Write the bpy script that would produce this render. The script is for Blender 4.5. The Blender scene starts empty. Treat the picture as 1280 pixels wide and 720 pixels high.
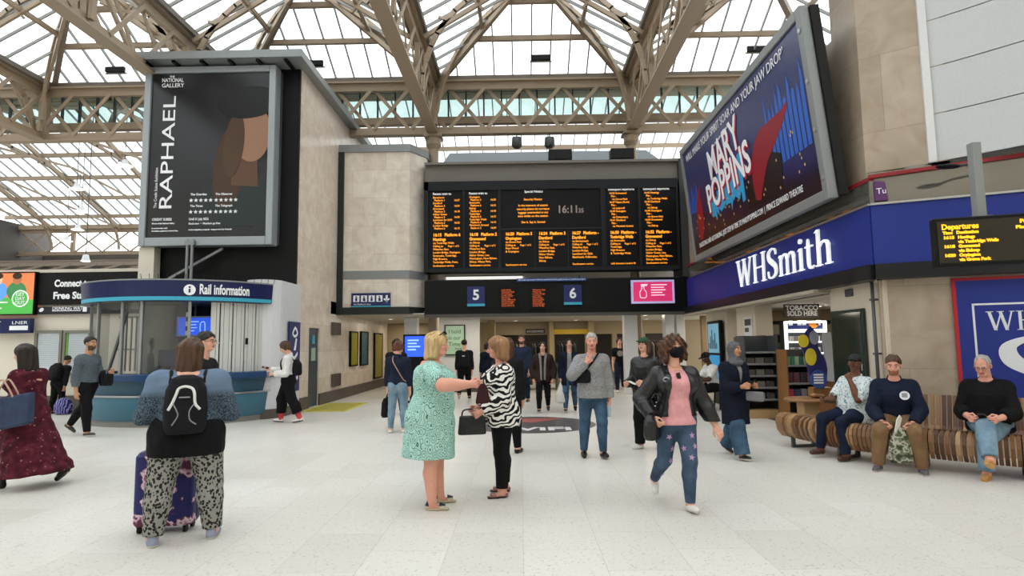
import bpy, math, random
import numpy as np
from mathutils import Vector, Matrix, Euler
from mathutils.bvhtree import BVHTree
random.seed(7)
PI = math.pi
R_ = math.radians
SC = bpy.context.scene
COL = SC.collection

# ------------------------------------------------------------------ camera, sky, exposure
CAMH, PITCH, YAW, ROLL, FPX = 1.6, R_(5.41), R_(0.75), R_(-0.7), 760.0
cam = bpy.data.objects.new('camera', bpy.data.cameras.new('camera'))
COL.objects.link(cam)
cam.data.sensor_width = 36.0
cam.data.lens = FPX / 1280 * 36.0
cam.data.clip_end = 300
CAM_R = Matrix.Rotation(YAW, 3, 'Z') @ Matrix.Rotation(PI / 2 + PITCH, 3, 'X') @ Matrix.Rotation(ROLL, 3, 'Z')
cam.matrix_world = Matrix.Translation((0, 0, CAMH)) @ CAM_R.to_4x4()
SC.camera = cam
SC.view_settings.view_transform = 'Standard'
SC.view_settings.look = 'None'
SC.view_settings.gamma = 1.0
SC.view_settings.exposure = 0.0
SC.view_settings.use_curve_mapping = False
SC.cycles.use_denoising = True
SC.cycles.max_bounces = 7
SC.cycles.diffuse_bounces = 4
SC.cycles.glossy_bounces = 3
SC.cycles.transparent_max_bounces = 12
SC.cycles.caustics_reflective = False
SC.cycles.caustics_refractive = False
SC.cycles.sample_clamp_indirect = 6.0
SKY = 3.05
world = bpy.data.worlds.new('overcast_sky')
SC.world = world
world.use_nodes = True
bg = world.node_tree.nodes['Background']
bg.inputs[0].default_value = (0.96, 0.975, 0.98, 1)
bg.inputs[1].default_value = SKY


def ray(px, py):
    return CAM_R @ Vector(((px - 640) / FPX, -(py - 360) / FPX, -1.0))


def at(px, py, Y):
    d = ray(px, py)
    return Vector((0, 0, CAMH)) + d * (Y / d.y)


def atx(px, py, X):
    d = ray(px, py)
    return Vector((0, 0, CAMH)) + d * (X / d.x)


def ground(px, py, z=0.0):
    d = ray(px, py)
    return Vector((0, 0, CAMH)) + d * ((z - CAMH) / d.z)


# ------------------------------------------------------------------ materials
def lin(h):
    if isinstance(h, str):
        h = h.lstrip('#')
        c = [int(h[i:i + 2], 16) / 255 for i in (0, 2, 4)]
    else:
        c = list(h)
    return tuple(x / 12.92 if x <= 0.04045 else ((x + 0.055) / 1.055) ** 2.4 for x in c) + (1.0,)


MATS = {}


class NT:
    """tiny node helper"""
    def __init__(s, name):
        s.m = bpy.data.materials.new(name)
        s.m.use_nodes = True
        s.t = s.m.node_tree
        s.b = s.t.nodes['Principled BSDF']
        s.c = None

    def n(s, typ, **kw):
        x = s.t.nodes.new(typ)
        for k, v in kw.items():
            if k.startswith('_'):
                setattr(x, k[1:], v)
            else:
                x.inputs[k.replace('__', ' ')].default_value = v
        return x

    def l(s, a, b):
        s.t.links.new(a, b)

    def coord(s, kind='Object', scale=(1, 1, 1), rot=(0, 0, 0)):
        tc = s.t.nodes.new('ShaderNodeTexCoord')
        mp = s.t.nodes.new('ShaderNodeMapping')
        mp.inputs['Scale'].default_value = scale
        mp.inputs['Rotation'].default_value = rot
        s.l(tc.outputs[kind], mp.inputs['Vector'])
        return mp.outputs[0]

    def ramp(s, fac, stops, interp='LINEAR'):
        r = s.t.nodes.new('ShaderNodeValToRGB')
        r.color_ramp.interpolation = interp
        e = r.color_ramp.elements
        while len(e) < len(stops):
            e.new(0.5)
        for el, (p, c) in zip(e, stops):
            el.position = p
            el.color = lin(c) if not (isinstance(c, tuple) and len(c) == 4) else c
        s.l(fac, r.inputs[0])
        return r.outputs[0]

    def mix(s, fac, a, b):
        x = s.t.nodes.new('ShaderNodeMix')
        x.data_type = 'RGBA'
        for sock, v in ((x.inputs[0], fac), (x.inputs[6], a), (x.inputs[7], b)):
            if hasattr(v, 'links'):
                s.l(v, sock)
            else:
                sock.default_value = v if not isinstance(v, str) else lin(v)
        return x.outputs[2]

    def bump(s, h, strength=0.3, dist=0.01):
        b = s.n('ShaderNodeBump', Strength=strength, Distance=dist)
        s.l(h, b.inputs['Height'])
        s.l(b.outputs[0], s.b.inputs['Normal'])


def mat(name, col='808080', rough=0.55, metal=0.0, emit=0.0, spec=0.4, fold=0.0, coat=0.0):
    key = (name,)
    if key in MATS:
        return MATS[key]
    q = NT(name)
    c = lin(col)
    q.b.inputs['Base Color'].default_value = c
    q.b.inputs['Roughness'].default_value = rough
    q.b.inputs['Metallic'].default_value = metal
    q.b.inputs['Specular IOR Level'].default_value = spec
    if coat:
        q.b.inputs['Coat Weight'].default_value = coat
    if emit:
        q.b.inputs['Emission Color'].default_value = c
        q.b.inputs['Emission Strength'].default_value = emit
    # faint procedural grain so that no surface is perfectly flat
    v = q.coord()
    nz = q.n('ShaderNodeTexNoise', Scale=9.0 if fold else 40.0, Detail=3.0)
    q.l(v, nz.inputs['Vector'])
    if not emit:
        k0, k1 = (0.86, 1.10) if fold else (0.96, 1.03)
        dark = tuple(x * k0 for x in c[:3]) + (1,)
        lite = tuple(min(1, x * k1) for x in c[:3]) + (1,)
        q.l(q.ramp(nz.outputs[0], [(0.3, dark), (0.7, lite)]), q.b.inputs['Base Color'])
    if fold:
        w = q.n('ShaderNodeTexNoise', Scale=7.0, Detail=2.0, Distortion=1.2)
        q.l(q.coord(scale=(1, 1, 0.45)), w.inputs['Vector'])
        q.bump(w.outputs[0], fold, 0.03)
    MATS[key] = q.m
    return q.m


def cloth(name, col, fold=0.8, rough=0.85):
    return mat(name, col, rough=rough, spec=0.15, fold=fold)


def custom(name, fn, rough=0.8, spec=0.2):
    if (name,) in MATS:
        return MATS[(name,)]
    q = NT(name)
    q.b.inputs['Roughness'].default_value = rough
    q.b.inputs['Specular IOR Level'].default_value = spec
    c = fn(q)
    if c is not None:
        q.l(c, q.b.inputs['Base Color'])
    MATS[(name,)] = q.m
    return q.m


def f_terrazzo(q):
    v = q.coord()
    vo = q.n('ShaderNodeTexVoronoi', Scale=70.0)
    q.l(v, vo.inputs['Vector'])
    sp = q.ramp(vo.outputs['Color'], [(0.0, 'a9a49c'), (0.12, 'c6c2bb'), (0.22, 'd8d5cf'), (1.0, 'dcd9d3')])
    br = q.n('ShaderNodeTexBrick', Scale=1.0, Mortar__Size=0.004, Mortar__Smooth=0.2, Brick__Width=0.9, Row__Height=0.6)
    br.offset = 0.5
    br.inputs['Color1'].default_value = lin('ffffff')
    br.inputs['Color2'].default_value = lin('f6f5f3')
    br.inputs['Mortar'].default_value = lin('e8e6e2')
    q.l(q.coord(rot=(0, 0, PI / 2)), br.inputs['Vector'])
    nz = q.n('ShaderNodeTexNoise', Scale=0.35, Detail=4.0)
    q.l(v, nz.inputs['Vector'])
    big = q.ramp(nz.outputs[0], [(0.35, 'f6f5f3'), (0.65, 'ffffff')])
    m1 = q.n('ShaderNodeMix', _data_type='RGBA', _blend_type='MULTIPLY')
    m1.inputs[0].default_value = 1.0
    q.l(sp, m1.inputs[6]); q.l(br.outputs[0], m1.inputs[7])
    m2 = q.n('ShaderNodeMix', _data_type='RGBA', _blend_type='MULTIPLY')
    m2.inputs[0].default_value = 1.0
    q.l(m1.outputs[2], m2.inputs[6]); q.l(big, m2.inputs[7])
    r = q.ramp(nz.outputs[0], [(0.3, (0.30, 0.30, 0.30, 1)), (0.7, (0.36, 0.36, 0.36, 1))])
    q.l(r, q.b.inputs['Roughness'])
    return m2.outputs[2]


def stone(name, base, alt, w=1.1, h=0.75, rot=(PI / 2, 0, 0), rough=0.32):
    def f(q):
        br = q.n('ShaderNodeTexBrick', Scale=1.0, Mortar__Size=0.004, Mortar__Smooth=0.3, Brick__Width=w, Row__Height=h)
        br.offset = 0.5
        br.inputs['Color1'].default_value = lin(base)
        br.inputs['Color2'].default_value = lin(alt)
        br.inputs['Mortar'].default_value = tuple(x * 0.72 for x in lin(alt)[:3]) + (1,)
        q.l(q.coord(rot=rot), br.inputs['Vector'])
        nz = q.n('ShaderNodeTexNoise', Scale=3.0, Detail=6.0, Distortion=0.8)
        q.l(q.coord(), nz.inputs['Vector'])
        g = q.ramp(nz.outputs[0], [(0.3, 'e6e2dd'), (0.7, 'ffffff')])
        m = q.n('ShaderNodeMix', _data_type='RGBA', _blend_type='MULTIPLY')
        m.inputs[0].default_value = 1.0
        q.l(br.outputs[0], m.inputs[6]); q.l(g, m.inputs[7])
        return m.outputs[2]
    return custom(name, f, rough=rough, spec=0.45)


def glass_mat(name, tint=(0.9, 0.95, 0.97), gloss=0.06, rough=0.05):
    if (name,) in MATS:
        return MATS[(name,)]
    m = bpy.data.materials.new(name)
    m.use_nodes = True
    t = m.node_tree
    t.nodes.clear()
    o = t.nodes.new('ShaderNodeOutputMaterial')
    a = t.nodes.new('ShaderNodeBsdfTransparent')
    a.inputs[0].default_value = tint + (1,)
    b = t.nodes.new('ShaderNodeBsdfGlossy')
    b.inputs['Roughness'].default_value = rough
    x = t.nodes.new('ShaderNodeMixShader')
    x.inputs[0].default_value = gloss
    t.links.new(a.outputs[0], x.inputs[1]); t.links.new(b.outputs[0], x.inputs[2]); t.links.new(x.outputs[0], o.inputs[0])
    MATS[(name,)] = m
    return m


# ------------------------------------------------------------------ mesh building
class MB:
    def __init__(s):
        s.v, s.f, s.m = [], [], []

    def add(s, verts, faces, mi=0):
        o = len(s.v)
        s.v += [tuple(p) for p in verts]
        s.f += [tuple(i + o for i in f) for f in faces]
        s.m += [mi] * len(faces)
        return s

    def box(s, x0, x1, y0, y1, z0, z1, mi=0, M=None):
        p = [Vector(q) for q in ((x0, y0, z0), (x1, y0, z0), (x1, y1, z0), (x0, y1, z0), (x0, y0, z1), (x1, y0, z1), (x1, y1, z1), (x0, y1, z1))]
        if M is not None:
            p = [M @ q for q in p]
        return s.add(p, [(3, 2, 1, 0), (4, 5, 6, 7), (0, 1, 5, 4), (1, 2, 6, 5), (2, 3, 7, 6), (3, 0, 4, 7)], mi)

    def bar(s, a, b, w, h=None, mi=0, up=(0, 0, 1)):
        """rectangular bar from a to b; w across, h along 'up'"""
        a, b = Vector(a), Vector(b)
        h = w if h is None else h
        d = (b - a).normalized()
        u = Vector(up)
        if abs(d.dot(u)) > 0.98:
            u = Vector((0, 1, 0))
        x = d.cross(u).normalized() * (w / 2)
        z = x.cross(d).normalized() * (h / 2)
        p = []
        for c in (a, b):
            p += [c - x - z, c + x - z, c + x + z, c - x + z]
        return s.add(p, [(3, 2, 1, 0), (4, 5, 6, 7), (0, 1, 5, 4), (1, 2, 6, 5), (2, 3, 7, 6), (3, 0, 4, 7)], mi)

    def tube(s, pts, r, n=10, mi=0, cap=True):
        pts = [Vector(p) for p in pts]
        rs = r if isinstance(r, (list, tuple)) else [r] * len(pts)
        vs, fs = [], []
        ref = Vector((0, 0, 1))
        pu = None
        for i, p in enumerate(pts):
            d = (pts[min(i + 1, len(pts) - 1)] - pts[max(i - 1, 0)]).normalized()
            if pu is None:
                q = ref if abs(d.dot(ref)) < 0.95 else Vector((1, 0, 0))
                pu = d.cross(q).normalized()
            u = (pu - d * pu.dot(d)).normalized()
            pu = u
            w = d.cross(u)
            for k in range(n):
                a = 2 * PI * k / n
                vs.append(p + (u * math.cos(a) + w * math.sin(a)) * rs[i])
        for i in range(len(pts) - 1):
            for k in range(n):
                k2 = (k + 1) % n
                fs.append((i * n + k, i * n + k2, (i + 1) * n + k2, (i + 1) * n + k))
        if cap:
            fs.append(tuple(reversed(range(n))))
            fs.append(tuple((len(pts) - 1) * n + k for k in range(n)))
        return s.add(vs, fs, mi)

    def lathe(s, prof, n=24, c=(0, 0, 0), a0=0.0, a1=2 * PI, mi=0):
        full = abs(a1 - a0 - 2 * PI) < 1e-6
        m = n if full else n + 1
        vs, fs = [], []
        for r, z in prof:
            for k in range(m):
                a = a0 + (a1 - a0) * k / n
                vs.append((c[0] + r * math.cos(a), c[1] + r * math.sin(a), c[2] + z))
        for i in range(len(prof) - 1):
            for k in range(n):
                k2 = (k + 1) % m
                fs.append((i * m + k, i * m + k2, (i + 1) * m + k2, (i + 1) * m + k))
        return s.add(vs, fs, mi)

    def prism(s, poly, M, depth, mi=0):
        """2-D polygon in M's xy plane, thickened by depth along M's z"""
        n = len(poly)
        a = [M @ Vector((x, y, 0)) for x, y in poly]
        b = [M @ Vector((x, y, depth)) for x, y in poly]
        return s.add(a + b, [tuple(reversed(range(n))), tuple(range(n, 2 * n))] + [(i, (i + 1) % n, n + (i + 1) % n, n + i) for i in range(n)], mi)

    def ball(s, c, r, nu=16, nv=10, mi=0, M=None):
        r = r if isinstance(r, (list, tuple)) else (r, r, r)
        vs, fs = [], []
        for j in range(1, nv):
            t = PI * j / nv
            for k in range(nu):
                a = 2 * PI * k / nu
                vs.append(Vector((r[0] * math.sin(t) * math.cos(a), r[1] * math.sin(t) * math.sin(a), r[2] * math.cos(t))))
        vs += [Vector((0, 0, r[2])), Vector((0, 0, -r[2]))]
        if M is not None:
            vs = [M @ v for v in vs]
        vs = [v + Vector(c) for v in vs]
        for j in range(nv - 2):
            for k in range(nu):
                k2 = (k + 1) % nu
                fs.append((j * nu + k, (j + 1) * nu + k, (j + 1) * nu + k2, j * nu + k2))
        T, B = len(vs) - 2, len(vs) - 1
        for k in range(nu):
            k2 = (k + 1) % nu
            fs.append((T, k, k2)); fs.append((B, (nv - 2) * nu + k2, (nv - 2) * nu + k))
        return s.add(vs, fs, mi)

    def strip(s, path, M, depth, mi=0, sub=6):
        """variable-width ribbon: path of (x, y, halfwidth) smoothed by Catmull-Rom, thickened"""
        P = [np.array(p, float) for p in path]
        out = []
        for i in range(len(P) - 1):
            p0, p1, p2, p3 = P[max(i - 1, 0)], P[i], P[i + 1], P[min(i + 2, len(P) - 1)]
            for k in range(sub):
                t = k / sub
                out.append(0.5 * (2 * p1 + (p2 - p0) * t + (2 * p0 - 5 * p1 + 4 * p2 - p3) * t * t + (3 * p1 - p0 - 3 * p2 + p3) * t ** 3))
        out.append(P[-1])
        L, Rr = [], []
        for i, p in enumerate(out):
            d = out[min(i + 1, len(out) - 1)][:2] - out[max(i - 1, 0)][:2]
            d = d / (np.linalg.norm(d) + 1e-9)
            nrm = np.array([-d[1], d[0]])
            L.append(p[:2] + nrm * p[2]); Rr.append(p[:2] - nrm * p[2])
        for i in range(len(out) - 1):
            s.prism([tuple(Rr[i]), tuple(Rr[i + 1]), tuple(L[i + 1]), tuple(L[i])], M, depth, mi)
        return s

    def build(s, name, mats, parent=None, smooth=False, bevel=0.0, loc=None):
        me = bpy.data.meshes.new(name)
        me.from_pydata(s.v, [], s.f)
        for m in (mats if isinstance(mats, (list, tuple)) else [mats]):
            me.materials.append(m)
        me.polygons.foreach_set('material_index', s.m)
        if smooth:
            me.polygons.foreach_set('use_smooth', [True] * len(s.f))
        me.update()
        o = bpy.data.objects.new(name, me)
        COL.objects.link(o)
        if parent is not None:
            o.parent = parent
        if loc is not None:
            o.location = loc
        if bevel:
            b = o.modifiers.new('bevel', 'BEVEL')
            b.width = bevel; b.segments = 2; b.limit_method = 'ANGLE'; b.angle_limit = R_(40)
        return o


def thing(name, label, cat, loc=(0, 0, 0), rz=0.0, group=None):
    o = bpy.data.objects.new(name, None)
    o.empty_display_size = 0.1
    COL.objects.link(o)
    o.location = loc
    o.rotation_euler = (0, 0, rz)
    o['label'] = label
    o['category'] = cat
    if group:
        o['group'] = group
    return o


def tag(o, label, cat, group=None, kind=None):
    o['label'] = label
    o['category'] = cat
    if group:
        o['group'] = group
    if kind:
        o['kind'] = kind
    return o


def struct(name, mb, m, parent=None, **kw):
    o = mb.build(name, m, parent, **kw)
    if parent is None:
        o['kind'] = 'structure'
    return o


def text_data(body, size, align='LEFT', spacing=1.0, line=1.0, xs=1.0, bold=0.0, ext=0.002):
    cu = bpy.data.curves.new('lettering', 'FONT')
    cu.body = body
    cu.size = size
    cu.align_x = align
    cu.space_character = spacing
    cu.space_line = line
    cu.extrude = ext
    cu.offset = bold
    cu.resolution_u = 3
    o = bpy.data.objects.new('lettering', cu)
    COL.objects.link(o)
    bpy.context.view_layer.update()
    me = bpy.data.meshes.new_from_object(o.evaluated_get(bpy.context.evaluated_depsgraph_get()))
    v = [(p.co.x * xs, p.co.y, p.co.z) for p in me.vertices]
    f = [tuple(p.vertices) for p in me.polygons]
    bpy.data.objects.remove(o)
    bpy.data.curves.remove(cu)
    bpy.data.meshes.remove(me)
    return v, f


def frame(o, u, w=(0, 0, 1)):
    """matrix whose x is the reading direction u, y is w, z the face normal"""
    u = Vector(u).normalized()
    w = Vector(w)
    w = (w - u * w.dot(u)).normalized()
    n = u.cross(w)
    M = Matrix((u, w, n)).transposed().to_4x4()
    M.translation = Vector(o)
    return M


def text(name, body, size, M, m, parent=None, mb=None, fit=None, lift=0.004, **kw):
    v, f = text_data(body, size, **kw)
    if fit:
        xs = [p[0] for p in v]
        k = fit / max(1e-6, max(xs) - min(xs))
        v = [(p[0] * k, p[1], p[2]) for p in v]
    vs = [M @ Vector((x, y, z + lift)) for x, y, z in v]
    if mb is not None:
        mb.add(vs, f)
        return None
    b = MB().add(vs, f)
    return b.build(name, m, parent)


def star_poly(r, k=0.45, rot=0.0):
    return [((r if i % 2 == 0 else r * k) * math.sin(rot + i * PI / 5), (r if i % 2 == 0 else r * k) * math.cos(rot + i * PI / 5)) for i in range(10)]


def serif(mb, word, M, h, d=0.02, gap=0.10):
    """Roman serif capitals and small letters built from stems, hairlines, slab serifs and swelling curves; h = cap height"""
    x = 0.0
    def P(poly):
        mb.prism([(p[0] * h, p[1] * h) for p in poly], M, d)
    def S(path):
        mb.strip([(p[0] * h, p[1] * h, p[2] * h) for p in path], M, d)
    def rect(x0, x1, y0, y1):
        P([(x0, y0), (x1, y0), (x1, y1), (x0, y1)])
    def stem(xc, y0, y1, w=0.115, top=True, bot=True, half=False):
        rect(xc - w / 2, xc + w / 2, y0, y1)
        sw, st = w * 1.15, 0.035
        if bot:
            rect(xc - sw, xc + sw, y0, y0 + st)
        if top:
            if half:
                P([(xc - sw * 1.1, y1 - 0.07), (xc, y1 - 0.05), (xc, y1), (xc - 0.04, y1)])
            else:
                rect(xc - sw, xc + sw, y1 - st, y1)
    def diag(x0, y0, x1, y1, w):
        P([(x0 - w / 2, y0), (x0 + w / 2, y0), (x1 + w / 2, y1), (x1 - w / 2, y1)])
    xh = 0.66
    for ch in word:
        if ch == 'W':
            diag(x + .34, 0, x + .12, 1, .125); diag(x + .34, 0, x + .54, .8, .06)
            diag(x + .76, 0, x + .54, 1, .125); diag(x + .76, 0, x + .98, 1, .06)
            rect(x, x + .28, .965, 1); rect(x + .42, x + .68, .965, 1); rect(x + .88, x + 1.08, .965, 1)
            x += 1.06
        elif ch == 'H':
            stem(x + .15, 0, 1); stem(x + .68, 0, 1); rect(x + .15, x + .68, .49, .54)
            x += .83
        elif ch == 'S':
            S([(x + .50, .76, .022), (x + .47, .92, .03), (x + .30, .975, .028), (x + .12, .86, .055), (x + .14, .66, .075), (x + .30, .52, .085),
               (x + .47, .36, .075), (x + .47, .14, .055), (x + .28, .025, .028), (x + .10, .07, .03), (x + .06, .26, .022)])
            x += .58
        elif ch == 'm':
            for k, sx in enumerate((.12, .44, .76)):
                stem(x + sx, 0, xh - (0.10 if k else 0), .095, top=(k == 0), half=True)
            for sx in (.12, .44):
                S([(x + sx + .04, xh - .14, .02), (x + sx + .12, xh - .04, .028), (x + sx + .22, xh - .01, .035), (x + sx + .30, xh - .06, .05), (x + sx + .32, xh - .16, .055)])
            x += .90
        elif ch == 'i':
            stem(x + .13, 0, xh, .11, half=True)
            P([(x + .13 + .075 * math.cos(a * PI / 6), .87 + .075 * math.sin(a * PI / 6)) for a in range(12)])
            x += .28
        elif ch == 't':
            S([(x + .13, .86, .02), (x + .13, .7, .05), (x + .13, .2, .055), (x + .16, .05, .045), (x + .26, .01, .03), (x + .34, .06, .02)])
            rect(x + .0, x + .32, xh - .045, xh)
            x += .36
        elif ch == 'h':
            stem(x + .13, 0, 1.02, .11, half=True); stem(x + .50, 0, xh - .1, .11, top=False)
            S([(x + .17, xh - .15, .02), (x + .25, xh - .04, .028), (x + .37, xh - .01, .035), (x + .47, xh - .06, .05), (x + .50, xh - .16, .055)])
            x += .64
        x += gap * 0.55
    return x * h

# ------------------------------------------------------------------ shared materials
M_floor = custom('terrazzo_floor', f_terrazzo, spec=.3)
M_stone_l = stone('cream_marble', 'eee2d4', 'e4d7c7')
M_stone_r = stone('tan_marble', 'bdae9c', 'ad9e8c', 1.4, 1.2)
M_stone_f = stone('pale_marble_front', 'eee7dd', 'e4dacd', 0.7, 0.9)
M_cream = mat('cream_paint', 'd9d2c4', 0.5)
M_white = mat('white_panel', 'd6d8da', 0.3)
M_plinth = mat('dark_plinth', '5a5048', 0.5)
M_steel = mat('beige_steel_paint', '9a8873', 0.5)
M_steel_d = mat('grey_beige_steel', '83776a', 0.55)
M_bar = mat('glazing_bar_grey', '8a8a86', 0.5)
M_gutter = mat('weathered_gutter', '6e665c', 0.7)
M_glass = glass_mat('roof_glass', (0.93, 0.97, 0.98), 0.05)
M_frost = glass_mat('aged_clerestory_glass', (0.62, 0.70, 0.68), 0.08, 0.2)
M_grey = mat('grey_metal', '8b8f90', 0.45, 0.3)
M_grey_d = mat('dark_grey_metal', '4a4d4f', 0.5, 0.2)
M_black = mat('black_panel', '0b0c0d', 0.5, spec=.2)
M_black_m = mat('black_matt', '0c0c0d', 0.7)
M_navy = mat('navy_vinyl', '141d4e', 0.35)
M_teal = mat('turquoise_stripe', '3fa7c4', 0.4)
M_lightsign = mat('white_lettering', 'f0f2f6', 0.5)
M_led = mat('amber_led_text', 'ff9c24', 0.5, emit=1.5)
M_led_w = mat('white_led_text', 'f2f2f2', 0.5, emit=0.9)
M_led_dim = mat('faint_led_text', '8a7f78', 0.5, emit=0.35)
M_blue = mat('royal_blue_fascia', '182c84', 0.5)
M_red = mat('deep_red_trim', '8c1c26', 0.4)
M_chrome = mat('brushed_steel', 'b8babb', 0.3, 0.8)
M_lamp = mat('lamp_glow', 'fff6e6', 0.5, emit=5.0)

# ------------------------------------------------------------------ the big structure
struct('floor', MB().box(-37, 13, -9, 47, -0.12, 0), M_floor)
struct('wall_rear', MB().box(-37, 13, -9.3, -9, 0, 13), M_cream)
struct('wall_far_side', MB().box(-37.3, -37, -9, 47, 0, 11), mat('dark_grey_beige_wall', '4c4844', .7))
struct('wall_back', MB().box(-37, 13, 46.2, 46.5, 0, 9.0), mat('dark_grey_beige_wall', '4c4844'))  # far side and back walls share one even dark grey-beige

# left block: stone side wall, black front, roof slab
lw = MB()
lw.box(-9.7, -5.7, 15.5, 18.2, 3.0, 8.98)                 # behind the billboard
lw.box(-9.7, -5.7, 18.2, 32.0, 2.62, 8.98)
lw.box(-6.2, -5.7, 15.5, 16.35, 0.0, 3.0)                 # wall before the door
lw.box(-6.2, -5.7, 16.35, 17.2, 2.15, 3.0)                # over the door
lw.box(-6.2, -5.7, 17.2, 32.0, 0.0, 3.0)
wl = struct('wall_left', lw, M_stone_l)
struct('wall_left_front', MB().box(-9.62, -5.74, 15.42, 15.5, 3.2, 8.96), M_black)
struct('baseboard_left', MB().box(-5.71, -5.66, 15.4, 16.35, 0, 0.32).box(-5.71, -5.66, 17.2, 32, 0, 0.32), M_plinth)
# rounded white end of the wall next to the kiosk
col_ = MB().lathe([(0.42, 0), (0.42, 3.2)], 24, (-6.05, 14.35, 0))
col_.box(-6.45, -5.63, 14.35, 15.5, 0, 3.2)
struct('wall_left_end', col_, M_white, smooth=False)
pl = MB().lathe([(0.435, 0), (0.435, 0.22)], 24, (-6.05, 14.35, 0)).box(-6.4, -5.615, 14.35, 15.4, 0, 0.22)
struct('baseboard_left_end', pl, M_plinth)
a0 = at(161, 52, 14.7)
sl = MB().box(a0.x, -5.45, 14.7, 15.9, 8.96, 9.16)
sl.box(-5.95, -5.45, 15.9, 32, 8.96, 9.16)
sl.box(a0.x, -5.95, 15.9, 32, 9.0, 9.12)
struct('trim_1', sl, M_grey)
ribs = MB()
for k in range(6):
    ribs.box(a0.x + 0.35 + k * 0.72, a0.x + 0.43 + k * 0.72, 14.78, 15.42, 8.9, 8.96)
struct('trim_2', ribs, M_black)

# cream block between the corridor and the departures board
fb = MB()
def pblock(mb, z0, z1, grow=0.0, mi=0):
    p = [(-5.7, 18.8 - grow), (-3.45 + grow * .4, 18.8 - grow), (-3.02 + grow, 19.5), (-3.02 + grow, 21.2), (-5.7, 21.2)]
    mb.prism(p, Matrix.Translation((0, 0, z0)), z1 - z0, mi)
pblock(fb, 2.95, 7.78)
struct('wall_front', fb, M_stone_f)
gb = MB(); pblock(gb, 7.78, 8.02, 0.05); pblock(gb, 3.72, 3.98, 0.02)
struct('trim_3', gb, M_grey)
db = MB(); pblock(db, 2.62, 2.84, 0.04); db.box(-5.72, -5.52, 18.72, 18.82, 2.62, 7.78)
struct('trim_4', db, mat('dark_green_trim', '1d2622', 0.5))
pb = MB(); pblock(pb, 2.84, 2.95, 0.0)
struct('trim_5', pb, M_cream)

# structure round the departures board: gate fascia, lintel, cornice, low roof behind
struct('wall_gate_fascia', MB().box(-3.0, 5.2, 19.0, 19.35, 2.58, 3.66), mat('black_fascia', '090b0d', 0.4, spec=.22))
struct('trim_6', MB().box(-3.0, 5.2, 18.97, 19.05, 2.5, 2.6), mat('soffit_edge', '4d4b45', 0.5))
struct('trim_7', MB().box(-3.02, 5.4, 19.2, 19.7, 6.86, 7.42).box(-3.02, 5.4, 19.05, 19.7, 7.42, 7.5), mat('grey_cornice', '77736d', 0.7))
rb = MB()
rb.add([(-3, 21.5, 7.85), (5.6, 21.5, 7.85), (5.6, 26, 10.05), (-3, 26, 10.05), (-3, 26, 7.2), (5.6, 26, 7.2)], [(0, 1, 2, 3), (3, 2, 5, 4), (0, 4, 5, 1), (0, 3, 4), (1, 5, 2)])
struct('ceiling_low_roof', rb, mat('slate_grey', '5d6266', 0.7))
struct('trim_8', MB().box(-3, 5.4, 21.3, 21.42, 7.5, 7.85), M_gutter)
struct('wall_upper_hall', MB().box(-3.0, 5.2, 21.4, 21.6, 2.75, 6.9), mat('lit_cream_wall', 'd8d0c0', 0.6))
struct('ceiling', MB().box(-5.7, 8, 19.35, 30, 2.6, 2.72).box(-5.7, -3.0, 18.9, 19.4, 2.6, 2.64), mat('gate_ceiling', 'b5aea0', 0.5))
struct('wall_gate_side', MB().box(5.34, 5.9, 19.05, 20.2, 2.6, 7.5).box(5.12, 5.34, 19.05, 20.2, 3.7, 7.5), mat('dark_grey_wall', '3a3c3e', .6))
struct('trim_9', MB().box(-3, 5.2, 19.35, 21.4, 3.66, 3.72), M_grey_d)

# hall beyond the gates: back wall with openings
bw = MB()
YB = 26.0
def opening_wall(mb, x0, x1, holes, z1=2.6, head=2.05):
    x = x0
    for a, b in holes:
        mb.box(x, a, YB, YB + .3, 0, z1)
        mb.box(a, b, YB, YB + .3, head, z1)
        x = b
    mb.box(x, x1, YB, YB + .3, 0, z1)
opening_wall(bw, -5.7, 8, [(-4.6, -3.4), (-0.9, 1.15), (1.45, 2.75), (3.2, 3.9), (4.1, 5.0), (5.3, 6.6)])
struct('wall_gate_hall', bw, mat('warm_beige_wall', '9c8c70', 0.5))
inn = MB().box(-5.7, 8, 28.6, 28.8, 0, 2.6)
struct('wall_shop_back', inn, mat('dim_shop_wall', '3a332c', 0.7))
struct('wall_poster', MB().box(-3.15, -1.45, 21.5, 21.75, 0, 2.6), M_white)
struct('baseboard_poster', MB().box(-3.16, -1.44, 21.47, 21.5, 0, 0.18), M_plinth)
for i, (x0, x1, y0, y1) in enumerate([(-3.95, -3.5, 20.6, 21.0), (3.35, 3.78, 19.7, 20.1), (4.62, 4.9, 19.5, 19.9), (4.98, 5.25, 19.5, 19.9), (-1.3, -1.0, 24, 24.3), (1.2, 1.4, 25.7, 25.95), (2.85, 3.1, 25.7, 25.95)]):
    struct('wall_pier', MB().box(x0, x1, y0, y1, 0, 2.6), M_white if i < 4 else mat('ochre_beige_pier', 'a8966e', 0.5), bevel=0.02)
struct('trim_10', MB().box(1.35, 2.85, 25.8, 25.98, 2.06, 2.26), mat('yellow_beam', 'c9a61e', 0.5))

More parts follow.
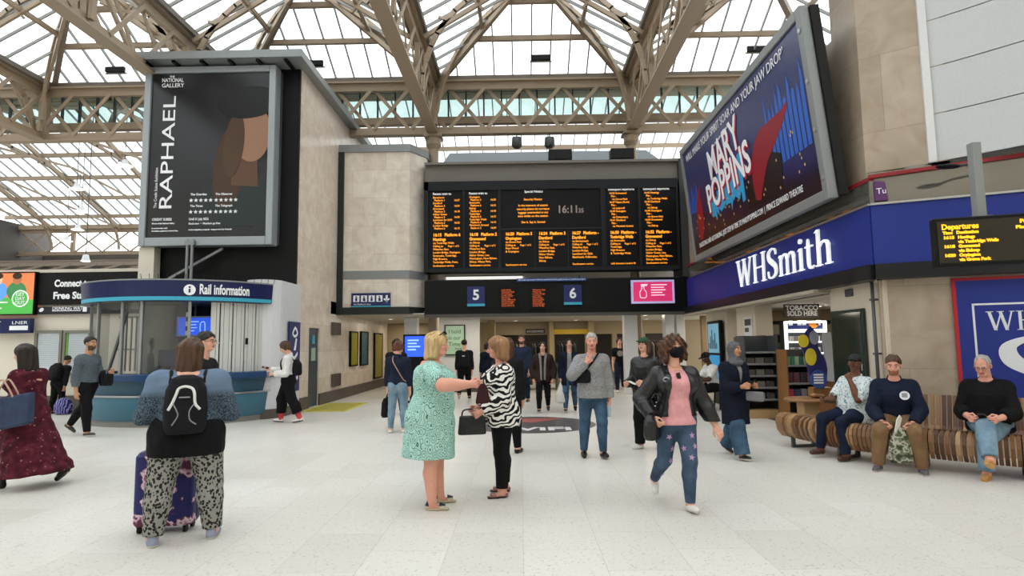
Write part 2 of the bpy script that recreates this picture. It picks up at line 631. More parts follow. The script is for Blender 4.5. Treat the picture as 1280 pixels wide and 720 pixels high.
# right side: shop front wall with piers, soffit, fascia wall, tan marble above
rw = MB()
rw.box(5.35, 5.75, 9.0, 10.55, 0, 2.6)
rw.box(5.35, 5.75, 13.95, 15.15, 0, 2.6)
rw.box(5.35, 5.9, 15.9, 17.6, 0, 2.6)
struct('wall_right', rw, mat('cream_pier', 'cfc4b2', 0.45), bevel=0.01)
A_ = Vector((5.22, 8.95, 0)); U_ = Vector((0.92, -0.39, 0)).normalized(); N_ = Vector((U_.y, -U_.x, 0))   # N_ faces the concourse
if N_.dot(Vector((-A_.x, -A_.y, 0))) < 0:
    N_ = -N_
def angled(z0, z1, t0, t1, off0, off1):
    """box along the angled right wall, between distances off0 (front, towards the hall) and off1"""
    p = [A_ + U_ * t0 + N_ * off0, A_ + U_ * t1 + N_ * off0, A_ + U_ * t1 + N_ * off1, A_ + U_ * t0 + N_ * off1]
    return [(q.x, q.y) for q in p], z0, z1 - z0
def add_angled(mb, *a, mi=0):
    poly, z, h = angled(*a)
    return mb.prism(poly, Matrix.Translation((0, 0, z)), h, mi)
aw = MB(); add_angled(aw, 0, 2.55, 0.05, 6.0, -0.12, -0.5)
struct('wall_right_angled', aw, M_stone_r)
sf = MB().box(5.12, 5.9, 8.95, 19.0, 2.5, 2.72); add_angled(sf, 2.5, 2.72, 0, 6, 0.08, -0.6)
struct('trim_11', sf, mat('black_soffit', '15181a', 0.4))
sl2 = MB().box(5.05, 5.4, 10.5, 19.0, 2.44, 2.5); add_angled(sl2, 2.44, 2.5, 0, 0.0001, 0.1, -0.1)
struct('trim_12', sl2, mat('pale_shutter_track', 'a39c8c', 0.5))
struct('ceiling_shop', MB().box(5.75, 11, 10, 19, 2.5, 2.58), mat('shop_ceiling', 'c9c5bb', 0.6))
struct('wall_shop_rear', MB().box(5.8, 11, 17.6, 17.8, 0, 2.5), mat('shop_cream', 'cbb999', 0.6))
struct('wall_shop_side', MB().box(10.6, 10.8, 9, 17.6, 0, 2.5), mat('shop_cream2', 'b5a88f', 0.6))
struct('wall_corridor', MB().box(5.9, 8.0, 19.9, 20.1, 0, 2.5), mat('corridor_tan', '8a7558', 0.6))
struct('floor_strip', MB().box(5.2, 5.42, 9.0, 19, 0.0, 0.004), mat('dark_floor_strip', '47504c', 0.4))

uw = MB().box(5.36, 5.96, 9.25, 10.0, 2.74, 13).box(5.36, 5.96, 10.0, 19.5, 2.74, 6.7)
struct('wall_right_upper', uw, M_stone_r)
cu_ = []
for k in range(13):                                         # curved tan then white cladding
    t = k / 12
    cu_.append((5.36 + 2.0 * t, 9.25 - 1.25 * t - 0.75 * t * t))
uc = MB()
for k in range(5):
    (x0, y0), (x1, y1) = cu_[k], cu_[k + 1]
    uc.prism([(x0, y0), (x1, y1), (x1 + .4, y1 + .6), (x0 + .4, y0 + .6)], Matrix.Translation((0, 0, 4.18)), 8.8)
struct('wall_right_curved', uc, M_stone_r)
wc = MB()
zs = [4.74 - .56 + 0.71 * i for i in range(16)]
for k in range(4, 12):
    (x0, y0), (x1, y1) = cu_[k], cu_[k + 1]
    x0 += .0; y0 -= .012
    for i in range(12):
        wc.prism([(x0, y0), (x1, y1 - .012), (x1 + .3, y1 + .5), (x0 + .3, y0 + .5)], Matrix.Translation((0, 0, zs[i] + 0.008)), 0.694)
struct('wall_right_panels', wc, mat('white_cladding', 'c3c6c8', 0.28))
wj = MB()
for k in range(4, 12):
    (x0, y0), (x1, y1) = cu_[k], cu_[k + 1]
    wj.prism([(x0 + .02, y0 + .01), (x1 + .02, y1 + .01), (x1 + .3, y1 + .5), (x0 + .3, y0 + .5)], Matrix.Translation((0, 0, 4.18)), 8.8)
struct('trim_13', wj, mat('dark_joint', '55585a', 0.6))
struct('trim_14', MB().prism([(cu_[4][0] - .05, cu_[4][1] - .03), (cu_[4][0] + .03, cu_[4][1] - .09), (cu_[4][0] + .1, cu_[4][1] + .1), (cu_[4][0], cu_[4][1] + .1)], Matrix.Translation((0, 0, 4.18)), 8.8), mat('pale_edge_trim', 'd9dadb', 0.35))
struct('wall_far_right', MB().box(12.8, 13, -9, 19.5, 0, 13), M_cream)

# ------------------------------------------------------------------ iron and glass roof
XG = [-22.9, -16.25, -9.55, -2.86, 3.82, 10.5]
ZB, ZT, YT = 8.72, 10.62, 20.0
ZR = 12.55


def lattice(name, label, a, b, z0, z1, nx, w=0.26, group=None, m=None, flange=0.30, posts=()):
    """lattice girder from plan point a to b with crossing braces"""
    m = m or M_steel
    r = thing(name, label, 'roof truss', (a[0], a[1], z0), 0, group)
    d = Vector((b[0] - a[0], b[1] - a[1], 0)); L = d.length; d.normalize()
    s = Vector((-d.y, d.x, 0))
    h = z1 - z0
    P = lambda t, z, o=0.0: d * t + s * o + Vector((0, 0, z))
    bc = MB().bar(P(0, 0.03), P(L, 0.03), flange, 0.05).bar(P(0, 0.16), P(L, 0.16), 0.12, 0.24)
    bc.build('bottom_chord', m, r)
    tc = MB().bar(P(0, h - 0.03), P(L, h - 0.03), flange, 0.06).bar(P(0, h - 0.18), P(L, h - 0.18), 0.12, 0.28)
    tc.build('top_chord', m, r)
    st = L / nx
    k = 0
    for i in range(nx):
        for q, (za, zb_) in enumerate(((0.22, h - 0.26), (h - 0.26, 0.22))):
            o = 0.07 if q else -0.07
            if k < 96:
                MB().bar(P(i * st + .04, za, o), P((i + 1) * st - .04, zb_, o), 0.035, 0.115, up=d.cross(s)).build('brace', m, r)
            k += 1
    for t in posts:
        MB().bar(P(t, 0.05), P(t, h - .05), 0.26, 0.2).build('post', m, r)
    return r


lattice('roof_truss', 'long beige lattice truss crossing the hall above the departures board', (XG[0], YT), (XG[5], YT), ZB, ZT, 26,
        posts=[x - XG[0] for x in XG[1:5]])
names = {1: 'beige lattice girder running overhead at the far left of the hall',
         2: 'beige lattice girder running overhead behind the tall painted-portrait billboard',
         3: 'beige lattice girder running overhead left of the departures board centre',
         4: 'beige lattice girder running overhead beside the slanting show billboard'}
for i in (1, 2, 3, 4):
    lattice('roof_girder', names[i], (XG[i], -6.0), (XG[i], YT - .15), ZB, ZT, 20, flange=0.36, group='roof girders along the hall')
# second truss, deep in the platform shed
lattice('roof_truss', 'far beige lattice truss across the platform shed at left', (-37, 44), (-8, 44), ZB - .1, ZT, 14, flange=.4, posts=(4, 10, 16, 22))
lattice('roof_truss', 'small low lattice beam under the far shed truss at left', (-36, 34), (-9, 34), 5.9, 6.75, 18, flange=.2, m=M_steel_d)

gut = MB()
for i in (1, 2, 3, 4):
    gut.box(XG[i] - .28, XG[i] + .28, -6, YT, ZT, ZT + .16)
gut.box(XG[0], XG[5], YT - .05, YT + .5, ZT, ZT + .18)
struct('trim_15', gut, M_gutter)
gut2 = MB().box(-37, 12, 43.8, 44.4, ZT, ZT + .25)
struct('trim_16', gut2, M_steel)

win = 0
for i in range(5):
    x0, x1 = XG[i], XG[i + 1]
    xm = (x0 + x1) / 2
    hw = (x1 - x0) / 2
    z0 = ZT + .18
    E0, E1 = Vector((x0 + .2, YT + .1, z0)), Vector((x1 - .2, YT + .1, z0))
    AP = Vector((xm, YT - hw, ZR)); RB = Vector((xm, -6, ZR))
    B0, B1 = Vector((x0 + .2, -6, z0)), Vector((x1 - .2, -6, z0))
    g = MB().add([E0, E1, AP, RB, B0, B1], [(0, 1, 2), (0, 2, 3, 4), (1, 5, 3, 2)])
    win += 1
    w = struct('window_%d' % win, g, M_glass)
    bars = MB()
    nb = 10
    dn = Vector((0, 0, -0.05))
    for k in range(1, nb):                                   # hip face, bars run up the slope
        x = E0.x + (E1.x - E0.x) * k / nb
        f = 1 - abs(x - xm) / (hw - .2)
        bars.bar(Vector((x, E0.y, z0)) + dn, Vector((x, E0.y + (AP.y - E0.y) * f, z0 + (ZR - z0) * f)) + dn, 0.045, 0.09)
    n2 = 38
    for side, (e, sx) in enumerate(((x0 + .2, 1), (x1 - .2, -1))):
        for k in range(n2):
            y = YT - 0.6 - k * 0.67
            f = min(1.0, (E0.y - y) / (E0.y - AP.y))
            bars.bar(Vector((e, y, z0)) + dn, Vector((e + (xm - e) * f, y, z0 + (ZR - z0) * f)) + dn, 0.045, 0.09)
    bars.build('glazing_bar', M_bar, w)
    pu = MB()
    for f in (0.42, 0.75):
        pu.bar(E0.lerp(AP, f) + dn * 2.6, E1.lerp(AP, f) + dn * 2.6, 0.12, 0.16)
    pu.bar(B0.lerp(RB, .5) + dn * 2.6, E0.lerp(AP, .5) + dn * 2.6, 0.1, 0.14)
    pu.bar(B1.lerp(RB, .5) + dn * 2.6, E1.lerp(AP, .5) + dn * 2.6, 0.1, 0.14)
    pu.build('purlin', M_steel, w)
    hp = MB()
    hp.bar(E0 + dn * 2, AP + dn * 2, 0.16, 0.24).bar(E1 + dn * 2, AP + dn * 2, 0.16, 0.24).bar(AP + dn * 2, RB + dn * 2, 0.16, 0.24)
    hp.build('hip_rafter', M_steel_d, w)

def arc(mb, a, b, sag, w=0.10, h=0.16, n=12):
    """curved rib: leaves a steeply, reaches b flat"""
    a, b = Vector(a), Vector(b)
    pts = []
    for k in range(n + 1):
        t = k / n
        ang = t * PI / 2
        hx, hz = math.sin(ang) if sag else t, 1 - math.cos(ang)
        hx, hz = (1 - math.cos(ang)), math.sin(ang)
        pts.append(Vector((a.x + (b.x - a.x) * hx, a.y + (b.y - a.y) * hx, a.z + (b.z - a.z) * hz)))
    for p, q in zip(pts, pts[1:]):
        e = (q - p) * 0.06
        mb.bar(p - e, q + e, w, h)
    return pts
nf = 0
for i in (1, 2, 3, 4):
    xg = XG[i]
    f = thing('roof_bracket', ['', 'curved beige ribs spreading from the far left roof girder', 'curved beige ribs spreading above the portrait billboard',
                               'curved beige ribs spreading from the junction left of the board', 'curved beige ribs spreading from the junction right of the board'][i],
              'roof bracket', (xg, YT, ZB), 0, 'curved roof brackets')
    for sx in (-1, 1):
        hw = 3.34
        m1 = MB(); arc(m1, (sx * .12, -0.3, 0.3), (sx * hw * .86, -hw * .86, ZR - ZB - .55), 1, .09, .15)
        m1.bar((sx * .15, -.2, 1.75), (sx * hw * .92, -hw * .92, ZR - ZB - .35), .09, .15)
        for t in (.3, .55, .8):
            m1.bar((sx * hw * t * .75, -hw * t * .75, ZR - ZB - 2.05 + 1.5 * t), (sx * hw * t, -hw * t, 1.8 + 1.75 * t), .06, .08)
        m1.build('hip_rib', M_steel, f)
        for yy in (-3.3, -7.3, -11.3, -15.3):
            m2 = MB(); arc(m2, (sx * .15, yy, 0.2), (sx * hw, yy, ZR - ZB - .35), 1, .09, .14)
            m2.bar((sx * .2, yy, 1.75), (sx * hw, yy, ZR - ZB - .15), .09, .13)
            m2.bar((sx * .95, yy, 2.2), (sx * .62, yy, 2.35), .06, .07)
            m2.bar((sx * 1.9, yy, 2.55), (sx * 1.55, yy, 2.95), .06, .07)
            m2.build('rib', M_steel, f)
    for yy in (-3.3, -7.3, -11.3):
        MB().bar((0, yy, .2), (0, yy, 1.8), .14, .14).bar((0, yy + 1.6, .2), (0, yy, 1.7), .08, .1).build('post', M_steel, f)

# clerestory glass and beams just behind the hall truss
cg = MB().box(XG[0], XG[5], YT + .55, YT + .57, 9.55, 10.55)
win += 1
w = struct('window_%d' % win, cg, M_frost)
cb = MB()
x = XG[0]
while x < XG[5]:
    cb.box(x, x + .05, YT + .5, YT + .6, 9.5, 10.6); x += .62
cb.build('glazing_bar', M_grey_d, w)
struct('trim_17', MB().box(XG[0], XG[5], YT + .45, YT + .7, 9.3, 9.55).box(XG[0], XG[5], YT + .4, YT + .65, 8.95, 9.15), M_steel)
# iron columns carrying the truss
for x, lb in ((XG[3], 'beige iron column rising left of the departures board roof'), (XG[4], 'beige iron column rising beside the right billboard')):
    c = thing('iron_column', lb, 'column', (x, YT, 0), 0, None)
    h = ZB
    MB().lathe([(.17, 0), (.17, h - .5), (.26, h - .35), (.26, h - .05)], 14).build('shaft', M_steel, c, smooth=False)
    MB().box(-.3, .3, -.3, .3, h - .12, h).build('capital', M_steel, c, bevel=.02)

# platform shed roof beyond the truss
S0 = ZT + .25
ys, ye, ym, zr2 = YT + .6, 44.0, 32.3, 15.4
g = MB().add([(-37, ys, S0), (12, ys, S0), (12, ym, zr2), (-37, ym, zr2), (-37, ye, S0), (12, ye, S0)], [(0, 1, 2, 3), (3, 2, 5, 4)])
win += 1
w = struct('window_%d' % win, g, glass_mat('shed_glass', (.72, .76, .77), .05))
bars = MB()
x = -36.6
while x < 12:
    for ya in (ys, ye):
        bars.bar((x, ya, S0 - .08), (x, ym, zr2 - .08), .06, .1)
    x += .8
bars.build('glazing_bar', M_bar, w)
pu = MB()
for f in (.12, .3, .48, .66, .84):
    for ya in (ys, ye):
        yy, zz = ya + (ym - ya) * f, S0 + (zr2 - S0) * f - .2
        pu.bar((-37, yy, zz), (12, yy, zz), .16, .24)
pu.build('purlin', M_steel, w)
for k, xx in enumerate((-34.5, -29.5, -24.5, -19.5, -14.5, -9.5)):
    f = thing('roof_frame', 'arched beige roof frame in the platform shed, %s counted from the far left' % ['first', 'second', 'third', 'fourth', 'fifth', 'sixth'][k], 'roof frame', (xx, ym, ZB), 0, 'shed roof frames')
    for sy in (-1, 1):
        L = 11.6
        m1 = MB().bar((0, sy * L, S0 - ZB - .3), (0, 0, zr2 - ZB - .35), .14, .26)
        m1.build('rafter', M_steel, f)
        m2 = MB(); arc(m2, (0, sy * L, .3), (0, sy * .5, zr2 - ZB - 1.9), 1, .12, .16, 14)
        for t in (.25, .45, .65, .85):
            m2.bar((0, sy * L * (1 - t), S0 - ZB + (zr2 - S0) * t - .4), (0, sy * L * (1 - t) * .92, .3 + (zr2 - ZB - 2.2) * math.sin(math.acos(1 - t)) * .98), .08, .1)
        m2.build('arch_rib', M_steel, f)
        MB().bar((0, sy * L, S0 - ZB - .3), (0, 0, 2.9), .07, .1).build('tie', M_steel, f)

# little dark hopper vents in the roof glass
for px, py, lb in ((392, 79, 'small dark vent flap in the roof glass right of the portrait billboard'), (676, 72, 'small dark vent flap in the roof glass above the departures board'), (946, 61, 'small dark vent flap in the roof glass beside the slanting billboard'), (144, 87, 'small dark vent flap in the roof glass above left of the portrait billboard')):
    p = at(px, py, YT - .75)
    v = thing('roof_vent', lb, 'vent', p, 0, 'roof vents')
    MB().box(-.32, .32, -.05, .05, -.09, .09).build('flap', M_black_m, v, bevel=.01)
    MB().box(-.36, .36, .04, .08, -.13, -.09).build('hinge_rail', M_bar, v)

# ------------------------------------------------------------------ tall portrait billboard on the left block
p0, p1 = at(184, 78, 15.0), at(346, 306, 15.0)
bx0, bx1, bz0, bz1 = -9.62, -6.22, 4.2, 8.9
b = thing('billboard', 'tall grey framed billboard with a painted portrait on black, above the kiosk', 'billboard', (bx0, 15.0, bz0))
W, Hh = bx1 - bx0, bz1 - bz0
fw = .17
fr = MB().box(0, fw, 0, .36, 0, Hh).box(W - fw, W, 0, .36, 0, Hh).box(fw, W - fw, 0, .36, 0, fw * 1.3).box(fw, W - fw, 0, .36, Hh - fw, Hh)
fr.build('frame', mat('silver_frame', '9ba1a6', .4, .2), b, bevel=.02)
MB().box(.05, W + .03, .36, .46, .05, Hh - .05).build('casing', M_grey_d, b)
def f_poster(q):
    v = q.coord('Generated')
    g = q.n('ShaderNodeTexNoise', Scale=2.0, Detail=2.0)
    q.l(v, g.inputs['Vector'])
    return q.ramp(g.outputs[0], [(.35, '0e1014'), (.65, '1c2026')])
MB().box(fw, W - fw, .06, .1, fw * 1.3, Hh - fw).build('poster', custom('dark_poster', f_poster, .25, .5), b)
# a plain generic half-figure in the same colours as the poster's painting
def flat(poly, y, m, nm, par, d=.003):
    M = frame((0, y, 0), (1, 0, 0))
    return MB().prism(poly, M, d).build(nm, m, par)
def ell(cx, cy, rx, ry, n=36, a0=0, a1=2 * PI, rot=0):
    r = []
    for k in range(n):
        a = a0 + (a1 - a0) * k / (n - 1 if a1 - a0 < 6.28 else n)
        x, y = rx * math.cos(a), ry * math.sin(a)
        r.append((cx + x * math.cos(rot) - y * math.sin(rot), cy + x * math.sin(rot) + y * math.cos(rot)))
    return r
def clip(poly, x1):
    return [(min(x, x1), y) for x, y in poly]
XR = W - fw - .002
flat(clip([(1.25, 1.15), (1.7, 1.6), (2.2, 1.75), (3.3, 1.75), (3.3, .5), (1.5, .5)], XR), .058, mat('art_dark_green', '1e2a2a', .4), 'garment', b)
flat(clip(ell(2.25, 2.05, .42, 1.1, rot=-.12), XR), .054, mat('art_brown_hair', '3f2c1c', .4), 'painted_hair', b)
flat(clip([(2.3, 1.55), (2.35, 2.5), (2.95, 2.5), (3.0, 1.5)], XR), .050, mat('art_shadow_skin', '5c3f30', .4), 'painted_neck', b)
flat(clip(ell(2.78, 2.95, .50, .80, rot=.05), XR), .046, mat('art_skin', '94705a', .4), 'painted_face', b)
flat(clip(ell(2.35, 2.6, .26, .85, rot=-.1), XR), .042, mat('art_brown_hair2', '4a3422', .4), 'painted_lock', b)
flat(clip(ell(2.72, 3.72, .82, .42, rot=.12), XR), .040, mat('art_black_cap', '0d0f12', .4), 'painted_cap', b)
tw = MB()
Mv = frame((0.80, .05, .92), (0, 0, 1), (-1, 0, 0))           # reads upwards
text('', 'RAPHAEL', .46, Mv, None, mb=tw, fit=2.95, bold=.001)
Mv2 = frame((.42, .05, .98), (0, 0, 1), (-1, 0, 0))
text('', 'The Credit Suisse Exhibition', .105, Mv2, None, mb=tw, fit=1.05)
for bd, x, z, s, f in (('THE', .62, 4.42, .07, None), ('NATIONAL', .42, 4.30, .15, .56), ('GALLERY', .42, 4.16, .15, .58), ('CREDIT SUISSE', .32, .66, .09, .5), ('Partner of the National Gallery', .32, .57, .05, .58),
                       ('In partnership with', .32, .45, .04, .4), ('The exhibition organised by the National Gallery', .32, .38, .04, .68), ('The Guardian', 1.28, 1.3, .075, None), ('The Observer', 1.92, 1.3, .075, None), ('The Times', 1.28, 1.0, .075, None), ('The Telegraph', 1.92, 1.0, .075, None),
                       ('Until 31 July 2022', 1.26, .66, .085, .5), ('Book now  •  Members go free', 1.26, .55, .07, .8), ('nationalgallery.org.uk  supported by friends', 1.26, .4, .045, 1.1)):
    text('', bd, s, frame((x, .05, z), (1, 0, 0)), None, mb=tw, fit=f, bold=.002)
for sx in (1.30, 1.94):
    for sz in (1.17, .87):
        for k in range(5):
            tw.prism([(x, y) for x, y in star_poly(.055)], frame((sx + k * .125, .05, sz), (1, 0, 0)), .006)
tw.build('poster_lettering', M_lightsign, b)
c = thing('billboard_post', 'pair of thin grey rods under the portrait billboard', 'pole', (at(235, 330, 14.9).x, 14.95, 2.9))
MB().tube([(-.06, 0, 0), (-.06, 0, 1.45)], .035).tube([(.06, 0, 0), (.06, 0, 1.45)], .035).box(-.12, .12, -.04, .04, 1.3, 1.42).build('rod', M_grey, c)
c = thing('billboard_strut', 'short pale post on the kiosk roof under the portrait billboard', 'post', (-9.45, 15.22, 3.1))
MB().box(-.2, .2, -.1, .18, 0, 1.1).build('post', M_cream, c, bevel=.01)
MB().bar((.2, 0, .1), (1.9, 0, 1.05), .06).build('brace', M_grey, c)

# ------------------------------------------------------------------ slanting show billboard on the right
Yn, Yf = 9.42, 16.85
o = Vector((4.9, Yf, 3.84))
lean = Vector((-.30, 0, 3.16)).normalized()
b = thing('billboard', 'huge slanting grey framed show billboard above the blue shop fascia', 'billboard', o)
LB, HB = Yf - Yn, 3.2
MF = frame((0, 0, 0), (0, -1, 0), lean)
MFi = MF
def fbox(mb, x0, x1, y0, y1, z0, z1, mi=0):
    return mb.box(x0, x1, y0, y1, z0, z1, mi, MF)
fr = MB(); fw = .17
for x0, x1, y0, y1 in ((0, fw, 0, HB), (LB - fw, LB, 0, HB), (fw, LB - fw, 0, fw), (fw, LB - fw, HB - fw, HB)):
    fbox(fr, x0, x1, y0, y1, -.12, .04)
fr.build('frame', M_grey, b, bevel=.015)
k = MB(); fbox(k, .06, LB + .05, .04, HB - .04, -.26, -.12); k.build('casing', M_black_m, b)
brk = MB()
for yy in (-1.0, -3.7, -6.4):
    brk.bar((.02, yy, 1.6), (.465, yy, 1.6), .1, .1).bar((.10, yy, .5), (.465, yy, .5), .1, .1)
brk.build('wall_bracket', M_grey_d, b)
bolts = MB()
for y in (.35, 1.15, 1.95, 2.8):
    bolts.lathe([(0, .02), (.045, .015), (.045, 0)], 10, (0, 0, 0))
    n = len(bolts.v) - 30
    for i in range(n, len(bolts.v)):
        q = Vector(bolts.v[i]); bolts.v[i] = tuple(MF @ Vector((LB - .085 + q.x, y + q.y, .04 + q.z)))
bolts.build('bolt', M_chrome, b)
def f_show(q):
    v = q.coord('Generated')
    s = q.n('ShaderNodeSeparateXYZ'); q.l(v, s.inputs[0])
    n = q.n('ShaderNodeTexNoise', Scale=3.0, Detail=3.0); q.l(v, n.inputs['Vector'])
    a = q.n('ShaderNodeMath', _operation='ADD'); q.l(s.outputs[2], a.inputs[0]); q.l(n.outputs[0], a.inputs[1])
    return q.ramp(a.outputs[0], [(.45, '120a14'), (.72, '161233'), (1.05, '272c66'), (1.4, '2b2f63')])
k = MB(); fbox(k, fw, LB - fw, fw, HB - fw, -.03, 0); k.build('poster', custom('night_sky_poster', f_show, .3, .5), b)
def layer(polys, z, m, nm):
    mb = MB()
    for p in polys:
        mb.prism(p, MF @ Matrix.Translation((0, 0, z)), .003)
    return mb.build(nm, m, b)
rnd = random.Random(3)
sk = []
for i in range(13):
    x = 1.9 + i * .17
    h = rnd.uniform(.5, 1.15)
    sk.append([(x, .75 + rnd.uniform(0, .25)), (x + .17, .75 + rnd.uniform(0, .3)), (x + .17, .75 + h), (x, .75 + h)])
layer(sk, .001, mat('poster_cyan', '2f9fd6', .4), 'blue_skyline')
sk = []
for i in range(10):
    x = LB - 1.9 + i * .165
    sk.append([(x, 1.0), (x + .12, 1.0), (x + .12, 1.5 + rnd.uniform(.1, .75)), (x + .06, 1.7 + rnd.uniform(.3, .8)), (x, 1.5 + rnd.uniform(.1, .6))])
layer(sk, .001, mat('poster_blue', '2a62c0', .4), 'blue_rooftops')
sk = [[(fw + .02 + i * .14, 1.3), (fw + .13 + i * .14, 1.3), (fw + .13 + i * .14, 1.6 + rnd.uniform(0, .5)), (fw + .02 + i * .14, 1.55 + rnd.uniform(0, .5))] for i in range(6)]
layer(sk, .001, mat('poster_blue2', '2456b0', .4), 'blue_skyline')
layer([[(4.2, .55), (5.9, .5), (6.0, 1.2), (5.6, 1.35), (5.2, 1.15), (4.8, 1.5), (4.3, 1.2)]], .002, mat('poster_dark', '140a12', .4), 'dark_rooftops')
for pth in ([(4.75, .62, .12), (4.9, 1.1, .30), (5.2, 1.5, .36), (5.7, 1.66, .26), (6.2, 1.8, .12), (6.5, 1.95, .03)], [(.85, .5, .12), (.95, .9, .26), (1.0, 1.3, .24), (1.1, 1.65, .1), (1.25, 1.8, .03)]):
    rs_ = MB(); rs_.strip(pth, MF @ Matrix.Translation((0, 0, .004)), .003); rs_.build('red_swirl', mat('poster_red', '8c1226', .4), b)
layer([ell(rnd.uniform(.5, 6.8), rnd.uniform(.4, 1.5), .022, .03, 5) for i in range(60)], .006, mat('poster_lights', 'd9b06a', .4), 'lit_windows')
tw = MB()
def ft(body, x, y, s, fit=None, rot=0.0, z=.008, mb=tw, **kw):
    M = MF @ Matrix.Translation((x, y, z)) @ Matrix.Rotation(rot, 4, 'Z')
    text('', body, s, M, None, mb=mb, fit=fit, **kw)
sh = MB()
for mb, dx, dy, z in ((sh, .05, -.06, .006), (tw, 0, 0, .012)):
    ft('MARY', 2.15 + dx, 1.75 + dy, 1.0, 2.1, .10, z, mb, bold=.02)
    ft('POPPINS', 1.75 + dx, 1.02 + dy, .95, 2.9, .10, z, mb, bold=.02)
sh.build('title_shadow', mat('title_red', 'b01030', .4), b)
ft('WILL MAKE YOUR SPIRIT SOAR AND YOUR JAW DROP’', .45, 2.72, .27, 6.2, .0, .01)
ft('RACKETING AND ASTOUNDING. JUST STEP IN TIME TO MARYPOPPINS.COM  |  PRINCE EDWARD THEATRE', .6, .32, .17, 6.0, .0, .01)
ft('The Supercalifragilistic Musical', 2.6, 2.42, .09, 1.2, .1, .01)
tw.build('poster_lettering', M_lightsign, b)

# ------------------------------------------------------------------ departures board
b = thing('departures_board', 'wide black departures board with amber columns spanning the hall', 'departures board', (-3.0, 19.0, 3.92))
WB, HB2 = 8.05, 2.92
MB().box(0, WB, .06, .5, 0, HB2).build('casing', mat('board_casing', '0d0e10', .5, spec=.2), b)
fr = MB().box(-.02, WB, -.03, .06, HB2 - .30, HB2).box(-.02, WB, -.03, .06, 0, .12).box(-.02, .12, -.03, .06, .1, HB2)
def bxp(px):
    return at(px, 285, 19.0).x + 3.0
cols = [(536, 578.5), (581.5, 622.5), (626.5, 751.5), (757.5, 798.5), (801.5, 846)]
cols = [(bxp(a), bxp(c)) for a, c in cols]
ed = [c for p in cols for c in p]
for a, c in zip(ed[1:-1:2], ed[2::2]):
    fr.box(a, c, -.03, .06, .1, HB2 - .3)
fr.box(ed[-1], WB, -.03, .06, .1, HB2 - .3)
fr.build('frame', mat('board_frame', '1d2024', .5, spec=.2), b, bevel=.006)
sp = MB()
for a, c in cols:
    sp.box(a, c, .03, .061, .12, HB2 - .3)
sp.build('screen', mat('led_screen_black', '08090b', .4, spec=.2), b)
mb = MB(); a, c = cols[2]
mb.box(a, c, .0, .035, 1.34, 1.37).box((a * 2 + c) / 3, (a * 2 + c) / 3 + .012, .01, .035, .12, 1.34).box((a + 2 * c) / 3, (a + 2 * c) / 3 + .012, .01, .035, .12, 1.34)
mb.build('divider', mat('divider_dark', '24262b', .4), b)
am, wh, dm = MB(), MB(), MB()
def bt(body, x, z, s, mb=am, mx=None, **kw):
    v, f = text_data(body, s, **kw)
    xs = [p[0] for p in v]
    k = min(.92, mx / (max(xs) - min(xs))) if mx else .92
    M = frame((x, .026, z), (1, 0, 0))
    mb.add([M @ Vector((p[0] * k, p[1], p[2])) for p in v], f)
def fast(x, w, head, rows, col):
    bt(head, x + .12, 2.50, .105, wh, mx=w * .55)
    z = 2.385
    for st, pl, tm in rows:
        bt(st, x + .13, z, .088, mx=w * .6); bt('Platform ' + pl, x + .17, z - .093, .088, mx=w * .5); bt(tm, x + w - .28, z - .093, .088, mx=.2)
        z -= .182
    dep(x, w, *col)
def dep(x, w, t, plat, dest, via, calls, foot):
    bt(t, x + .13, 1.16, .135, bold=.003, mx=w * .3); bt('Platform ' + plat, x + w * .46, 1.16, .135, mx=w * .46, bold=.003)
    bt(dest, x + .13, 1.02, .13, bold=.003, mx=w * .7)
    bt(via, x + .13, .915, .09, mx=w * .75); bt('Calling at:', x + .13, .815, .09, mx=w * .32); bt('Page 1 of 2', x + w * .56, .815, .085, mx=w * .36)
    z = .715
    for l in calls:
        bt(l, x + .13, z, .09, mx=w * .8); z -= .103
    if foot:
        bt(foot, x + .13, .19, .085, mx=w * .76)
def subs(x, w, rows, col):
    bt('Subsequent departures', x + .10, 2.56, .105, wh, mx=w * .8)
    z = 2.44
    for t, d in rows:
        bt(t, x + .13, z, .088, mx=w * .62); bt('Plat -', x + .19, z - .096, .088, mx=w * .4); bt('via ' + d, x + .22, z - .192, .088, mx=w * .62)
        z -= .29
    dep(x, w, *col)
w = cols[0][1] - cols[0][0]
fast(cols[0][0], w, 'Fastest train to', [('Barnehurst', '1', '16:27'), ('Dartford', '3', '16:24'), ('Gravesend', '2', '16:18'), ('Hither Green', '5', '16:20'), ('Lewisham for DLR', '3', '16:22'), ('London Bridge', '6', '16:15')],
     ('16:15', '6', 'Hastings', 'via Tunbridge Wells', ['Waterloo East,', 'London Bridge, Orpington,', 'Sevenoaks, Tonbridge,', 'High Brooms,', 'Tunbridge Wells, Frant,'], 'Southeastern service'))
fast(cols[1][0], w, 'Fastest train to', [('Orpington', '5', '16:20'), ('Sevenoaks', '6', '16:15'), ('Sidcup', '2', '16:18'), ('Tonbridge', '6', '16:15'), ('Tunbridge Wells', '6', '16:15'), ('Woolwich Arsenal', '3', '16:24')],
     ('16:18', '2', 'Gravesend', 'via Sidcup', ['Waterloo East,', 'London Bridge,', 'Hither Green, Lee,', 'Mottingham, New Eltham,', 'Sidcup, Albany Park,'], 'Southeastern service'))
a, c = cols[2]; w3 = (c - a) / 3
bt('Special Notice', a + .75, 2.53, .11, wh)
z = 2.28
for l in ('Security Notice', '', 'In the interests of station', 'security please do not leave', 'luggage unattended at any', 'time whilst on the station.', '', 'See It. Say It. Sorted'):
    if l:
        bt(l, a + 1.02, z, .10, align='CENTER')
    z -= .115 if l else .08
bt('16:11', a + 1.78, 1.86, .34, dm, bold=.006, mx=.62); bt('35', a + 2.45, 1.86, .2, dm, bold=.004)
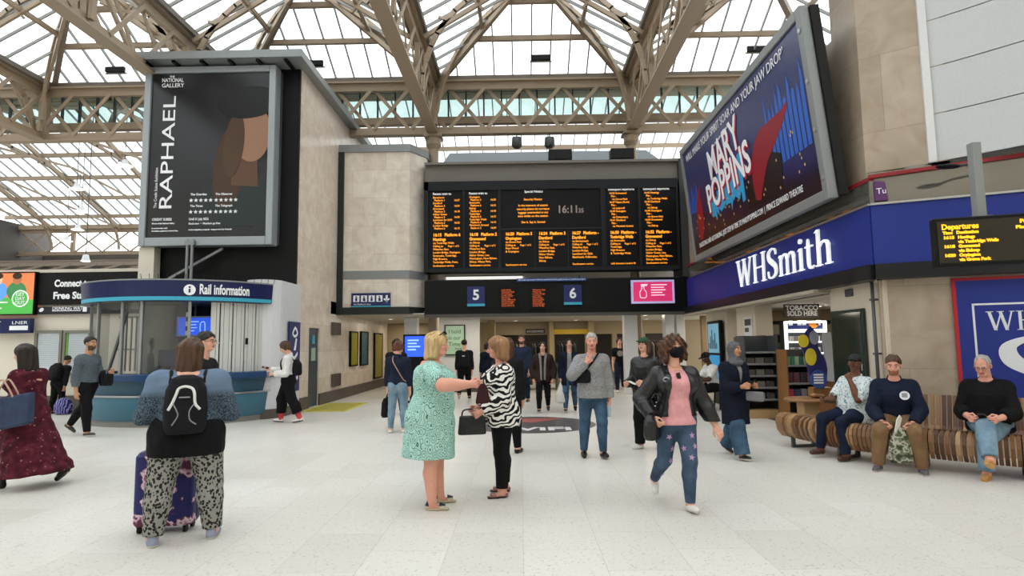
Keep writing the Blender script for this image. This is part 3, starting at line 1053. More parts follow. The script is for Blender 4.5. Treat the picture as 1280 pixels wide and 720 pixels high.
dep(a, w3, '16:20', '5', 'Orpington', 'via Grove Park', ['Petts Wood', '& Orpington'], 'Southeastern service')
dep(a + w3, w3, '16:24', '3', 'Dartford', 'via Sidcup', ['Waterloo East,', 'London Bridge,', 'Hither Green,', 'New Eltham,', 'Sidcup'], '')
dep(a + 2 * w3, w3, '16:27', '-', 'Dartford', 'via Bexleyheath', ['Waterloo East,', 'London Bridge,', 'Lewisham for DLR,', 'Blackheath, Kidbrooke,'], 'Southeastern service')
w = cols[3][1] - cols[3][0]
subs(cols[3][0], w, [('16:35 Gravesend', 'Grove Park'), ('16:37 Hayes (Kent)', 'Ladywell'), ('16:40 Ramsgate', 'Canterbury'), ('16:41 Dartford', 'Woolwich Arsenal')],
     ('16:30', '-', 'Tunbridge Wells', 'via Sevenoaks', ['Tonbridge,', 'High Brooms', '& Tunbridge Wells'], 'calls between London Br'))
subs(cols[4][0], w, [('16:42 Hastings', 'Tunbridge Wells'), ('16:45 Dartford', 'Sidcup'), ('16:48 Orpington', 'Grove Park'), ('16:50 Gravesend', 'Sidcup')],
     ('16:32', '-', 'Gravesend', 'via Sidcup', ['Waterloo East,', 'London Bridge,', 'Hither Green, Lee,', 'Mottingham, New Eltham,', 'Sidcup, Albany Park,'], 'Southeastern service'))
am.build('amber_lettering', M_led, b); wh.build('white_lettering', M_led_w, b); dm.build('clock_digits', M_led_dim, b)

# ------------------------------------------------------------------ signs on the gate fascia
def panel(name, label, cat, px0, py0, px1, py1, Y, m, d=.06, rim=None, group=None):
    """flat sign filling the given corner points at depth Y, standing on its own lower left corner"""
    q0, q1 = at(px0, py1, Y), at(px1, py0, Y)
    t = thing(name, label, cat, (q0.x, Y, q0.z), 0, group)
    w, h = q1.x - q0.x, q1.z - q0.z
    MB().box(0, w, 0, d, 0, h).build('face', m, t)
    if rim:
        r = .03 if rim is True else rim
        MB().box(-r, 0, -.015, d, -r, h + r).box(w, w + r, -.015, d, -r, h + r).box(0, w, -.015, d, -r, 0).box(0, w, -.015, d, h, h + r).build('frame', M_black, t)
    return t, w, h
for px, n, lb in ((584, '5', 'dark blue platform number sign left of both small orange screens'), (705, '6', 'dark blue platform number sign right of both small orange screens')):
    dy = 2 if n == '5' else 0
    t, w, h = panel('platform_sign', lb, 'sign', px, 356 + dy, px + 22, 381 + dy, 18.9, mat('sign_navy', '1c2560', .4), .08)
    text('numeral', n, .44, frame((w / 2, 0, h * .34), (1, 0, 0)), M_lightsign, t, align='CENTER', bold=.012)
    MB().box(0, w, -.01, 0, 0, .08).build('stripe', M_teal, t)
for px, lb in ((625, 'left small black platform screen with orange text on the gate fascia'), (664, 'right small black platform screen with orange text on the gate fascia')):
    t, w, h = panel('platform_screen', lb, 'screen', px, 359, px + 20, 385, 18.9, M_black, .08, .02)
    mb = MB()
    rr = random.Random(px)
    for k in range(9):
        text('', ['Gravesend', 'Dartford', 'Hastings', 'London Bridge', 'Waterloo East'][rr.randrange(5)], .07, frame((.05, 0, h - .1 - k * .062), (1, 0, 0)), None, mb=mb, fit=rr.uniform(.25, .42), bold=.001)
    mb.build('amber_lettering', mat('orange_led', 'c85a2a', .5, emit=.5), t)
t, w, h = panel('information_screen', 'bright pink screen with a spray bottle, at the right of the gate fascia', 'screen', 792, 352, 840, 377, 18.85, mat('pink_screen', 'b82a5c', .3, emit=.9), .14)
MB().box(-.06, 0, -.02, .08, -.06, h + .06).box(w, w + .06, -.02, .08, -.06, h + .06).box(0, w, -.02, .08, h, h + .06).box(0, w, -.02, .08, -.06, 0).build('bezel', mat('pale_bezel', 'b9b0dc', .3, emit=.4), t)
mb = MB()
Mt = frame((0, 0, 0), (1, 0, 0))
mb.strip([(.22, .12, .012), (.2, .28, .012), (.26, .38, .012), (.26, .46, .012), (.33, .46, .012), (.34, .38, .012), (.4, .28, .012), (.38, .12, .012), (.22, .12, .012)], Mt, .004)
mb.prism([(.24, .48), (.42, .48), (.46, .54), (.24, .54)], Mt, .004)
for k, l in enumerate((.5, .4, .45, .35, .42)):
    mb.prism([(.55, .5 - k * .08), (.55 + l, .5 - k * .08), (.55 + l, .53 - k * .08), (.55, .53 - k * .08)], Mt, .004)
mb.build('pictogram', mat('pale_pink', 'f2c6d6', .4, emit=.8), t)
t, w, h = panel('notice_strip', 'narrow blue notice strip hanging under the departures board', 'sign', 646, 347, 733, 352, 18.86, mat('strip_blue', '1f4a8c', .4), .05)
MB().box(.2, .22, 0, .2, h - .01, h + .08).build('hanger', M_grey_d, t); MB().box(w - .22, w - .2, 0, .2, h - .01, h + .08).build('hanger', M_grey_d, t)
text('lettering', 'No rush: customers should stand behind the yellow line on platforms 5 & 6', .07, frame((.05, 0, .03), (1, 0, 0)), M_lightsign, t, fit=w - .1)
lp = thing('light_panel', 'bright white strip light seen in the gap under the departures board', 'light', (-2.6, 21.3, 3.74))
MB().box(0, 2.7, 0, .06, .02, .30).build('diffuser', mat('panel_glow', 'f2f0ea', .5, emit=1.0), lp)
MB().box(-.03, 2.73, -.01, .07, -.02, .02).box(-.03, 2.73, -.01, .07, .30, .34).build('frame', M_grey, lp)
# accessible toilets sign on the cream block
t, w, h = panel('direction_sign', 'dark blue pictogram sign with a white arrow on the cream block', 'sign', 439, 366, 488, 384, 18.74, mat('sign_navy', '1c2560'), .05)
mb = MB()
for k in range(4):
    mb.prism([(.06 + k * .24, .16), (.25 + k * .24, .16), (.25 + k * .24, .36), (.06 + k * .24, .36)], Mt, .004)
mb.prism([(1.07, .16), (1.13, .16), (1.13, .36), (1.07, .36)], Mt, .004); mb.prism([(1.0, .24), (1.1, .13), (1.2, .24), (1.16, .27), (1.1, .2), (1.04, .27)], Mt, .004)
text('', 'Via Platform lane', .08, Mt @ Matrix.Translation((.06, .06, 0)), None, mb=mb)
mb.build('pictogram', M_lightsign, t)
MB().box(0, w, -.008, 0, 0, .035).build('stripe', M_teal, t)
mb = MB()
for k in range(4):
    x = .155 + k * .24
    mb.prism(ell(x, .315, .025, .025, 10), Mt @ Matrix.Translation((0, 0, .005)), .004)
    mb.prism([(x - .03, .18), (x + .03 + .02 * (k % 2), .18), (x + .03, .285), (x - .03, .285)], Mt @ Matrix.Translation((0, 0, .005)), .004)
mb.build('figure', mat('sign_navy', '1c2560'), t)

# ------------------------------------------------------------------ gate hall: poster, screens, lights, shops
t, w, h = panel('poster_frame', 'pale green handwritten-style poster on the white wall behind the gates', 'poster', 557, 407, 580, 443, 21.44, mat('mint_poster', 'a9cdb4', .4), .04, .035)
mb = MB()
for k, l in enumerate(('I hold', 'in our', 'Time')):
    text('', l, .2, Mt @ Matrix.Translation((.1, h - .27 - .22 * k, 0)), None, mb=mb, fit=.42)
text('', 'book', .12, Mt @ Matrix.Translation((.33, .16, 0)), None, mb=mb)
mb.build('lettering', mat('dark_green_ink', '3c5f4a', .5), t)
t, w, h = panel('totem_screen', 'glowing blue information totem screen left of the gates', 'screen', 506, 420, 531, 446, 17.6, mat('blue_screen', '2c56d8', .3, emit=1.0), .1, .05)
mb = MB()
for k, l in enumerate((.4, .33, .45, .3)):
    mb.prism([(.08, h - .14 - k * .09), (.08 + l * .8, h - .14 - k * .09), (.08 + l * .8, h - .10 - k * .09), (.08, h - .10 - k * .09)], Mt, .004)
mb.build('lettering', mat('pale_blue_text', '9ec4ff', .5, emit=.8), t)
MB().box(w * .25, w * .75, .02, .09, -1.28, 0).box(0, w, -.05, .25, -1.31, -1.27).build('stand', M_black, t)
# ticket gates across the opening (mostly behind people)
for k in range(8):
    x = -1.1 + k * .62
    if 0.2 < x < 0.25:
        continue
    g = thing('ticket_gate', 'low steel ticket gate cabinet in the row across the gate opening', 'ticket gate', (x, 22.6, 0), 0, 'ticket gates in the gate hall')
    MB().box(-.09, .09, -.7, .7, 0, .92).build('cabinet', mat('gate_steel', '6d6a66', .4, .3), g, bevel=.02)
    MB().box(-.1, .1, -.72, -.35, .92, .98).build('reader', M_navy, g, bevel=.01)
    MB().box(.09, .28, -.02, .02, .15, .9).build('paddle', mat('paddle_smoke', '7d7468', .3), g, bevel=.01)
# lamps in the low ceilings, each its own fitting with its own light
def downlight(x, y, z, lb, power=34, r=.09, light=True):
    d = thing('ceiling_light', lb, 'ceiling light', (x, y, z), 0, 'round ceiling lights')
    MB().lathe([(r * 1.35, 0), (r * 1.35, -.02), (r, -.025)], 18).build('trim_ring', M_white, d)
    MB().lathe([(0, -.021), (r, -.021)], 18).build('lamp', M_lamp, d)
    if light:
        l = bpy.data.lights.new('lamp_light', 'AREA')
        l.shape = 'DISK'; l.size = .5; l.energy = power; l.color = (1, .9, .74)
        lo = bpy.data.objects.new('lamp_light', l)
        COL.objects.link(lo); lo.parent = d; lo.location = (0, 0, -.04)
for i, (x, y, lg) in enumerate([(-4.6, 21.5, 1), (-4.6, 25, 1), (-2.3, 20.3, 1), (-.6, 20.6, 1), (1.0, 20.6, 0), (2.4, 20.6, 1), (4.3, 21.0, 1), (-.2, 24.3, 1), (2.2, 24.3, 1), (5.0, 24.3, 1), (-2.2, 24.5, 0)]):
    downlight(x, y, 2.6, 'small round glowing ceiling light over the gate hall', 20, .08, bool(lg))
for i, (x, y) in enumerate([(0.2, 27.4), (2.1, 27.4), (5.9, 27.4)]):
    downlight(x, y, 2.55, 'small round glowing ceiling light inside the shops behind the gates', 8, .08, True)
for i, (x, y) in enumerate([(6.9, 12.6), (7.4, 15.2), (9.2, 14.2), (6.4, 18.8)]):
    downlight(x, y, 2.5, 'round glowing ceiling light inside the newsagent', 24, .1, True)
# shop goods behind the gates: dark racks of hung clothes
rr = random.Random(11)
for k, x0 in enumerate((-0.6, 0.45, 1.65, 5.5)):
    r = thing('clothes_rack', ['dark clothes rack in the left shop opening behind the gates', 'second clothes rack in the left shop opening behind the gates', 'clothes rack behind the yellow beam', 'clothes rack in the right shop opening behind the gates'][k], 'clothes rack', (x0, 27.6, 0))
    MB().tube([(0, 0, 0), (0, 0, 1.75), (.85, 0, 1.75), (.85, 0, 0)], .02).build('rail', M_grey_d, r)
    for j in range(7):
        c = ['3a3f47', '6a6660', '26282e', '8a8478', '4a2f2c', '2f3a4e', '55604e'][j]
        x = .08 + j * .115
        MB().prism([(-.19, 0), (.19, 0), (.2, .75), (.05, .9), (-.05, .9), (-.2, .75)], frame((x, .0, .78), (.35, -1, 0)), .05).build('garment', mat('garment_' + c, c, .9), r)
for px0, px1, py0, py1, c, lb in ((657, 681, 411, 417, '2a2622', 'small dark shop sign over the clothes shop opening'),):
    t, w, h = panel('shop_sign', lb, 'sign', px0, py0, px1, py1, 25.95, mat('sign_brown', c, .4), .04)
    text('lettering', 'ACCESSORIZE', .12, frame((.05, 0, .05), (1, 0, 0)), M_lightsign, t, fit=w - .1)

# ------------------------------------------------------------------ left corridor wall: door, posters, grilles, hazard box
def wallpanel(name, label, cat, px0, py0, px1, py1, m, X=-5.66, fr=.05, group=None, frm=None):
    q0, q1 = atx(px0, (py0 + py1) / 2, X), atx(px1, (py0 + py1) / 2, X)
    za = (atx(px0, py1, X).z + atx(px1, py1, X).z) / 2 if py1 < 500 else 0
    zb = (atx(px0, py0, X).z + atx(px1, py0, X).z) / 2
    t = thing(name, label, cat, (X, q0.y, za), PI / 2, group)
    w, h = q1.y - q0.y, zb - za
    MB().box(0, w, -.02, .03, 0, h).build('face', m, t)
    if fr:
        MB().box(-fr, 0, -.04, .03, -fr, h + fr).box(w, w + fr, -.04, .03, -fr, h + fr).box(0, w, -.04, .03, h, h + fr).box(0, w, -.04, .03, -fr, 0).build('frame', frm or M_black, t)
    return t, w, h
def f_yposter(q):
    v = q.coord()
    w = q.n('ShaderNodeTexWave', Scale=3.0, Distortion=4.0); q.l(v, w.inputs['Vector'])
    return q.ramp(w.outputs[0], [(.3, 'a8962c'), (.7, '7f8a3c')])
wallpanel('poster_frame', 'yellow poster in a black frame, first on the corridor wall', 'poster', 438, 416, 446, 456, custom('yellow_poster', f_yposter, .3))
wallpanel('poster_frame', 'dark teal poster in a black frame, second on the corridor wall', 'poster', 451, 416, 459, 455, mat('teal_poster', '2f5862', .3))
wallpanel('poster_frame', 'tall olive poster deep in the corridor', 'poster', 468, 418, 477, 471, mat('olive_poster', '8f8433', .3))
for y0, y1, lb in ((404, 418, 'square dark vent grille high on the corridor wall'), (468, 482, 'square dark vent grille low on the corridor wall')):
    t, w, h = wallpanel('vent_grille', lb, 'vent', 415.5, y0, 424.5, y1, mat('grille_brown', '55483c', .6), fr=.02, frm=M_plinth)
    mb = MB()
    for k in range(6):
        mb.box(0, w, -.03, -.02, h * (k + .3) / 6, h * (k + .6) / 6)
    mb.build('louvre', M_plinth, t)
d = thing('service_door', 'dark blue-grey service door in the left corridor wall', 'door', (-5.74, 16.36, 0), PI / 2)
MB().box(0, .83, 0, .05, 0.01, 2.14).build('leaf', mat('door_slate', '39434d', .4), d)
MB().box(.3, .62, -.012, 0, 1.25, 1.6).build('notice', mat('door_notice_green', '9db8a4', .5), d)
MB().box(.35, .55, -.012, 0, 1.72, 1.95).build('sign_plate', M_teal, d)
MB().tube([(.72, -.05, .95), (.72, -.05, 1.25)], .012).build('handle', M_chrome, d)
d['kind'] = 'thing'
# blue toilets sign on the white end wall
t = thing('column_sign', 'tall navy sign with white symbols on the white wall end beside the kiosk', 'sign', (-5.6, 14.62, .55), PI / 2)
MB().box(0, .72, -.03, 0, 0, 1.7).build('face', mat('sign_navy', '1c2560'), t)
mb = MB(); Ms = frame((0, -.03, 0), (1, 0, 0))
mb.strip([(.2, 1.4, .03), (.36, 1.55, .03), (.52, 1.42, .03), (.36, 1.34, .03), (.2, 1.4, .03)], Ms, .005)
mb.build('symbol', M_lightsign, t); mb = MB(); mb.prism([(.3, 1.0), (.42, 1.0), (.5, 1.28), (.42, 1.3)], Ms, .005); mb.build('symbol', M_lightsign, t); mb = MB(); mb.prism([(.15, .65), (.55, .88), (.55, .96), (.15, .74)], Ms, .005); mb.build('symbol', M_lightsign, t); mb = MB(); mb.prism([(.12, .05), (.6, .3), (.6, .4), (.12, .15)], Ms, .005)
mb.build('symbol', M_lightsign, t)
# yellow hatched keep-clear box on the floor
hz = MB()
x0, x1, y0, y1 = -5.6, -4.44, 15.45, 17.85
hz.box(x0, x1, y0, y0 + .1, .001, .004).box(x0, x1, y1 - .1, y1, .001, .004).box(x0, x0 + .1, y0, y1, .001, .004).box(x1 - .1, x1, y0, y1, .001, .004)
for k in range(12):
    a = y0 - .9 + k * .3
    pts = [(x0 + .1, a), (x0 + .1, a + .13), (x1 - .1, a + 1.13), (x1 - .1, a + 1.0)]
    pts = [(x, min(max(y, y0 + .1), y1 - .1)) for x, y in pts]
    if abs(pts[1][1] - pts[0][1]) + abs(pts[3][1] - pts[2][1]) > .02:
        hz.prism(pts, Matrix.Translation((0, 0, .001)), .003)
tag(hz.build('floor_marking', mat('hazard_yellow', 'c9bd3a', .6)), 'yellow hatched keep clear box on the floor by the service door', 'floor marking')
bkg = MB().box(x0, x1, y0, y1, .0002, .001)
tag(bkg.build('floor_patch', mat('hazard_grey', '6e6a52', .6)), 'grey backing patch of the yellow hatched floor box', 'floor marking')
# round floor sticker
t = thing('floor_sticker', 'big round dark floor sticker reading WiFi between the walkers', 'floor sticker', (.2, 12.6, 0))
MB().lathe([(0, .003), (1.28, .003), (1.3, .0005)], 48).build('disc', mat('sticker_grey', '4d4b4d', .4), t)
Mfl = Matrix.Translation((0, 0, .003))
text('lettering', 'WiFi', .62, Mfl @ Matrix.Translation((-.62, -.95, 0)), mat('sticker_white', 'd8d4d2', .5), t, fit=1.4, bold=.02)
MB().prism([(-.75, .95), (.75, .95), (.0, .2)], Mfl, .003).build('arrow', mat('sticker_red', '9a5550', .5), t)

# ------------------------------------------------------------------ far left: screens, hoarding, notice frames
wf = MB().box(-22, -9.9, 16.5, 16.7, 0, 3.85)
struct('wall_far_left', wf, M_cream)
struct('baseboard_far_left', MB().box(-22, -9.9, 16.46, 16.5, 0, .4), M_plinth)
t, w, h = panel('advert_hoarding', 'black hoarding reading Connect to Free Station WiFi left of the kiosk', 'sign', 44, 339, 185, 381, 16.38, M_black, .1)
text('lettering', 'Connect to', .26, frame((.5, 0, h * .56), (1, 0, 0)), M_lightsign, t, fit=1.0, bold=.01)
text('lettering', 'Free Station WiFi', .26, frame((.48, 0, h * .18), (1, 0, 0)), M_lightsign, t, fit=1.8, bold=.01)
t, w, h = panel('direction_sign', 'thin black drinking water sign strip below the WiFi hoarding', 'sign', 46, 382, 185, 393, 16.38, mat('sign_dark', '191c2a', .4), .1)
text('lettering', 'DRINKING WATER', .14, frame((.42, 0, h * .55), (1, 0, 0)), M_lightsign, t, fit=.95, bold=.001)
mb = MB(); mb.prism([(.42, .08), (1.2, .08), (1.2, .1), (.42, .1)], Mt, .004); mb.prism(ell(.12, .12, .07, .05, 12, rot=.6), Mt, .004); mb.prism([(1.26, .06), (1.37, .06), (1.37, .18), (1.26, .18)], Mt, .004)
mb.build('pictogram', M_lightsign, t)
t, w, h = panel('advert_screen', 'bright advert screen with two smiling faces and a green band, far left', 'screen', -20, 341, 44, 393, 16.3, mat('ad_orange', 'd9784a', .3, emit=.6), .12, .03)
def lay(poly, m, nm, z=.0):
    MB().prism(poly, Mt @ Matrix.Translation((0, 0, z)), .004).build(nm, m, t)
lay([(0, 0), (w, 0), (w, .38), (0, .5)], mat('ad_green', '4aa84a', .3, emit=.5), 'green_band', .002)
for cx, c1, c2 in ((w - 1.0, '5a93d8', 'e8b090'), (w - .48, '3a7a4a', 'a86a48')):
    lay(ell(cx, .62, .27, .26, 20), mat('ad_top_' + c1, c1, .3, emit=.5), 'painted_top', .003)
    lay(ell(cx, .95, .12, .15, 20), mat('ad_face_' + c2, c2, .3, emit=.5), 'painted_face', .005)
    lay(ell(cx, 1.04, .13, .09, 20), mat('ad_hair', '3a2416', .3, emit=.2), 'painted_hair', .007)
lay(ell(w - .36, .42, .23, .23, 28), mat('ad_round_white', 'e8f2e8', .3, emit=.6), 'badge_rim', .008)
lay(ell(w - .36, .42, .20, .20, 28), mat('ad_green', '4aa84a'), 'badge', .012)
mb = MB()
for k, s in enumerate(('GET', 'DAY', 'OUT')):
    text('', s, .13, Mt @ Matrix.Translation((w - .36, .49 - k * .115, .016)), None, mb=mb, align='CENTER', bold=.002)
mb.prism([(w - 1.2, .3), (w - .7, .3), (w - .7, .34), (w - 1.2, .34)], Mt @ Matrix.Translation((0, 0, .008)), .004)
mb.prism([(w - 1.2, .14), (w - .85, .14), (w - .85, .18), (w - 1.2, .18)], Mt @ Matrix.Translation((0, 0, .008)), .004)
mb.build('lettering', M_lightsign, t)
t, w, h = panel('direction_sign', 'long navy sign with white lettering under the advert screen, far left', 'sign', -20, 398, 38, 417, 16.2, M_navy, .14)
text('lettering', 'LNER', .12, frame((w - .5, 0, h * .62), (1, 0, 0)), M_lightsign, t, fit=.42)
MB().box(w - .55, w - .05, -.01, 0, .08, .2).box(w - 1.4, w - .8, -.01, 0, .3, .33).build('white_band', M_lightsign, t)
for px0, px1, lb in ((45, 76, 'glazed timetable case, left one of the pair on the cream wall'), (81, 112, 'glazed timetable case with a green edge, right one of the pair on the cream wall')):
    t, w, h = panel('notice_case', lb, 'notice board', px0, 416, px1, 466, 16.42, mat('timetable_paper', 'c4ccd0', .5), .04)
    MB().box(-.07, 0, -.05, .04, -.07, h + .07).box(w, w + .07, -.05, .04, -.07, h + .07).box(0, w, -.05, .04, h, h + .07).box(0, w, -.05, .04, -.07, 0).build('frame', mat('case_bronze', '7a776c', .4), t)
    mb = MB()
    for k in range(16):
        mb.box(.06, w - .06, -.004, 0, h - .1 - k * .052, h - .085 - k * .052)
    mb.build('timetable_lines', mat('faint_print', 'a7b1b8', .6), t)
    if px0 > 60:
        MB().box(0, .05, -.02, 0, 0, h).build('green_edge', mat('edge_green', '6fae4e', .5), t)
# pendant lamps in the shed
for k, (px, py, Y) in enumerate(((156, 207, 30), (96, 236, 33), (102, 264, 36), (97, 287, 38), (83, 301, 40), (107, 326, 30))):
    p = at(px, py, Y)
    l = thing('pendant_lamp', 'white glowing pendant lamp in the platform shed, %s of the six' % ['highest', 'second highest', 'third', 'fourth', 'fifth', 'lowest'][k], 'lamp', p, 0, 'pendant lamps in the shed')
    s = .38 if k < 5 else .22
    MB().lathe([(.05, .32), (.12, .3), (.16, .1), (s, -.02)], 18).build('shade', M_white, l, smooth=True)
    MB().lathe([(0, -.06), (s * .9, -.03)], 18).build('lamp_glass', M_lamp, l)
    MB().tube([(0, 0, .3), (0, 0, S0 + (zr2 - S0) * (1 - abs(Y - ym) / 11.7) - p.z)], .02, 6).build('cable', M_grey_d, l)
# clutter on the low roof behind the board
for k, (px, lb) in enumerate(((700, 'small dark signal box on the low roof, left of the two'), (777, 'small dark signal box on the low roof, right of the two'))):
    p = at(px, 195, 19.4)
    s = thing('equipment_box', lb, 'box', (p.x, 19.4, 7.5))
    MB().box(-.38, .38, -.2, .2, .08, .42).build('body', M_black_m, s, bevel=.02)
    MB().box(-.3, -.2, -.15, .15, 0, .08).box(.2, .3, -.15, .15, 0, .08).build('leg', M_grey_d, s)
for k, px in enumerate((646, 687)):
    p = at(px, 178, 20.0)
    s = thing('loudspeaker', 'grey round loudspeaker under the truss, %s one' % ('left' if k == 0 else 'right'), 'loudspeaker', (p.x, 20.0, p.z))
    MB().lathe([(.02, .2), (.16, .16), (.18, -.12), (.1, -.2), (0, -.2)], 16).build('body', M_grey_d, s, smooth=True)
    MB().tube([(0, 0, .18), (0, 0, ZB - p.z)], .02, 6).build('bracket', M_grey_d, s)

# ------------------------------------------------------------------ rail information kiosk
KX, KY, KR = -7.95, 15.0, 2.3
t = thing('kiosk', 'round rail information kiosk with navy canopy, lattice shutters and teal counter', 'kiosk', (KX, KY, 0))
def kend(r, z, px):
    """angle on a circle of radius r round the kiosk that shows at picture column px"""
    best = (1e9, 0)
    for i in range(1000):
        a = R_(250 + i * .12)
        v = CAM_R.transposed() @ Vector((KX + r * math.cos(a), KY + r * math.sin(a), z - CAMH))
        best = min(best, (abs(640 + FPX * v.x / -v.z - px), a))
    return best[1]
A0, A1, AE = R_(180), kend(2.3, .6, 344), kend(2.45, 2.9, 341)
def karc(mb, r0, r1, z0, z1, a0=A0, a1=A1, n=40, mi=0):
    return mb.lathe([(r0, z0), (r1, z0), (r1, z1), (r0, z1), (r0, z0)], n, (0, 0, 0), a0, a1, mi)
kb = MB(); kb.lathe([(KR - .05, 0), (KR - .05, .1), (KR + .03, .14), (KR + .06, .62)], 44, (0, 0, 0), A0, A1)
M_teal_d = mat('kiosk_teal', '3f7186', .35)
kb.build('base', M_teal_d, t, smooth=True)
MB().lathe([(KR - .02, 0), (KR - .02, .12)], 44, (0, 0, 0), A0, A1).build('kick_plate', mat('kick_steel', '8c8a84', .4, .4), t)
k = MB(); karc(k, KR - .1, KR + .09, .62, .655); k.build('rail', M_chrome, t)
k = MB(); k.lathe([(KR + .0, .655), (KR + .04, .95)], 44, (0, 0, 0), A0, A1); k.build('apron', mat('kiosk_teal_dark', '2f5468', .35), t, smooth=True)
k = MB(); karc(k, KR - .35, KR + .16, .95, 1.10); k.build('counter', mat('counter_blue', '27446c', .25), t, bevel=.02)
# canopy
CR = 2.42
k = MB(); k.lathe([(CR - .15, 2.63), (CR, 2.63), (CR + .04, 3.06), (CR - .15, 3.06)], 48, (0, 0, 0), R_(172), AE); k.build('canopy_band', M_navy, t, smooth=False)
k = MB(); k.lathe([(CR + .012, 2.64), (CR + .018, 2.72)], 48, (0, 0, 0), R_(174), AE - .01); k.build('canopy_stripe', M_teal, t)
k = MB(); k.lathe([(CR + .05, 3.06), (CR + .05, 3.09), (CR - .1, 3.09)], 48, (0, 0, 0), R_(172), AE); k.build('canopy_rim', M_grey, t)
k = MB(); k.lathe([(0, 3.05), (CR, 3.05)], 48, (0, 0, 0), R_(172), AE); k.lathe([(0, 2.64), (CR, 2.64)], 48, (0, 0, 0), R_(172), AE); k.build('canopy_roof', M_grey_d, t)
k = MB()
for i in range(26):                                            # bird spikes on the canopy edge
    a = R_(236 + i * 4.2)
    k.tube([(CR * math.cos(a) * .985, CR * math.sin(a) * .985, 3.08), (CR * math.cos(a), CR * math.sin(a), 3.2)], .006, 5)
k.build('bird_spikes', M_black_m, t)
def bend(v, a_mid, r):
    o = []
    for x, y, z in v:
        a = a_mid + x / r
        o.append(((r + z) * math.cos(a), (r + z) * math.sin(a), y))
    return o
# angle of a point seen at a given picture column on the canopy face
def kang(px, z=2.85):
    best = None
    for i in range(720):
        a = R_(180 + i * .25)
        x, y = KX + (CR + .05) * math.cos(a), KY + (CR + .05) * math.sin(a)
        v = CAM_R.transposed() @ Vector((x, y, z - CAMH))
        q = 640 + FPX * v.x / -v.z
        if best is None or abs(q - px) < best[0]:
            best = (abs(q - px), a)
    return best[1]
a_t0, a_t1 = kang(249), kang(311)
v, f = text_data('Rail information', .3, bold=.008)
xs = [p[0] for p in v]; L = (a_t1 - a_t0) * (CR + .05); s = L / (max(xs) - min(xs))
v = bend([(x * s, y + 2.78, z + .004) for x, y, z in v], a_t0, CR + .035)
MB().add(v, f).build('lettering', M_lightsign, t)
ai = kang(237)
ring = [(.115 * math.cos(q * PI / 12), .115 * math.sin(q * PI / 12) + 2.86, .006) for q in range(24)]
MB().add(bend(ring + [(0, 2.86, .008)], ai, CR + .035), [(i, (i + 1) % 24, 24) for i in range(24)]).build('info_disc', M_lightsign, t)
MB().add(bend([(-.018, 2.80, .013), (.018, 2.80, .013), (.018, 2.88, .013), (-.018, 2.88, .013), (-.02, 2.90, .013), (.02, 2.90, .013), (.02, 2.935, .013), (-.02, 2.935, .013)], ai, CR + .035), [(0, 1, 2, 3), (4, 5, 6, 7)]).build('info_letter', M_navy, t)
# glazing on the left, dark service opening, folding lattice shutters on the right
M_kglass = glass_mat('kiosk_glass', (.72, .74, .74), .10, .06)
GR = KR - .06
def kpos(px, z):
    best = None
    for i in range(1400):
        a = R_(178 + i * .13)
        x, y = KX + GR * math.cos(a), KY + GR * math.sin(a)
        v = CAM_R.transposed() @ Vector((x, y, z - CAMH))
        q = 640 + FPX * v.x / -v.z
        if v.z < 0 and y < KY + .4 and (best is None or abs(q - px) < best[0]):
            best = (abs(q - px), a)
    return best[1]
ag0, ag1, ag2, ag3 = R_(181), kpos(236, 1.8), kpos(265, 1.8), kpos(336, 1.8)
k = MB(); k.lathe([(GR, 1.10), (GR, 2.63)], 30, (0, 0, 0), ag0, ag1); k.build('window', M_kglass, t, smooth=True)
for px in (113, 122, 152, 176, 236):
    a = kpos(px, 1.8)
    k = MB(); k.box(-.03, .03, -.03, .03, 1.1, 2.63, 0, Matrix.Translation((GR * math.cos(a), GR * math.sin(a), 0)) @ Matrix.Rotation(a, 4, 'Z'))
    k.build('mullion', mat('kiosk_steel', '9a9c9b', .35, .3), t)
M_sh = mat('shutter_white', 'c9c9c5', .4)
nsh = 16
for i in range(nsh):
    a = ag2 + (ag3 - ag2) * (i + .15) / (nsh - .7)
    Mx = Matrix.Translation((GR * math.cos(a), GR * math.sin(a), 0)) @ Matrix.Rotation(a, 4, 'Z')
    wd = .028 if i % 3 else .05
    MB().box(-.03, .03, -wd, wd, 1.10 if i < 9 else .66, 2.62, 0, Mx).build('shutter_bar', M_sh, t)
k = MB()
for z in (1.12, 1.72, 2.6):
    k.lathe([(GR - .04, z), (GR - .02, z), (GR - .02, z + .03), (GR - .04, z + .03)], 16, (0, 0, 0), ag2, ag3)
k.build('shutter_rail', M_sh, t)
for px in (266, 307):
    a = kpos(px, 1.75)
    k = MB(); k.box(0, .06, -.025, .025, 1.7, 1.84, 0, Matrix.Translation((GR * math.cos(a), GR * math.sin(a), 0)) @ Matrix.Rotation(a, 4, 'Z'))
    k.build('lock', M_black, t)
# inside: grey partition, drum and screen
k = MB().box(-1.55, 1.9, .15, .25, 0, 2.63); k.build('partition', mat('kiosk_partition', '8f9290', .4), t)
k = MB().lathe([(.55, 0), (.55, 2.63)], 24, (-.55, -.55, 0)); k.build('drum', mat('kiosk_drum', '8a8c8c', .3, .3), t, smooth=True)
k = MB()
for i in range(7):
    k.box(-1.75 + i * .12, -1.72 + i * .12, -.35, -.32, 1.1, 2.4)
k.box(-1.8, -.95, -.36, -.31, 1.6, 1.64).box(-1.8, -.95, -.36, -.31, 2.38, 2.42)
k.build('inner_rack', mat('kiosk_steel', '9a9c9b'), t)
k = MB().bar((-1.35, -1.3, 1.15), (-.85, -1.45, 2.6), .05); k.build('prop', mat('kiosk_steel', '9a9c9b'), t)
k = MB().box(-.1, .95, -.36, -.3, 1.1, 2.63); k.build('dark_backing', M_black_m, t)
q = at(243, 408, 14.0)
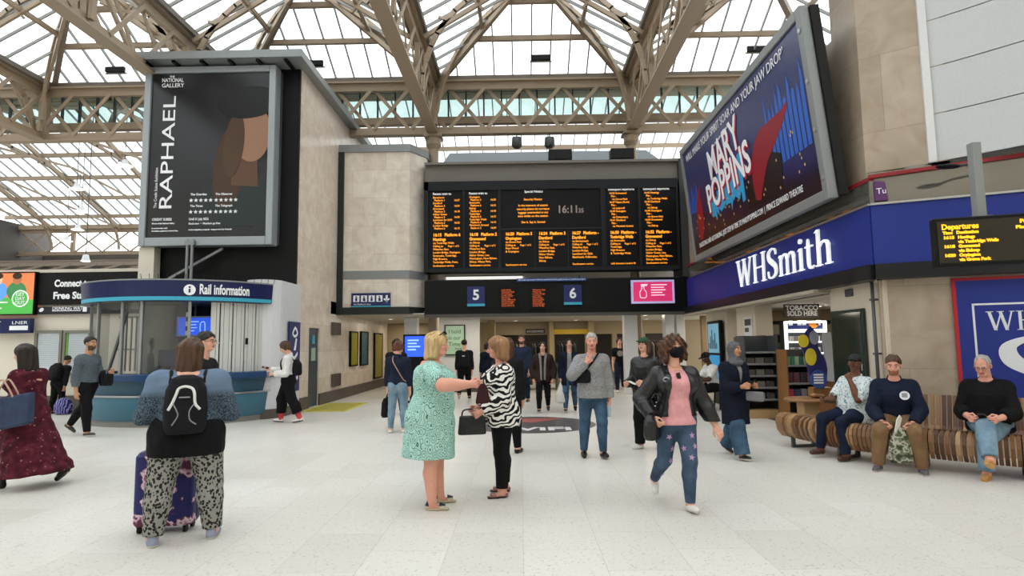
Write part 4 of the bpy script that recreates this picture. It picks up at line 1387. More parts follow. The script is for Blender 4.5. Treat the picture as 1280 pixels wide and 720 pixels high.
s = thing('kiosk_screen', 'glowing blue screen hanging inside the rail information kiosk', 'screen', (q.x, 14.0, q.z))
MB().box(-.38, .38, 0, .05, -.2, .2).build('display', mat('kiosk_blue', '2a55d0', .3, emit=1.0), s)
MB().box(-.42, .42, .0, .06, -.235, -.2).box(-.42, .42, 0, .06, .2, .235).box(-.42, -.38, 0, .06, -.2, .2).box(.38, .42, 0, .06, -.2, .2).build('bezel', mat('screen_bezel', '9aa4c8', .4), s)
mb = MB()
for i, l in enumerate((.3, .24, .26, .2)):
    mb.box(-.2, -.2 + l, -.006, 0, .1 - i * .07, .12 - i * .07)
mb.strip([(.14, -.12, .01), (.14, .05, .01), (.18, .1, .01), (.24, .08, .01), (.25, -.12, .01)], frame((0, -.002, 0), (1, 0, 0)), .005)
mb.build('pictogram', mat('pale_blue_text', '9ec4ff'), s)
MB().box(-.02, .02, .01, .05, .23, 2.63 - q.z).build('hanger', M_grey_d, s)
q = at(206, 454, 12.95)
s = thing('counter_monitor', 'navy monitor back standing on the kiosk counter', 'monitor', (q.x, 13.05, 1.10))
MB().box(-.22, .22, 0, .05, .12, .5).build('shell', mat('monitor_navy', '222b48', .4), s, bevel=.015)
MB().box(-.04, .04, .0, .05, .01, .15).box(-.12, .12, -.06, .1, 0, .015).build('foot', M_black, s)
p = thing('striped_pole', 'thin black and white striped pole standing at the kiosk window', 'pole', (at(232, 440, 12.95).x, 12.95, 1.1))
mb = MB()
for i in range(14):
    mb.tube([(0, 0, i * .1), (0, 0, i * .1 + .1)], .018, 8, i % 2, True)
mb.build('pole', [M_white, M_black], p)

# ------------------------------------------------------------------ newsagent: blue fascia with raised lettering
f = thing('shop_fascia', 'long royal blue shop fascia with big white serif lettering', 'fascia', (5.2, 18.2, 2.7))
MB().box(0, .12, -9.25, .0, 0, .9).build('panel', M_blue, f)
p = MB(); add_angled(p, 2.7, 3.6, 0, 6.0, 0.02, -0.12); p.v = [tuple(Vector(q) - Vector((5.2, 18.2, 2.7))) for q in p.v]; p.build('angled_panel', M_blue, f)
k = MB().box(-.03, .14, -9.27, 0, .9, .93); add_angled(k, 3.6, 3.63, 0, 6, .05, -.14)
k.v = [q if i < 8 else tuple(Vector(q) - Vector((5.2, 18.2, 2.7))) for i, q in enumerate(k.v)]
k.build('top_trim', M_chrome, f)
MB().box(0, .12, .0, .75, 0, .9).build('light_box', mat('purple_screen', '2f2a80', .3, emit=.1), f)
lt = MB()
y_s, y_e = atx(922, 350, 5.18).y, atx(1044, 320, 5.18).y
Mw = frame((-.02, y_s - 18.2, .2), (0, -1, 0))
tmp = MB(); L = serif(tmp, 'WHSmith', Matrix(), .62)
kx = (y_s - y_e) / L
Mw = Mw @ Matrix.Diagonal((kx, 1, 1, 1))
serif(lt, 'WHSmith', Mw, .62, .03)
lt.build('lettering', mat('fascia_white', 'eef0f2', .4, emit=.5), f)
f2 = thing('dark_fascia', 'black end of the fascia between the gate and the blue sign', 'fascia', (5.18, 18.95, 2.72))
MB().box(0, .14, .0, .6, 0, .92).box(0, .14, -.02, .0, 0, .92).build('panel', M_black, f2)
# glazed balcony band with red rail above the fascia
g = thing('glass_balustrade', 'dark glazed band with a red top rail above the blue fascia', 'balustrade', (5.24, 18.9, 3.64))
M_mirror = mat('smoky_mirror', '8d8a82', .05, .7)
MB().box(.0, .03, -9.95, 0, 0, .36).build('glass_pane', M_mirror, g)
k = MB(); add_angled(k, 3.64, 4.1, 0, 6, -.01, -.04); k.v = [tuple(Vector(q) - Vector((5.24, 18.9, 3.64))) for q in k.v]; k.build('angled_glass_pane', M_mirror, g)
MB().box(-.03, .05, -9.97, 0, .34, .39).build('rail', M_red, g)
p0 = A_ + Vector((0, 0, 4.0)); 
k = MB(); k.bar(A_ + N_ * .02 + Vector((0, 0, 4.03)), A_ + U_ * 6 + N_ * .02 + Vector((0, 0, 4.30)), .06, .05); k.v = [tuple(Vector(q) - Vector((5.24, 18.9, 3.64))) for q in k.v]; k.build('angled_rail', M_red, g)
q = ground(1098, 256, 3.66)
pg = thing('purple_poster', 'small purple placard standing behind the balcony glass corner', 'placard', A_ + U_ * .06 + N_ * .03 + Vector((0, 0, 3.66)), math.atan2(U_.y, U_.x))
MB().prism([(0, 0), (.17, 0), (.14, .26), (.05, .3), (0, .3)], frame((0, 0, 0), (1, 0, 0)), .02).build('face', mat('placard_purple', '5a2f66', .4), pg)
text('lettering', 'Tu', .12, frame((.02, -.022, .1), (1, 0, 0)), M_lightsign, pg)

# hanging departures monitor
q0 = at(1171, 334, 6.8)
mrz = math.atan2(-.30, 1)
t = thing('departures_monitor', 'hanging black departures monitor with yellow text at the right edge', 'screen', (q0.x, q0.y, q0.z), mrz)
MB().box(0, 1.5, .0, .14, 0, .55).build('case', M_black, t, bevel=.012)
MB().box(.03, 1.47, -.006, .0, .04, .51).build('glass', mat('monitor_glass', '2a261c', .2), t)
mb = MB()
for bd, x, z, s, fit in (('Departures', .07, .415, .085, .35), ('Page 1 of 2', .80, .445, .055, .3), ('Time   Destination', .08, .362, .045, .34), ('Plat   Expt', .76, .385, .045, .26),
                   ('1615', .08, .308, .045, .1), ('Hastings', .22, .308, .045, .16), ('via Tunbridge Wells', .22, .258, .045, .38), ('6', .85, .335, .05, None), ('1618', .08, .208, .045, .1), ('Gravesend', .22, .208, .045, .2), ('via Sidcup', .22, .158, .045, .2), ('2', .85, .235, .05, None),
                   ('1620', .08, .108, .045, .1), ('Orpington', .22, .108, .045, .2), ('via Grove Park', .22, .058, .045, .3), ('5', .85, .135, .05, None)):
    text('', bd, s, frame((x, -.006, z), (1, 0, 0)), None, mb=mb, fit=fit, bold=.003)
mb.build('lettering', mat('yellow_led', 'f2b01e', .5, emit=1.2), t)
p = thing('monitor_hanger', 'grey steel post carrying the hanging departures monitor', 'post', t.location + Vector((.56, -.0, .55)))
MB().box(-.05, .05, .0, .1, 0, .88).build('post', M_grey, p, bevel=.008)
MB().box(-.1, .1, -.02, .14, 0, .03).build('foot_plate', M_grey, p)
q = at(1185, 208, 8.1)
c = thing('spotlight', 'small dark spotlight on an arm against the white cladding', 'spotlight', q)
MB().ball((0, 0, 0), (.17, .06, .035)).build('head', M_black, c, smooth=True)
MB().tube([(.1, 0, 0), (.3, .02, .04), (.5, .1, .03)], .018, 8).build('arm', M_grey_d, c)

# big blue wall poster behind the bench
o = A_ + N_ * -.1
tp = 1.05
q = ground(1180, 352, 2.35)
t = thing('wall_poster', 'large royal blue wall poster with red edge and white serif lettering behind the bench', 'poster', A_ + U_ * .98 + N_ * -.10 + Vector((0, 0, .35)), math.atan2(U_.y, U_.x))
MB().box(0, 2.6, -.02, 0, 0, 2.08).build('face', M_blue, t)
MB().box(-.045, 0, -.025, 0, 0, 2.12).box(-.045, 2.6, -.025, 0, 2.08, 2.12).build('red_edge', mat('poster_red_edge', 'b0202c', .4), t)
mb = MB()
mb.box(.17, .195, -.026, -.02, .2, 1.75).box(.17, 2.4, -.026, -.02, 1.73, 1.755)
serif(mb, 'WHSmith', frame((.32, -.02, 1.38), (1, 0, 0)) @ Matrix.Diagonal((1.15, 1, 1, 1)), .26, .006)
serif(mb, 'S', frame((.36, -.02, .30), (1, 0, 0)) @ Matrix.Diagonal((1.6, 1, 1, 1)), 1.0, .006)
mb.build('lettering', mat('poster_white', 'dfe3e6', .4), t)
# green notice cabinet on the pier
t = thing('notice_cabinet', 'tall empty dark green notice cabinet on the cream pier', 'cabinet', (5.34, 10.46, .45), -PI / 2)
MB().box(.0, .98, -.05, .0, 0, 1.66).build('frame', mat('cabinet_green', '27332e', .35), t, bevel=.01)
MB().box(.05, .93, -.056, -.05, .05, 1.61).build('glass', mat('cabinet_glass', '1c2823', .08, spec=.8), t)
MB().tube([(.9, -.062, .7), (.9, -.062, .8)], .012).build('latch', M_chrome, t)
c = thing('drain_pipe', 'thin grey pipe running up the pier edge beside the green cabinet', 'pipe', (5.26, 9.12, 0))
MB().tube([(0, 0, 0), (0, 0, 2.48)], .025, 10).build('pipe', M_grey_d, c, smooth=True)
k = MB()
for z in (.6, 1.4, 2.2):
    k.box(-.035, .06, -.035, .035, z, z + .03)
k.build('bracket', M_grey_d, c)
c = thing('security_camera', 'small dark security camera under the soffit by the shop pier', 'camera', at(1064, 366, 9.9))
MB().box(-.06, .06, -.1, .1, -.06, .06).build('body', M_grey_d, c, bevel=.015)
MB().tube([(0, 0, .05), (0, 0, .16)], .02, 8).build('mount', M_grey_d, c)

# shop window line: totem advert, racks, displays
t = thing('advert_totem', 'blue illuminated advert totem standing by the corridor pier', 'advert totem', (5.28, 17.05, 0), -PI / 2)
MB().box(0, 1.05, -.08, .02, .55, 2.2).build('case', M_black, t, bevel=.02)
MB().box(.08, .97, -.086, -.08, .62, 1.28).build('lower_face', mat('totem_blue', '2f86b8', .3, emit=.5), t)
MB().box(.08, .97, -.086, -.08, 1.34, 2.12).build('upper_face', mat('totem_pale', '6fa6bd', .3, emit=.4), t)
mb = MB()
for i in range(6):
    mb.box(.15 + i * .12, .22 + i * .12, -.09, -.086, 1.45, 1.6 + .09 * ((i * 7) % 5))
mb.build('skyline', mat('totem_ink', '35546a', .4), t)
MB().box(.3, .75, -.06, 0, 0, .56).build('leg', M_black, t)
t = thing('white_notice', 'white paper notices on the pier beside the shop', 'notice', (5.34, 14.6, 1.0), -PI / 2)
MB().box(0, .5, -.012, 0, .75, 1.2).build('upper_sheet', mat('paper', 'd5d6d4', .6), t)
MB().box(.05, .45, -.012, 0, .15, .65).build('lower_sheet', mat('paper', 'd5d6d4'), t)
mb = MB(); mb.lathe([(.07, 0), (.11, 0), (.11, .004), (.07, .004), (.07, 0)], 18); mb.v = [(.25 + x, -.013 - z, .4 + y) for x, y, z in mb.v]; mb.build('round_mark', M_black, t)
MB().box(.06, .44, -.016, -.012, 1.0, 1.15).box(.06, .3, -.016, -.012, .85, .95).build('print', M_grey_d, t)

def rack(name, label, x, y, w, d, h, mw, shelves, rz=0.0, group=None):
    r = thing(name, label, 'rack', (x, y, 0), rz, group)
    MB().box(-w / 2, -w / 2 + .03, -d / 2, d / 2, 0, h).box(w / 2 - .03, w / 2, -d / 2, d / 2, 0, h).build('side_panel', mw, r, bevel=.004)
    MB().box(-w / 2, w / 2, d / 2 - .02, d / 2, 0, h).build('back_panel', M_grey_d, r)
    MB().box(-w / 2, w / 2, -d / 2, d / 2, 0, .14).build('base', mw, r, bevel=.004)
    for z in shelves:
        MB().box(-w / 2 + .03, w / 2 - .03, -d / 2, d / 2 - .02, z, z + .02).box(-w / 2 + .03, w / 2 - .03, -d / 2, -d / 2 + .015, z, z + .06).build('shelf', M_grey, r)
    return r
M_wood = mat('warm_brown_wood', '8a6038', .45)
q = at(963, 500, 13.0)
r1 = rack('newspaper_rack', 'tall newspaper rack with mesh shelves at the shop entrance', q.x - .08, 13.4, .72, .5, 1.75, M_grey_d, (.35, .6, .85, 1.1, 1.35))
MB().prism([(-.36, 1.5), (.36, 1.5), (.36, 1.86), (-.36, 1.82)], frame((0, -.2, 0), (1, 0, 0), (0, .35, 1)), .03).build('header_board', mat('rack_header', '7c5f4c', .5), r1)
MB().box(-.36, .36, -.26, .25, 0, .18).build('plinth', mat('pale_wood', 'b39468', .5), r1)
q = at(996, 500, 12.6)
r2 = rack('magazine_stand', 'brown magazine stand with stacked shelves just inside the shop', q.x + .12, 12.8, .62, .5, 1.45, M_wood, (.38, .72, 1.08))
rr = random.Random(5)
def stock(z0, xs0, xs1, n, cols, hh, px, py, nm, lb, grp):
    for i in range(n):
        x = xs0 + (xs1 - xs0) * (i + .5) / n
        w = (xs1 - xs0) / n * .86
        c = cols[i % len(cols)]
        o = MB().box(-w / 2, w / 2, -.02, .02, 0, hh).build(nm, mat('print_' + c, c, .5), None, loc=(px + x, py, z0))
        tag(o, lb, nm.replace('_', ' '), grp)
stock(1.105, -.27, .27, 6, ['7fae8c', '4a8a6c', '9cc0a0', '3c6c58', 'b8c8a0', '5c9a7c'], .2, r2.location.x, 12.68, 'greetings_card', 'green card on the top shelf of the brown magazine stand', 'green cards on the magazine stand')
stock(.745, -.27, .27, 4, ['5a3a4c', '7a4a52', '3a3446', '8a5a62'], .24, r2.location.x, 12.68, 'magazine', 'purple magazine on the middle shelf of the brown stand', 'magazines on the middle shelf')
stock(.405, -.27, .27, 4, ['b83a5c', '3c4a6c', '8a8a90', 'd8b83a'], .24, r2.location.x, 12.68, 'magazine', 'bright magazine on the lowest shelf of the brown stand', 'magazines on the lowest shelf')
for j, z in enumerate((.375, .625, .875, 1.125)):
    stock(z, -.3, .3, 3, ['6a6660', '83807a', '55524e'], .15, r1.location.x, 13.28, 'newspaper', 'folded newspaper on the tall grey rack', 'newspapers in the tall rack')
q0, q1 = at(981, 397, 13.8), at(1024, 382, 13.8)
t = thing('hanging_sign', 'dark hanging sign reading Tobacco Sold Here', 'sign', (q0.x, 13.8, q0.z))
w = q1.x - q0.x
MB().box(0, w, 0, .04, 0, .30).build('face', mat('sign_brown2', '2b2522', .4), t)
text('lettering', 'TOBACCO', .15, frame((w / 2, 0, .165), (1, 0, 0)), M_lightsign, t, align='CENTER', bold=.005)
text('lettering', 'SOLD HERE', .15, frame((w / 2, 0, .04), (1, 0, 0)), M_lightsign, t, align='CENTER', fit=w * .86, bold=.005)
MB().tube([(.1, .02, .3), (.1, .02, 2.5 - q0.z)], .008, 6).tube([(w - .1, .02, .3), (w - .1, .02, 2.5 - q0.z)], .008, 6).build('wire', M_grey, t)
q0, q1 = at(984, 436, 15.4), at(1031, 401, 15.4)
t = thing('display_cabinet', 'bright white lit display cabinet at the back of the newsagent', 'cabinet', (q0.x, 15.4, 0))
w = q1.x - q0.x
M_lit = mat('lit_white_edge', 'eef2f6', .4, emit=1.6)
MB().box(0, w, .05, .4, 0, q1.z).build('carcass', M_grey_d, t)
MB().box(-.03, .03, -.02, .06, 1.2, q1.z).box(w - .03, w + .03, -.02, .06, 1.2, q1.z).box(0, w, -.02, .06, q1.z - .05, q1.z).box(0, w, -.02, .06, 1.84, 1.92).box(0, w, -.02, .06, 1.58, 1.62).box(0, w, -.02, .06, 1.3, 1.34).build('lit_edge', M_lit, t)
MB().box(.04, w - .04, .03, .05, 1.92, q1.z - .05).build('advert_panel', mat('gantry_navy', '1f2a5c', .4, emit=.3), t)
mb = MB()
for x, c in ((.08, 0), (.3, 0), (.42, 0), (w - .2, 0)):
    mb.box(x, x + .1, .024, .03, 2.02, 2.14)
mb.build('advert_marks', M_lightsign, t)
MB().prism(ell(w * .72, 2.04, .12, .09, 16), frame((0, .03, 0), (1, 0, 0)), .006).build('advert_badge', mat('badge_orange', 'c87a2a', .4), t)
for j, z in enumerate((1.34, 1.62)):
    stock(z, .06, w - .06, 8, ['c8c8cc', '8a8a92', 'dcdce0', '5c5c66'], .13, q0.x, 15.37, 'packet', 'small pale packet on the lit display cabinet', 'packets in the lit cabinet')
# a big display board shaped from overlapping rounds, standing in front of the stock
q = at(1025, 470, 11.6)
t = thing('display_board', 'tall blue and white bubble-shaped display board with yellow discs', 'display board', (q.x, 11.7, 0))
Md = frame((0, 0, 0), (1, 0, 0))
def disc(x, z, r, y, m, nm, ry=None):
    MB().prism(ell(x, z, r, ry or r, 28), frame((0, y, 0), (1, 0, 0)), .03).build(nm, m, t)
M_dpurple = mat('display_blue', '2b2f6e', .35)
MB().prism([(-.14, .8), (.08, .72), (.2, .9), (.14, 1.25), (.02, 1.5), (.04, 1.75), (-.1, 1.9), (-.22, 1.75), (-.28, 1.5), (-.2, 1.2)], frame((0, 0, 0), (1, 0, 0)), .05).build('backing', M_dpurple, t)
MB().strip([(.18, .85, .14), (.2, 1.1, .13), (.14, 1.35, .1), (.1, 1.6, .09), (.1, 1.78, .07)], frame((.10, -.02, 0), (1, 0, 0)), .05).build('white_bottle', mat('display_white', 'c9ccd4', .3), t)
disc(-.26, 1.62, .095, -.06, mat('display_yellow', 'e0cc3a', .4), 'yellow_disc', .12)
disc(-.14, 1.32, .10, -.062, mat('display_yellow', 'e0cc3a'), 'yellow_disc', .16)
disc(-.06, 1.68, .085, -.064, mat('display_silver', '9aa0b4', .25), 'silver_disc', .13)
disc(-.02, .9, .15, -.066, mat('display_blue2', '34529a', .4), 'blue_disc', .17)
mb = MB()
for k in range(4):
    mb.box(-.12, .06, -.102, -.096, .82 + k * .05, .85 + k * .05)
mb.build('print', M_lightsign, t)
MB().box(-.1, .25, -.02, .2, 0, .74).build('plinth', M_wood, t, bevel=.01)
c = thing('shop_counter', 'warm wooden shop counter behind the display board', 'counter', (7.6, 13.6, 0))
MB().box(-.8, 1.6, -.3, .3, 0, .95).build('body', M_wood, c, bevel=.01)
MB().box(-.85, 1.65, -.35, .35, .95, 1.0).build('worktop', M_grey_d, c, bevel=.01)
c = thing('shop_shelving', 'dark shop shelving along the back wall of the newsagent', 'shelving', (8.0, 17.0, 0))
MB().box(-1.9, 1.9, .2, .3, 0, 2.2).build('back_panel', M_black_m, c)
for z in (.3, .8, 1.3, 1.8):
    MB().box(-1.9, 1.9, -.15, .2, z, z + .03).build('shelf', M_grey_d, c)
for k in range(14):
    for z in (.83, 1.33, 1.83):
        cc = ['46414c', '8a3038', '2c3c5c', '7c7460', '3a4a3c', '9a8a6c'][(k * 5 + int(z * 10)) % 6]
        o = MB().box(-.1, .1, -.06, .06, 0, .26).build('boxed_item', mat('print_' + cc, cc, .5), None, loc=(6.3 + k * .25, 17.0, z))
        tag(o, 'boxed item on the dark shelving at the back of the newsagent', 'box', 'boxed items on the back shelving')

# ------------------------------------------------------------------ slatted wooden bench, winding along the wall
def bez(P, n):
    out = []
    for i in range(len(P) - 1):
        p0, p1, p2, p3 = [np.array(P[j], float) for j in (max(i - 1, 0), i, i + 1, min(i + 2, len(P) - 1))]
        for k in range(n):
            t_ = k / n
            out.append(.5 * (2 * p1 + (p2 - p0) * t_ + (2 * p0 - 5 * p1 + 4 * p2 - p3) * t_ ** 2 + (3 * p1 - p0 - 3 * p2 + p3) * t_ ** 3))
    out.append(np.array(P[-1], float))
    return out
BP = [(4.0, 9.75), (4.12, 9.15), (4.22, 8.60), (4.50, 8.12), (4.95, 7.72), (5.42, 7.28), (5.95, 6.90), (6.6, 6.62)]   # front edge of the seat
path = bez(BP, 40)
cum = [0]
for a, c in zip(path, path[1:]):
    cum.append(cum[-1] + np.linalg.norm(c - a))
def onpath(s):
    i = min(max(np.searchsorted(cum, s) - 1, 0), len(path) - 2)
    f = (s - cum[i]) / (cum[i + 1] - cum[i] + 1e-9)
    p = path[i] * (1 - f) + path[i + 1] * f
    d = path[i + 1] - path[i]; d /= np.linalg.norm(d)
    return Vector((p[0], p[1], 0)), Vector((d[0], d[1], 0))
bench = thing('bench', 'long winding wooden bench of striped brown slats along the right wall', 'bench', (4.95, 7.9, 0))
prof_seat = [(.10, .16), (.03, .24), (.0, .36), (.02, .44), (.08, .485), (.18, .49), (.42, .46), (.50, .45)]
prof_back = prof_seat + [(.56, .50), (.62, .68), (.68, .88)]
sm = MB()
s_ = 0.0
rr = random.Random(2)
M_slats = [mat('slat_light', '9a7450', .4), mat('slat_mid', '77512f', .4), mat('slat_dark', '5a3a24', .4), mat('slat_pale', 'b08c62', .4)]
while s_ < cum[-1] - .05:
    p, d = onpath(s_)
    nrm = Vector((-d.y, d.x, 0))
    if nrm.y < 0 and nrm.x < 0:
        nrm = -nrm
    nrm = Vector((-d.y, d.x, 0)) if Vector((-d.y, d.x, 0)).dot(Vector((1, 1, 0))) > 0 else Vector((d.y, -d.x, 0))
    pr = prof_back if s_ > 1.75 else prof_seat
    mi = rr.choice([0, 0, 1, 1, 2, 3])
    hw = .021
    th = .028
    for (u0, z0), (u1, z1) in zip(pr, pr[1:]):
        a = p + nrm * u0 + Vector((0, 0, z0)) - Vector((4.95, 7.9, 0))
        c = p + nrm * u1 + Vector((0, 0, z1)) - Vector((4.95, 7.9, 0))
        e = (c - a).normalized() * .006
        sm.bar(a - e, c + e, hw * 2, th, mi, up=d.cross((c - a)))
    s_ += .056
sm.build('slats', M_slats, bench)
lg = []
s_ = .25
while s_ < cum[-1]:
    p, d = onpath(s_)
    nrm = Vector((-d.y, d.x, 0)) if Vector((-d.y, d.x, 0)).dot(Vector((1, 1, 0))) > 0 else Vector((d.y, -d.x, 0))
    o_ = p - Vector((4.95, 7.9, 0))
    MB().bar(o_ + nrm * .08 + Vector((0, 0, .43)), o_ + nrm * .10 + Vector((0, 0, .0)), .05, .05).bar(o_ + nrm * .46 + Vector((0, 0, .43)), o_ + nrm * .44, .05, .05).bar(o_ + nrm * .08 + Vector((0, 0, .43)), o_ + nrm * .48 + Vector((0, 0, .41)), .05, .04).bar(o_ + nrm * .1 + Vector((0, 0, .02)), o_ + nrm * .44 + Vector((0, 0, .02)), .05, .04).build('leg', M_grey_d, bench)
    s_ += 1.02
# wooden side table at the near-shop end of the bench
q = at(1012, 507, 10.35)
t = thing('side_table', 'small wooden side table on a pale block at the shop end of the bench', 'table', (q.x, 10.35, 0))
MB().lathe([(0, .62), (.38, .62), (.4, .645), (.38, .67), (0, .67)], 24).build('tabletop', M_wood, t, smooth=False)
MB().box(-.16, .1, -.14, .14, 0, .62).build('block', mat('pale_wood', 'b39468'), t, bevel=.02)
p = thing('wrapped_snack', 'brown wrapped snack lying on the small wooden side table', 'food', (q.x + .12, 10.3, .67))
MB().ball((0, 0, .035), (.13, .07, .035)).build('wrapper', mat('kraft_paper', '7c5534', .7), p, smooth=True)
MB().ball((-.08, -.03, .05), (.05, .035, .03)).build('filling', mat('bread_tone', 'b4855a', .7), p, smooth=True)
# dark chairs and table of the cafe in the corridor mouth
for k, (px, Y) in enumerate(((873, 15.2), (897, 14.9))):
    c0 = at(px, 480, Y)
    c = thing('cafe_chair' if k else 'cafe_table', 'grey moulded cafe chair by the corridor pier' if k else 'grey low cafe table beside the seated man in a cap', 'chair' if k else 'table', (c0.x + (.25 if k else 0), Y + (.2 if k else 0), 0))
    if k:
        MB().box(-.25, .25, -.25, .25, .42, .47).build('seat', M_grey_d, c, bevel=.02)
        MB().box(.19, .25, -.25, .25, .47, .85).build('backrest', M_grey_d, c, bevel=.02)
        for sx in (-.2, .2):
            for sy in (-.2, .2):
                MB().tube([(sx, sy, .43), (sx * 1.1, sy * 1.1, 0)], .018, 8).build('leg', M_black, c)
    else:
        MB().box(-.55, .4, -.3, .3, .70, .74).build('tabletop', mat('table_grey', '8c877e', .4), c, bevel=.01)
        MB().tube([(0, 0, .7), (0, 0, .03)], .04, 10).lathe([(0, .03), (.28, .02), (.28, 0)], 18).build('pedestal', M_black, c)

# ------------------------------------------------------------------ people: implicit bodies turned into smooth meshes
class Vol:
    def __init__(s, lo, hi, h):
        s.lo = np.array(lo, float); s.h = h
        s.n = np.maximum(4, np.ceil((np.array(hi) - s.lo) / h).astype(int) + 1)
        s.ax = [s.lo[i] + np.arange(s.n[i]) * h for i in range(3)]
        s.F = np.full(tuple(s.n), 1.0, np.float32)

    def grid(s, sl=None):
        a = s.ax if sl is None else [s.ax[i][sl[i]] for i in range(3)]
        return a[0][:, None, None], a[1][None, :, None], a[2][None, None, :]

    def put(s, fn, lo, hi, k=0.02):
        m = k * 1.2 + 2 * s.h
        sl = []
        for i in range(3):
            a = int(max(0, math.floor((lo[i] - m - s.lo[i]) / s.h))); b = int(min(s.n[i], math.ceil((hi[i] + m - s.lo[i]) / s.h) + 1))
            if b <= a:
                return
            sl.append(slice(a, b))
        d = fn(*s.grid(sl))
        f = s.F[tuple(sl)]
        if k > 0:
            hh = np.maximum(k - np.abs(f - d), 0) / k
            s.F[tuple(sl)] = np.minimum(f, d) - hh * hh * k * .25
        else:
            s.F[tuple(sl)] = np.minimum(f, d)

    def cone(s, a, b, ra, rb, k=0.02, flat=None):
        a = np.array(a, float); b = np.array(b, float)
        ab = b - a; L2 = max(1e-9, float(ab @ ab))
        r = max(ra, rb)
        lo = np.minimum(a, b) - r; hi = np.maximum(a, b) + r
        def fn(X, Y, Z):
            x, y, z = X - a[0], Y - a[1], Z - a[2]
            if flat is not None:
                ax, f = np.array(flat[0], float), flat[1]
                q = (x * ax[0] + y * ax[1] + z * ax[2]) * (f - 1)
                x, y, z = x + q * ax[0], y + q * ax[1], z + q * ax[2]
            t = np.clip((x * ab[0] + y * ab[1] + z * ab[2]) / L2, 0, 1)
            return np.sqrt((x - t * ab[0]) ** 2 + (y - t * ab[1]) ** 2 + (z - t * ab[2]) ** 2) - (ra + (rb - ra) * t)
        s.put(fn, lo, hi, k)

    def ell(s, c, r, k=0.02, R=None, sub=False):
        c = np.array(c, float); r = np.array(r, float)
        m = float(max(r))
        Rm = None if R is None else np.array(R)
        def fn(X, Y, Z):
            x, y, z = X - c[0], Y - c[1], Z - c[2]
            if Rm is not None:
                x, y, z = (x * Rm[0][0] + y * Rm[1][0] + z * Rm[2][0], x * Rm[0][1] + y * Rm[1][1] + z * Rm[2][1], x * Rm[0][2] + y * Rm[1][2] + z * Rm[2][2])
            q = np.sqrt((x / r[0]) ** 2 + (y / r[1]) ** 2 + (z / r[2]) ** 2)
            g = np.sqrt((x / r[0] ** 2) ** 2 + (y / r[1] ** 2) ** 2 + (z / r[2] ** 2) ** 2) + 1e-6
            return q * (q - 1) / g
        if not sub:
            s.put(fn, c - m, c + m, k)
        else:
            d = -fn(*s.grid())
            if k > 0:
                hh = np.maximum(k - np.abs(s.F - d), 0) / k
                s.F = np.maximum(s.F, d) + hh * hh * k * .25
            else:
                s.F = np.maximum(s.F, d)

    def loft(s, st, o, R, k=0.03, p=2.3):
        """stations (t, rx, ry, yoff) along R's z axis from o"""
        st = np.array(sorted(st)); o = np.array(o, float); R = np.array(R)
        t0, t1 = st[0, 0], st[-1, 0]
        m = float(max(st[:, 1].max(), st[:, 2].max() + abs(st[:, 3]).max()))
        e0, e1 = o + R[:, 2] * t0, o + R[:, 2] * t1
        def fn(X, Y, Z):
            x, y, z = X - o[0], Y - o[1], Z - o[2]
            u = x * R[0, 0] + y * R[1, 0] + z * R[2, 0]; v = x * R[0, 1] + y * R[1, 1] + z * R[2, 1]; w = x * R[0, 2] + y * R[1, 2] + z * R[2, 2]
            rx = np.interp(w, st[:, 0], st[:, 1]); ry = np.interp(w, st[:, 0], st[:, 2]); yo = np.interp(w, st[:, 0], st[:, 3])
            d = ((np.abs(u) / rx) ** p + (np.abs(v - yo) / ry) ** p) ** (1 / p) - 1
            d = d * np.minimum(rx, ry)
            return np.maximum(np.maximum(d, w - t1), t0 - w)
        s.put(fn, np.minimum(e0, e1) - m, np.maximum(e0, e1) + m, k)

    def cut(s, fn):
        s.F = np.maximum(s.F, fn(*s.grid())).astype(np.float32)

    def plane(s, p, n):
        """keep the side n points away from"""
        p = np.array(p, float); n = np.array(n, float); n /= np.linalg.norm(n)
        s.cut(lambda X, Y, Z: (X - p[0]) * n[0] + (Y - p[1]) * n[1] + (Z - p[2]) * n[2])

    def wobble(s, amp, fr, seed=0, zs=1.0):
        rs = np.random.RandomState(seed)
        X, Y, Z = s.grid()
        d = 0
        for i in range(4):
            w = rs.normal(size=3); w /= np.linalg.norm(w); w[2] *= zs
            d = d + np.sin((X * w[0] + Y * w[1] + Z * w[2]) * fr * (1 + .5 * i) + rs.uniform(0, 6))
        s.F = (s.F + d * amp / 2).astype(np.float32)

    def mesh(s):
        F = s.F.copy()
        F[0] = F[-1] = 1; F[:, 0] = F[:, -1] = 1; F[:, :, 0] = F[:, :, -1] = 1
        S = F < 0
        c = [S[i:S.shape[0] - 1 + i, j:S.shape[1] - 1 + j, k:S.shape[2] - 1 + k] for i in (0, 1) for j in (0, 1) for k in (0, 1)]
        an = np.zeros_like(c[0]); al = np.ones_like(c[0])
        for q in c:
            an |= q; al &= q
        act = np.argwhere(an & ~al)
        if len(act) == 0:
            return np.zeros((0, 3)), np.zeros((0, 4), int)
        I, J, K = act.T
        idx = np.full(an.shape, -1, int); idx[I, J, K] = np.arange(len(act))
        acc = np.zeros((len(act), 3)); cnt = np.zeros(len(act))
        cor = [(i, j, k) for i in (0, 1) for j in (0, 1) for k in (0, 1)]
        val = {q: F[I + q[0], J + q[1], K + q[2]] for q in cor}
        for q in cor:
            for ax in range(3):
                if q[ax] == 0:
                    q2 = tuple(1 if a == ax else q[a] for a in range(3))
                    f0, f1 = val[q], val[q2]
                    m = (f0 < 0) != (f1 < 0)
                    t = f0[m] / (f0[m] - f1[m])
                    p = np.repeat(np.array(q, float)[None], m.sum(), 0); p[:, ax] = t
                    acc[m] += p; cnt[m] += 1
        V = s.lo + (act + acc / cnt[:, None]) * s.h
        quads = []
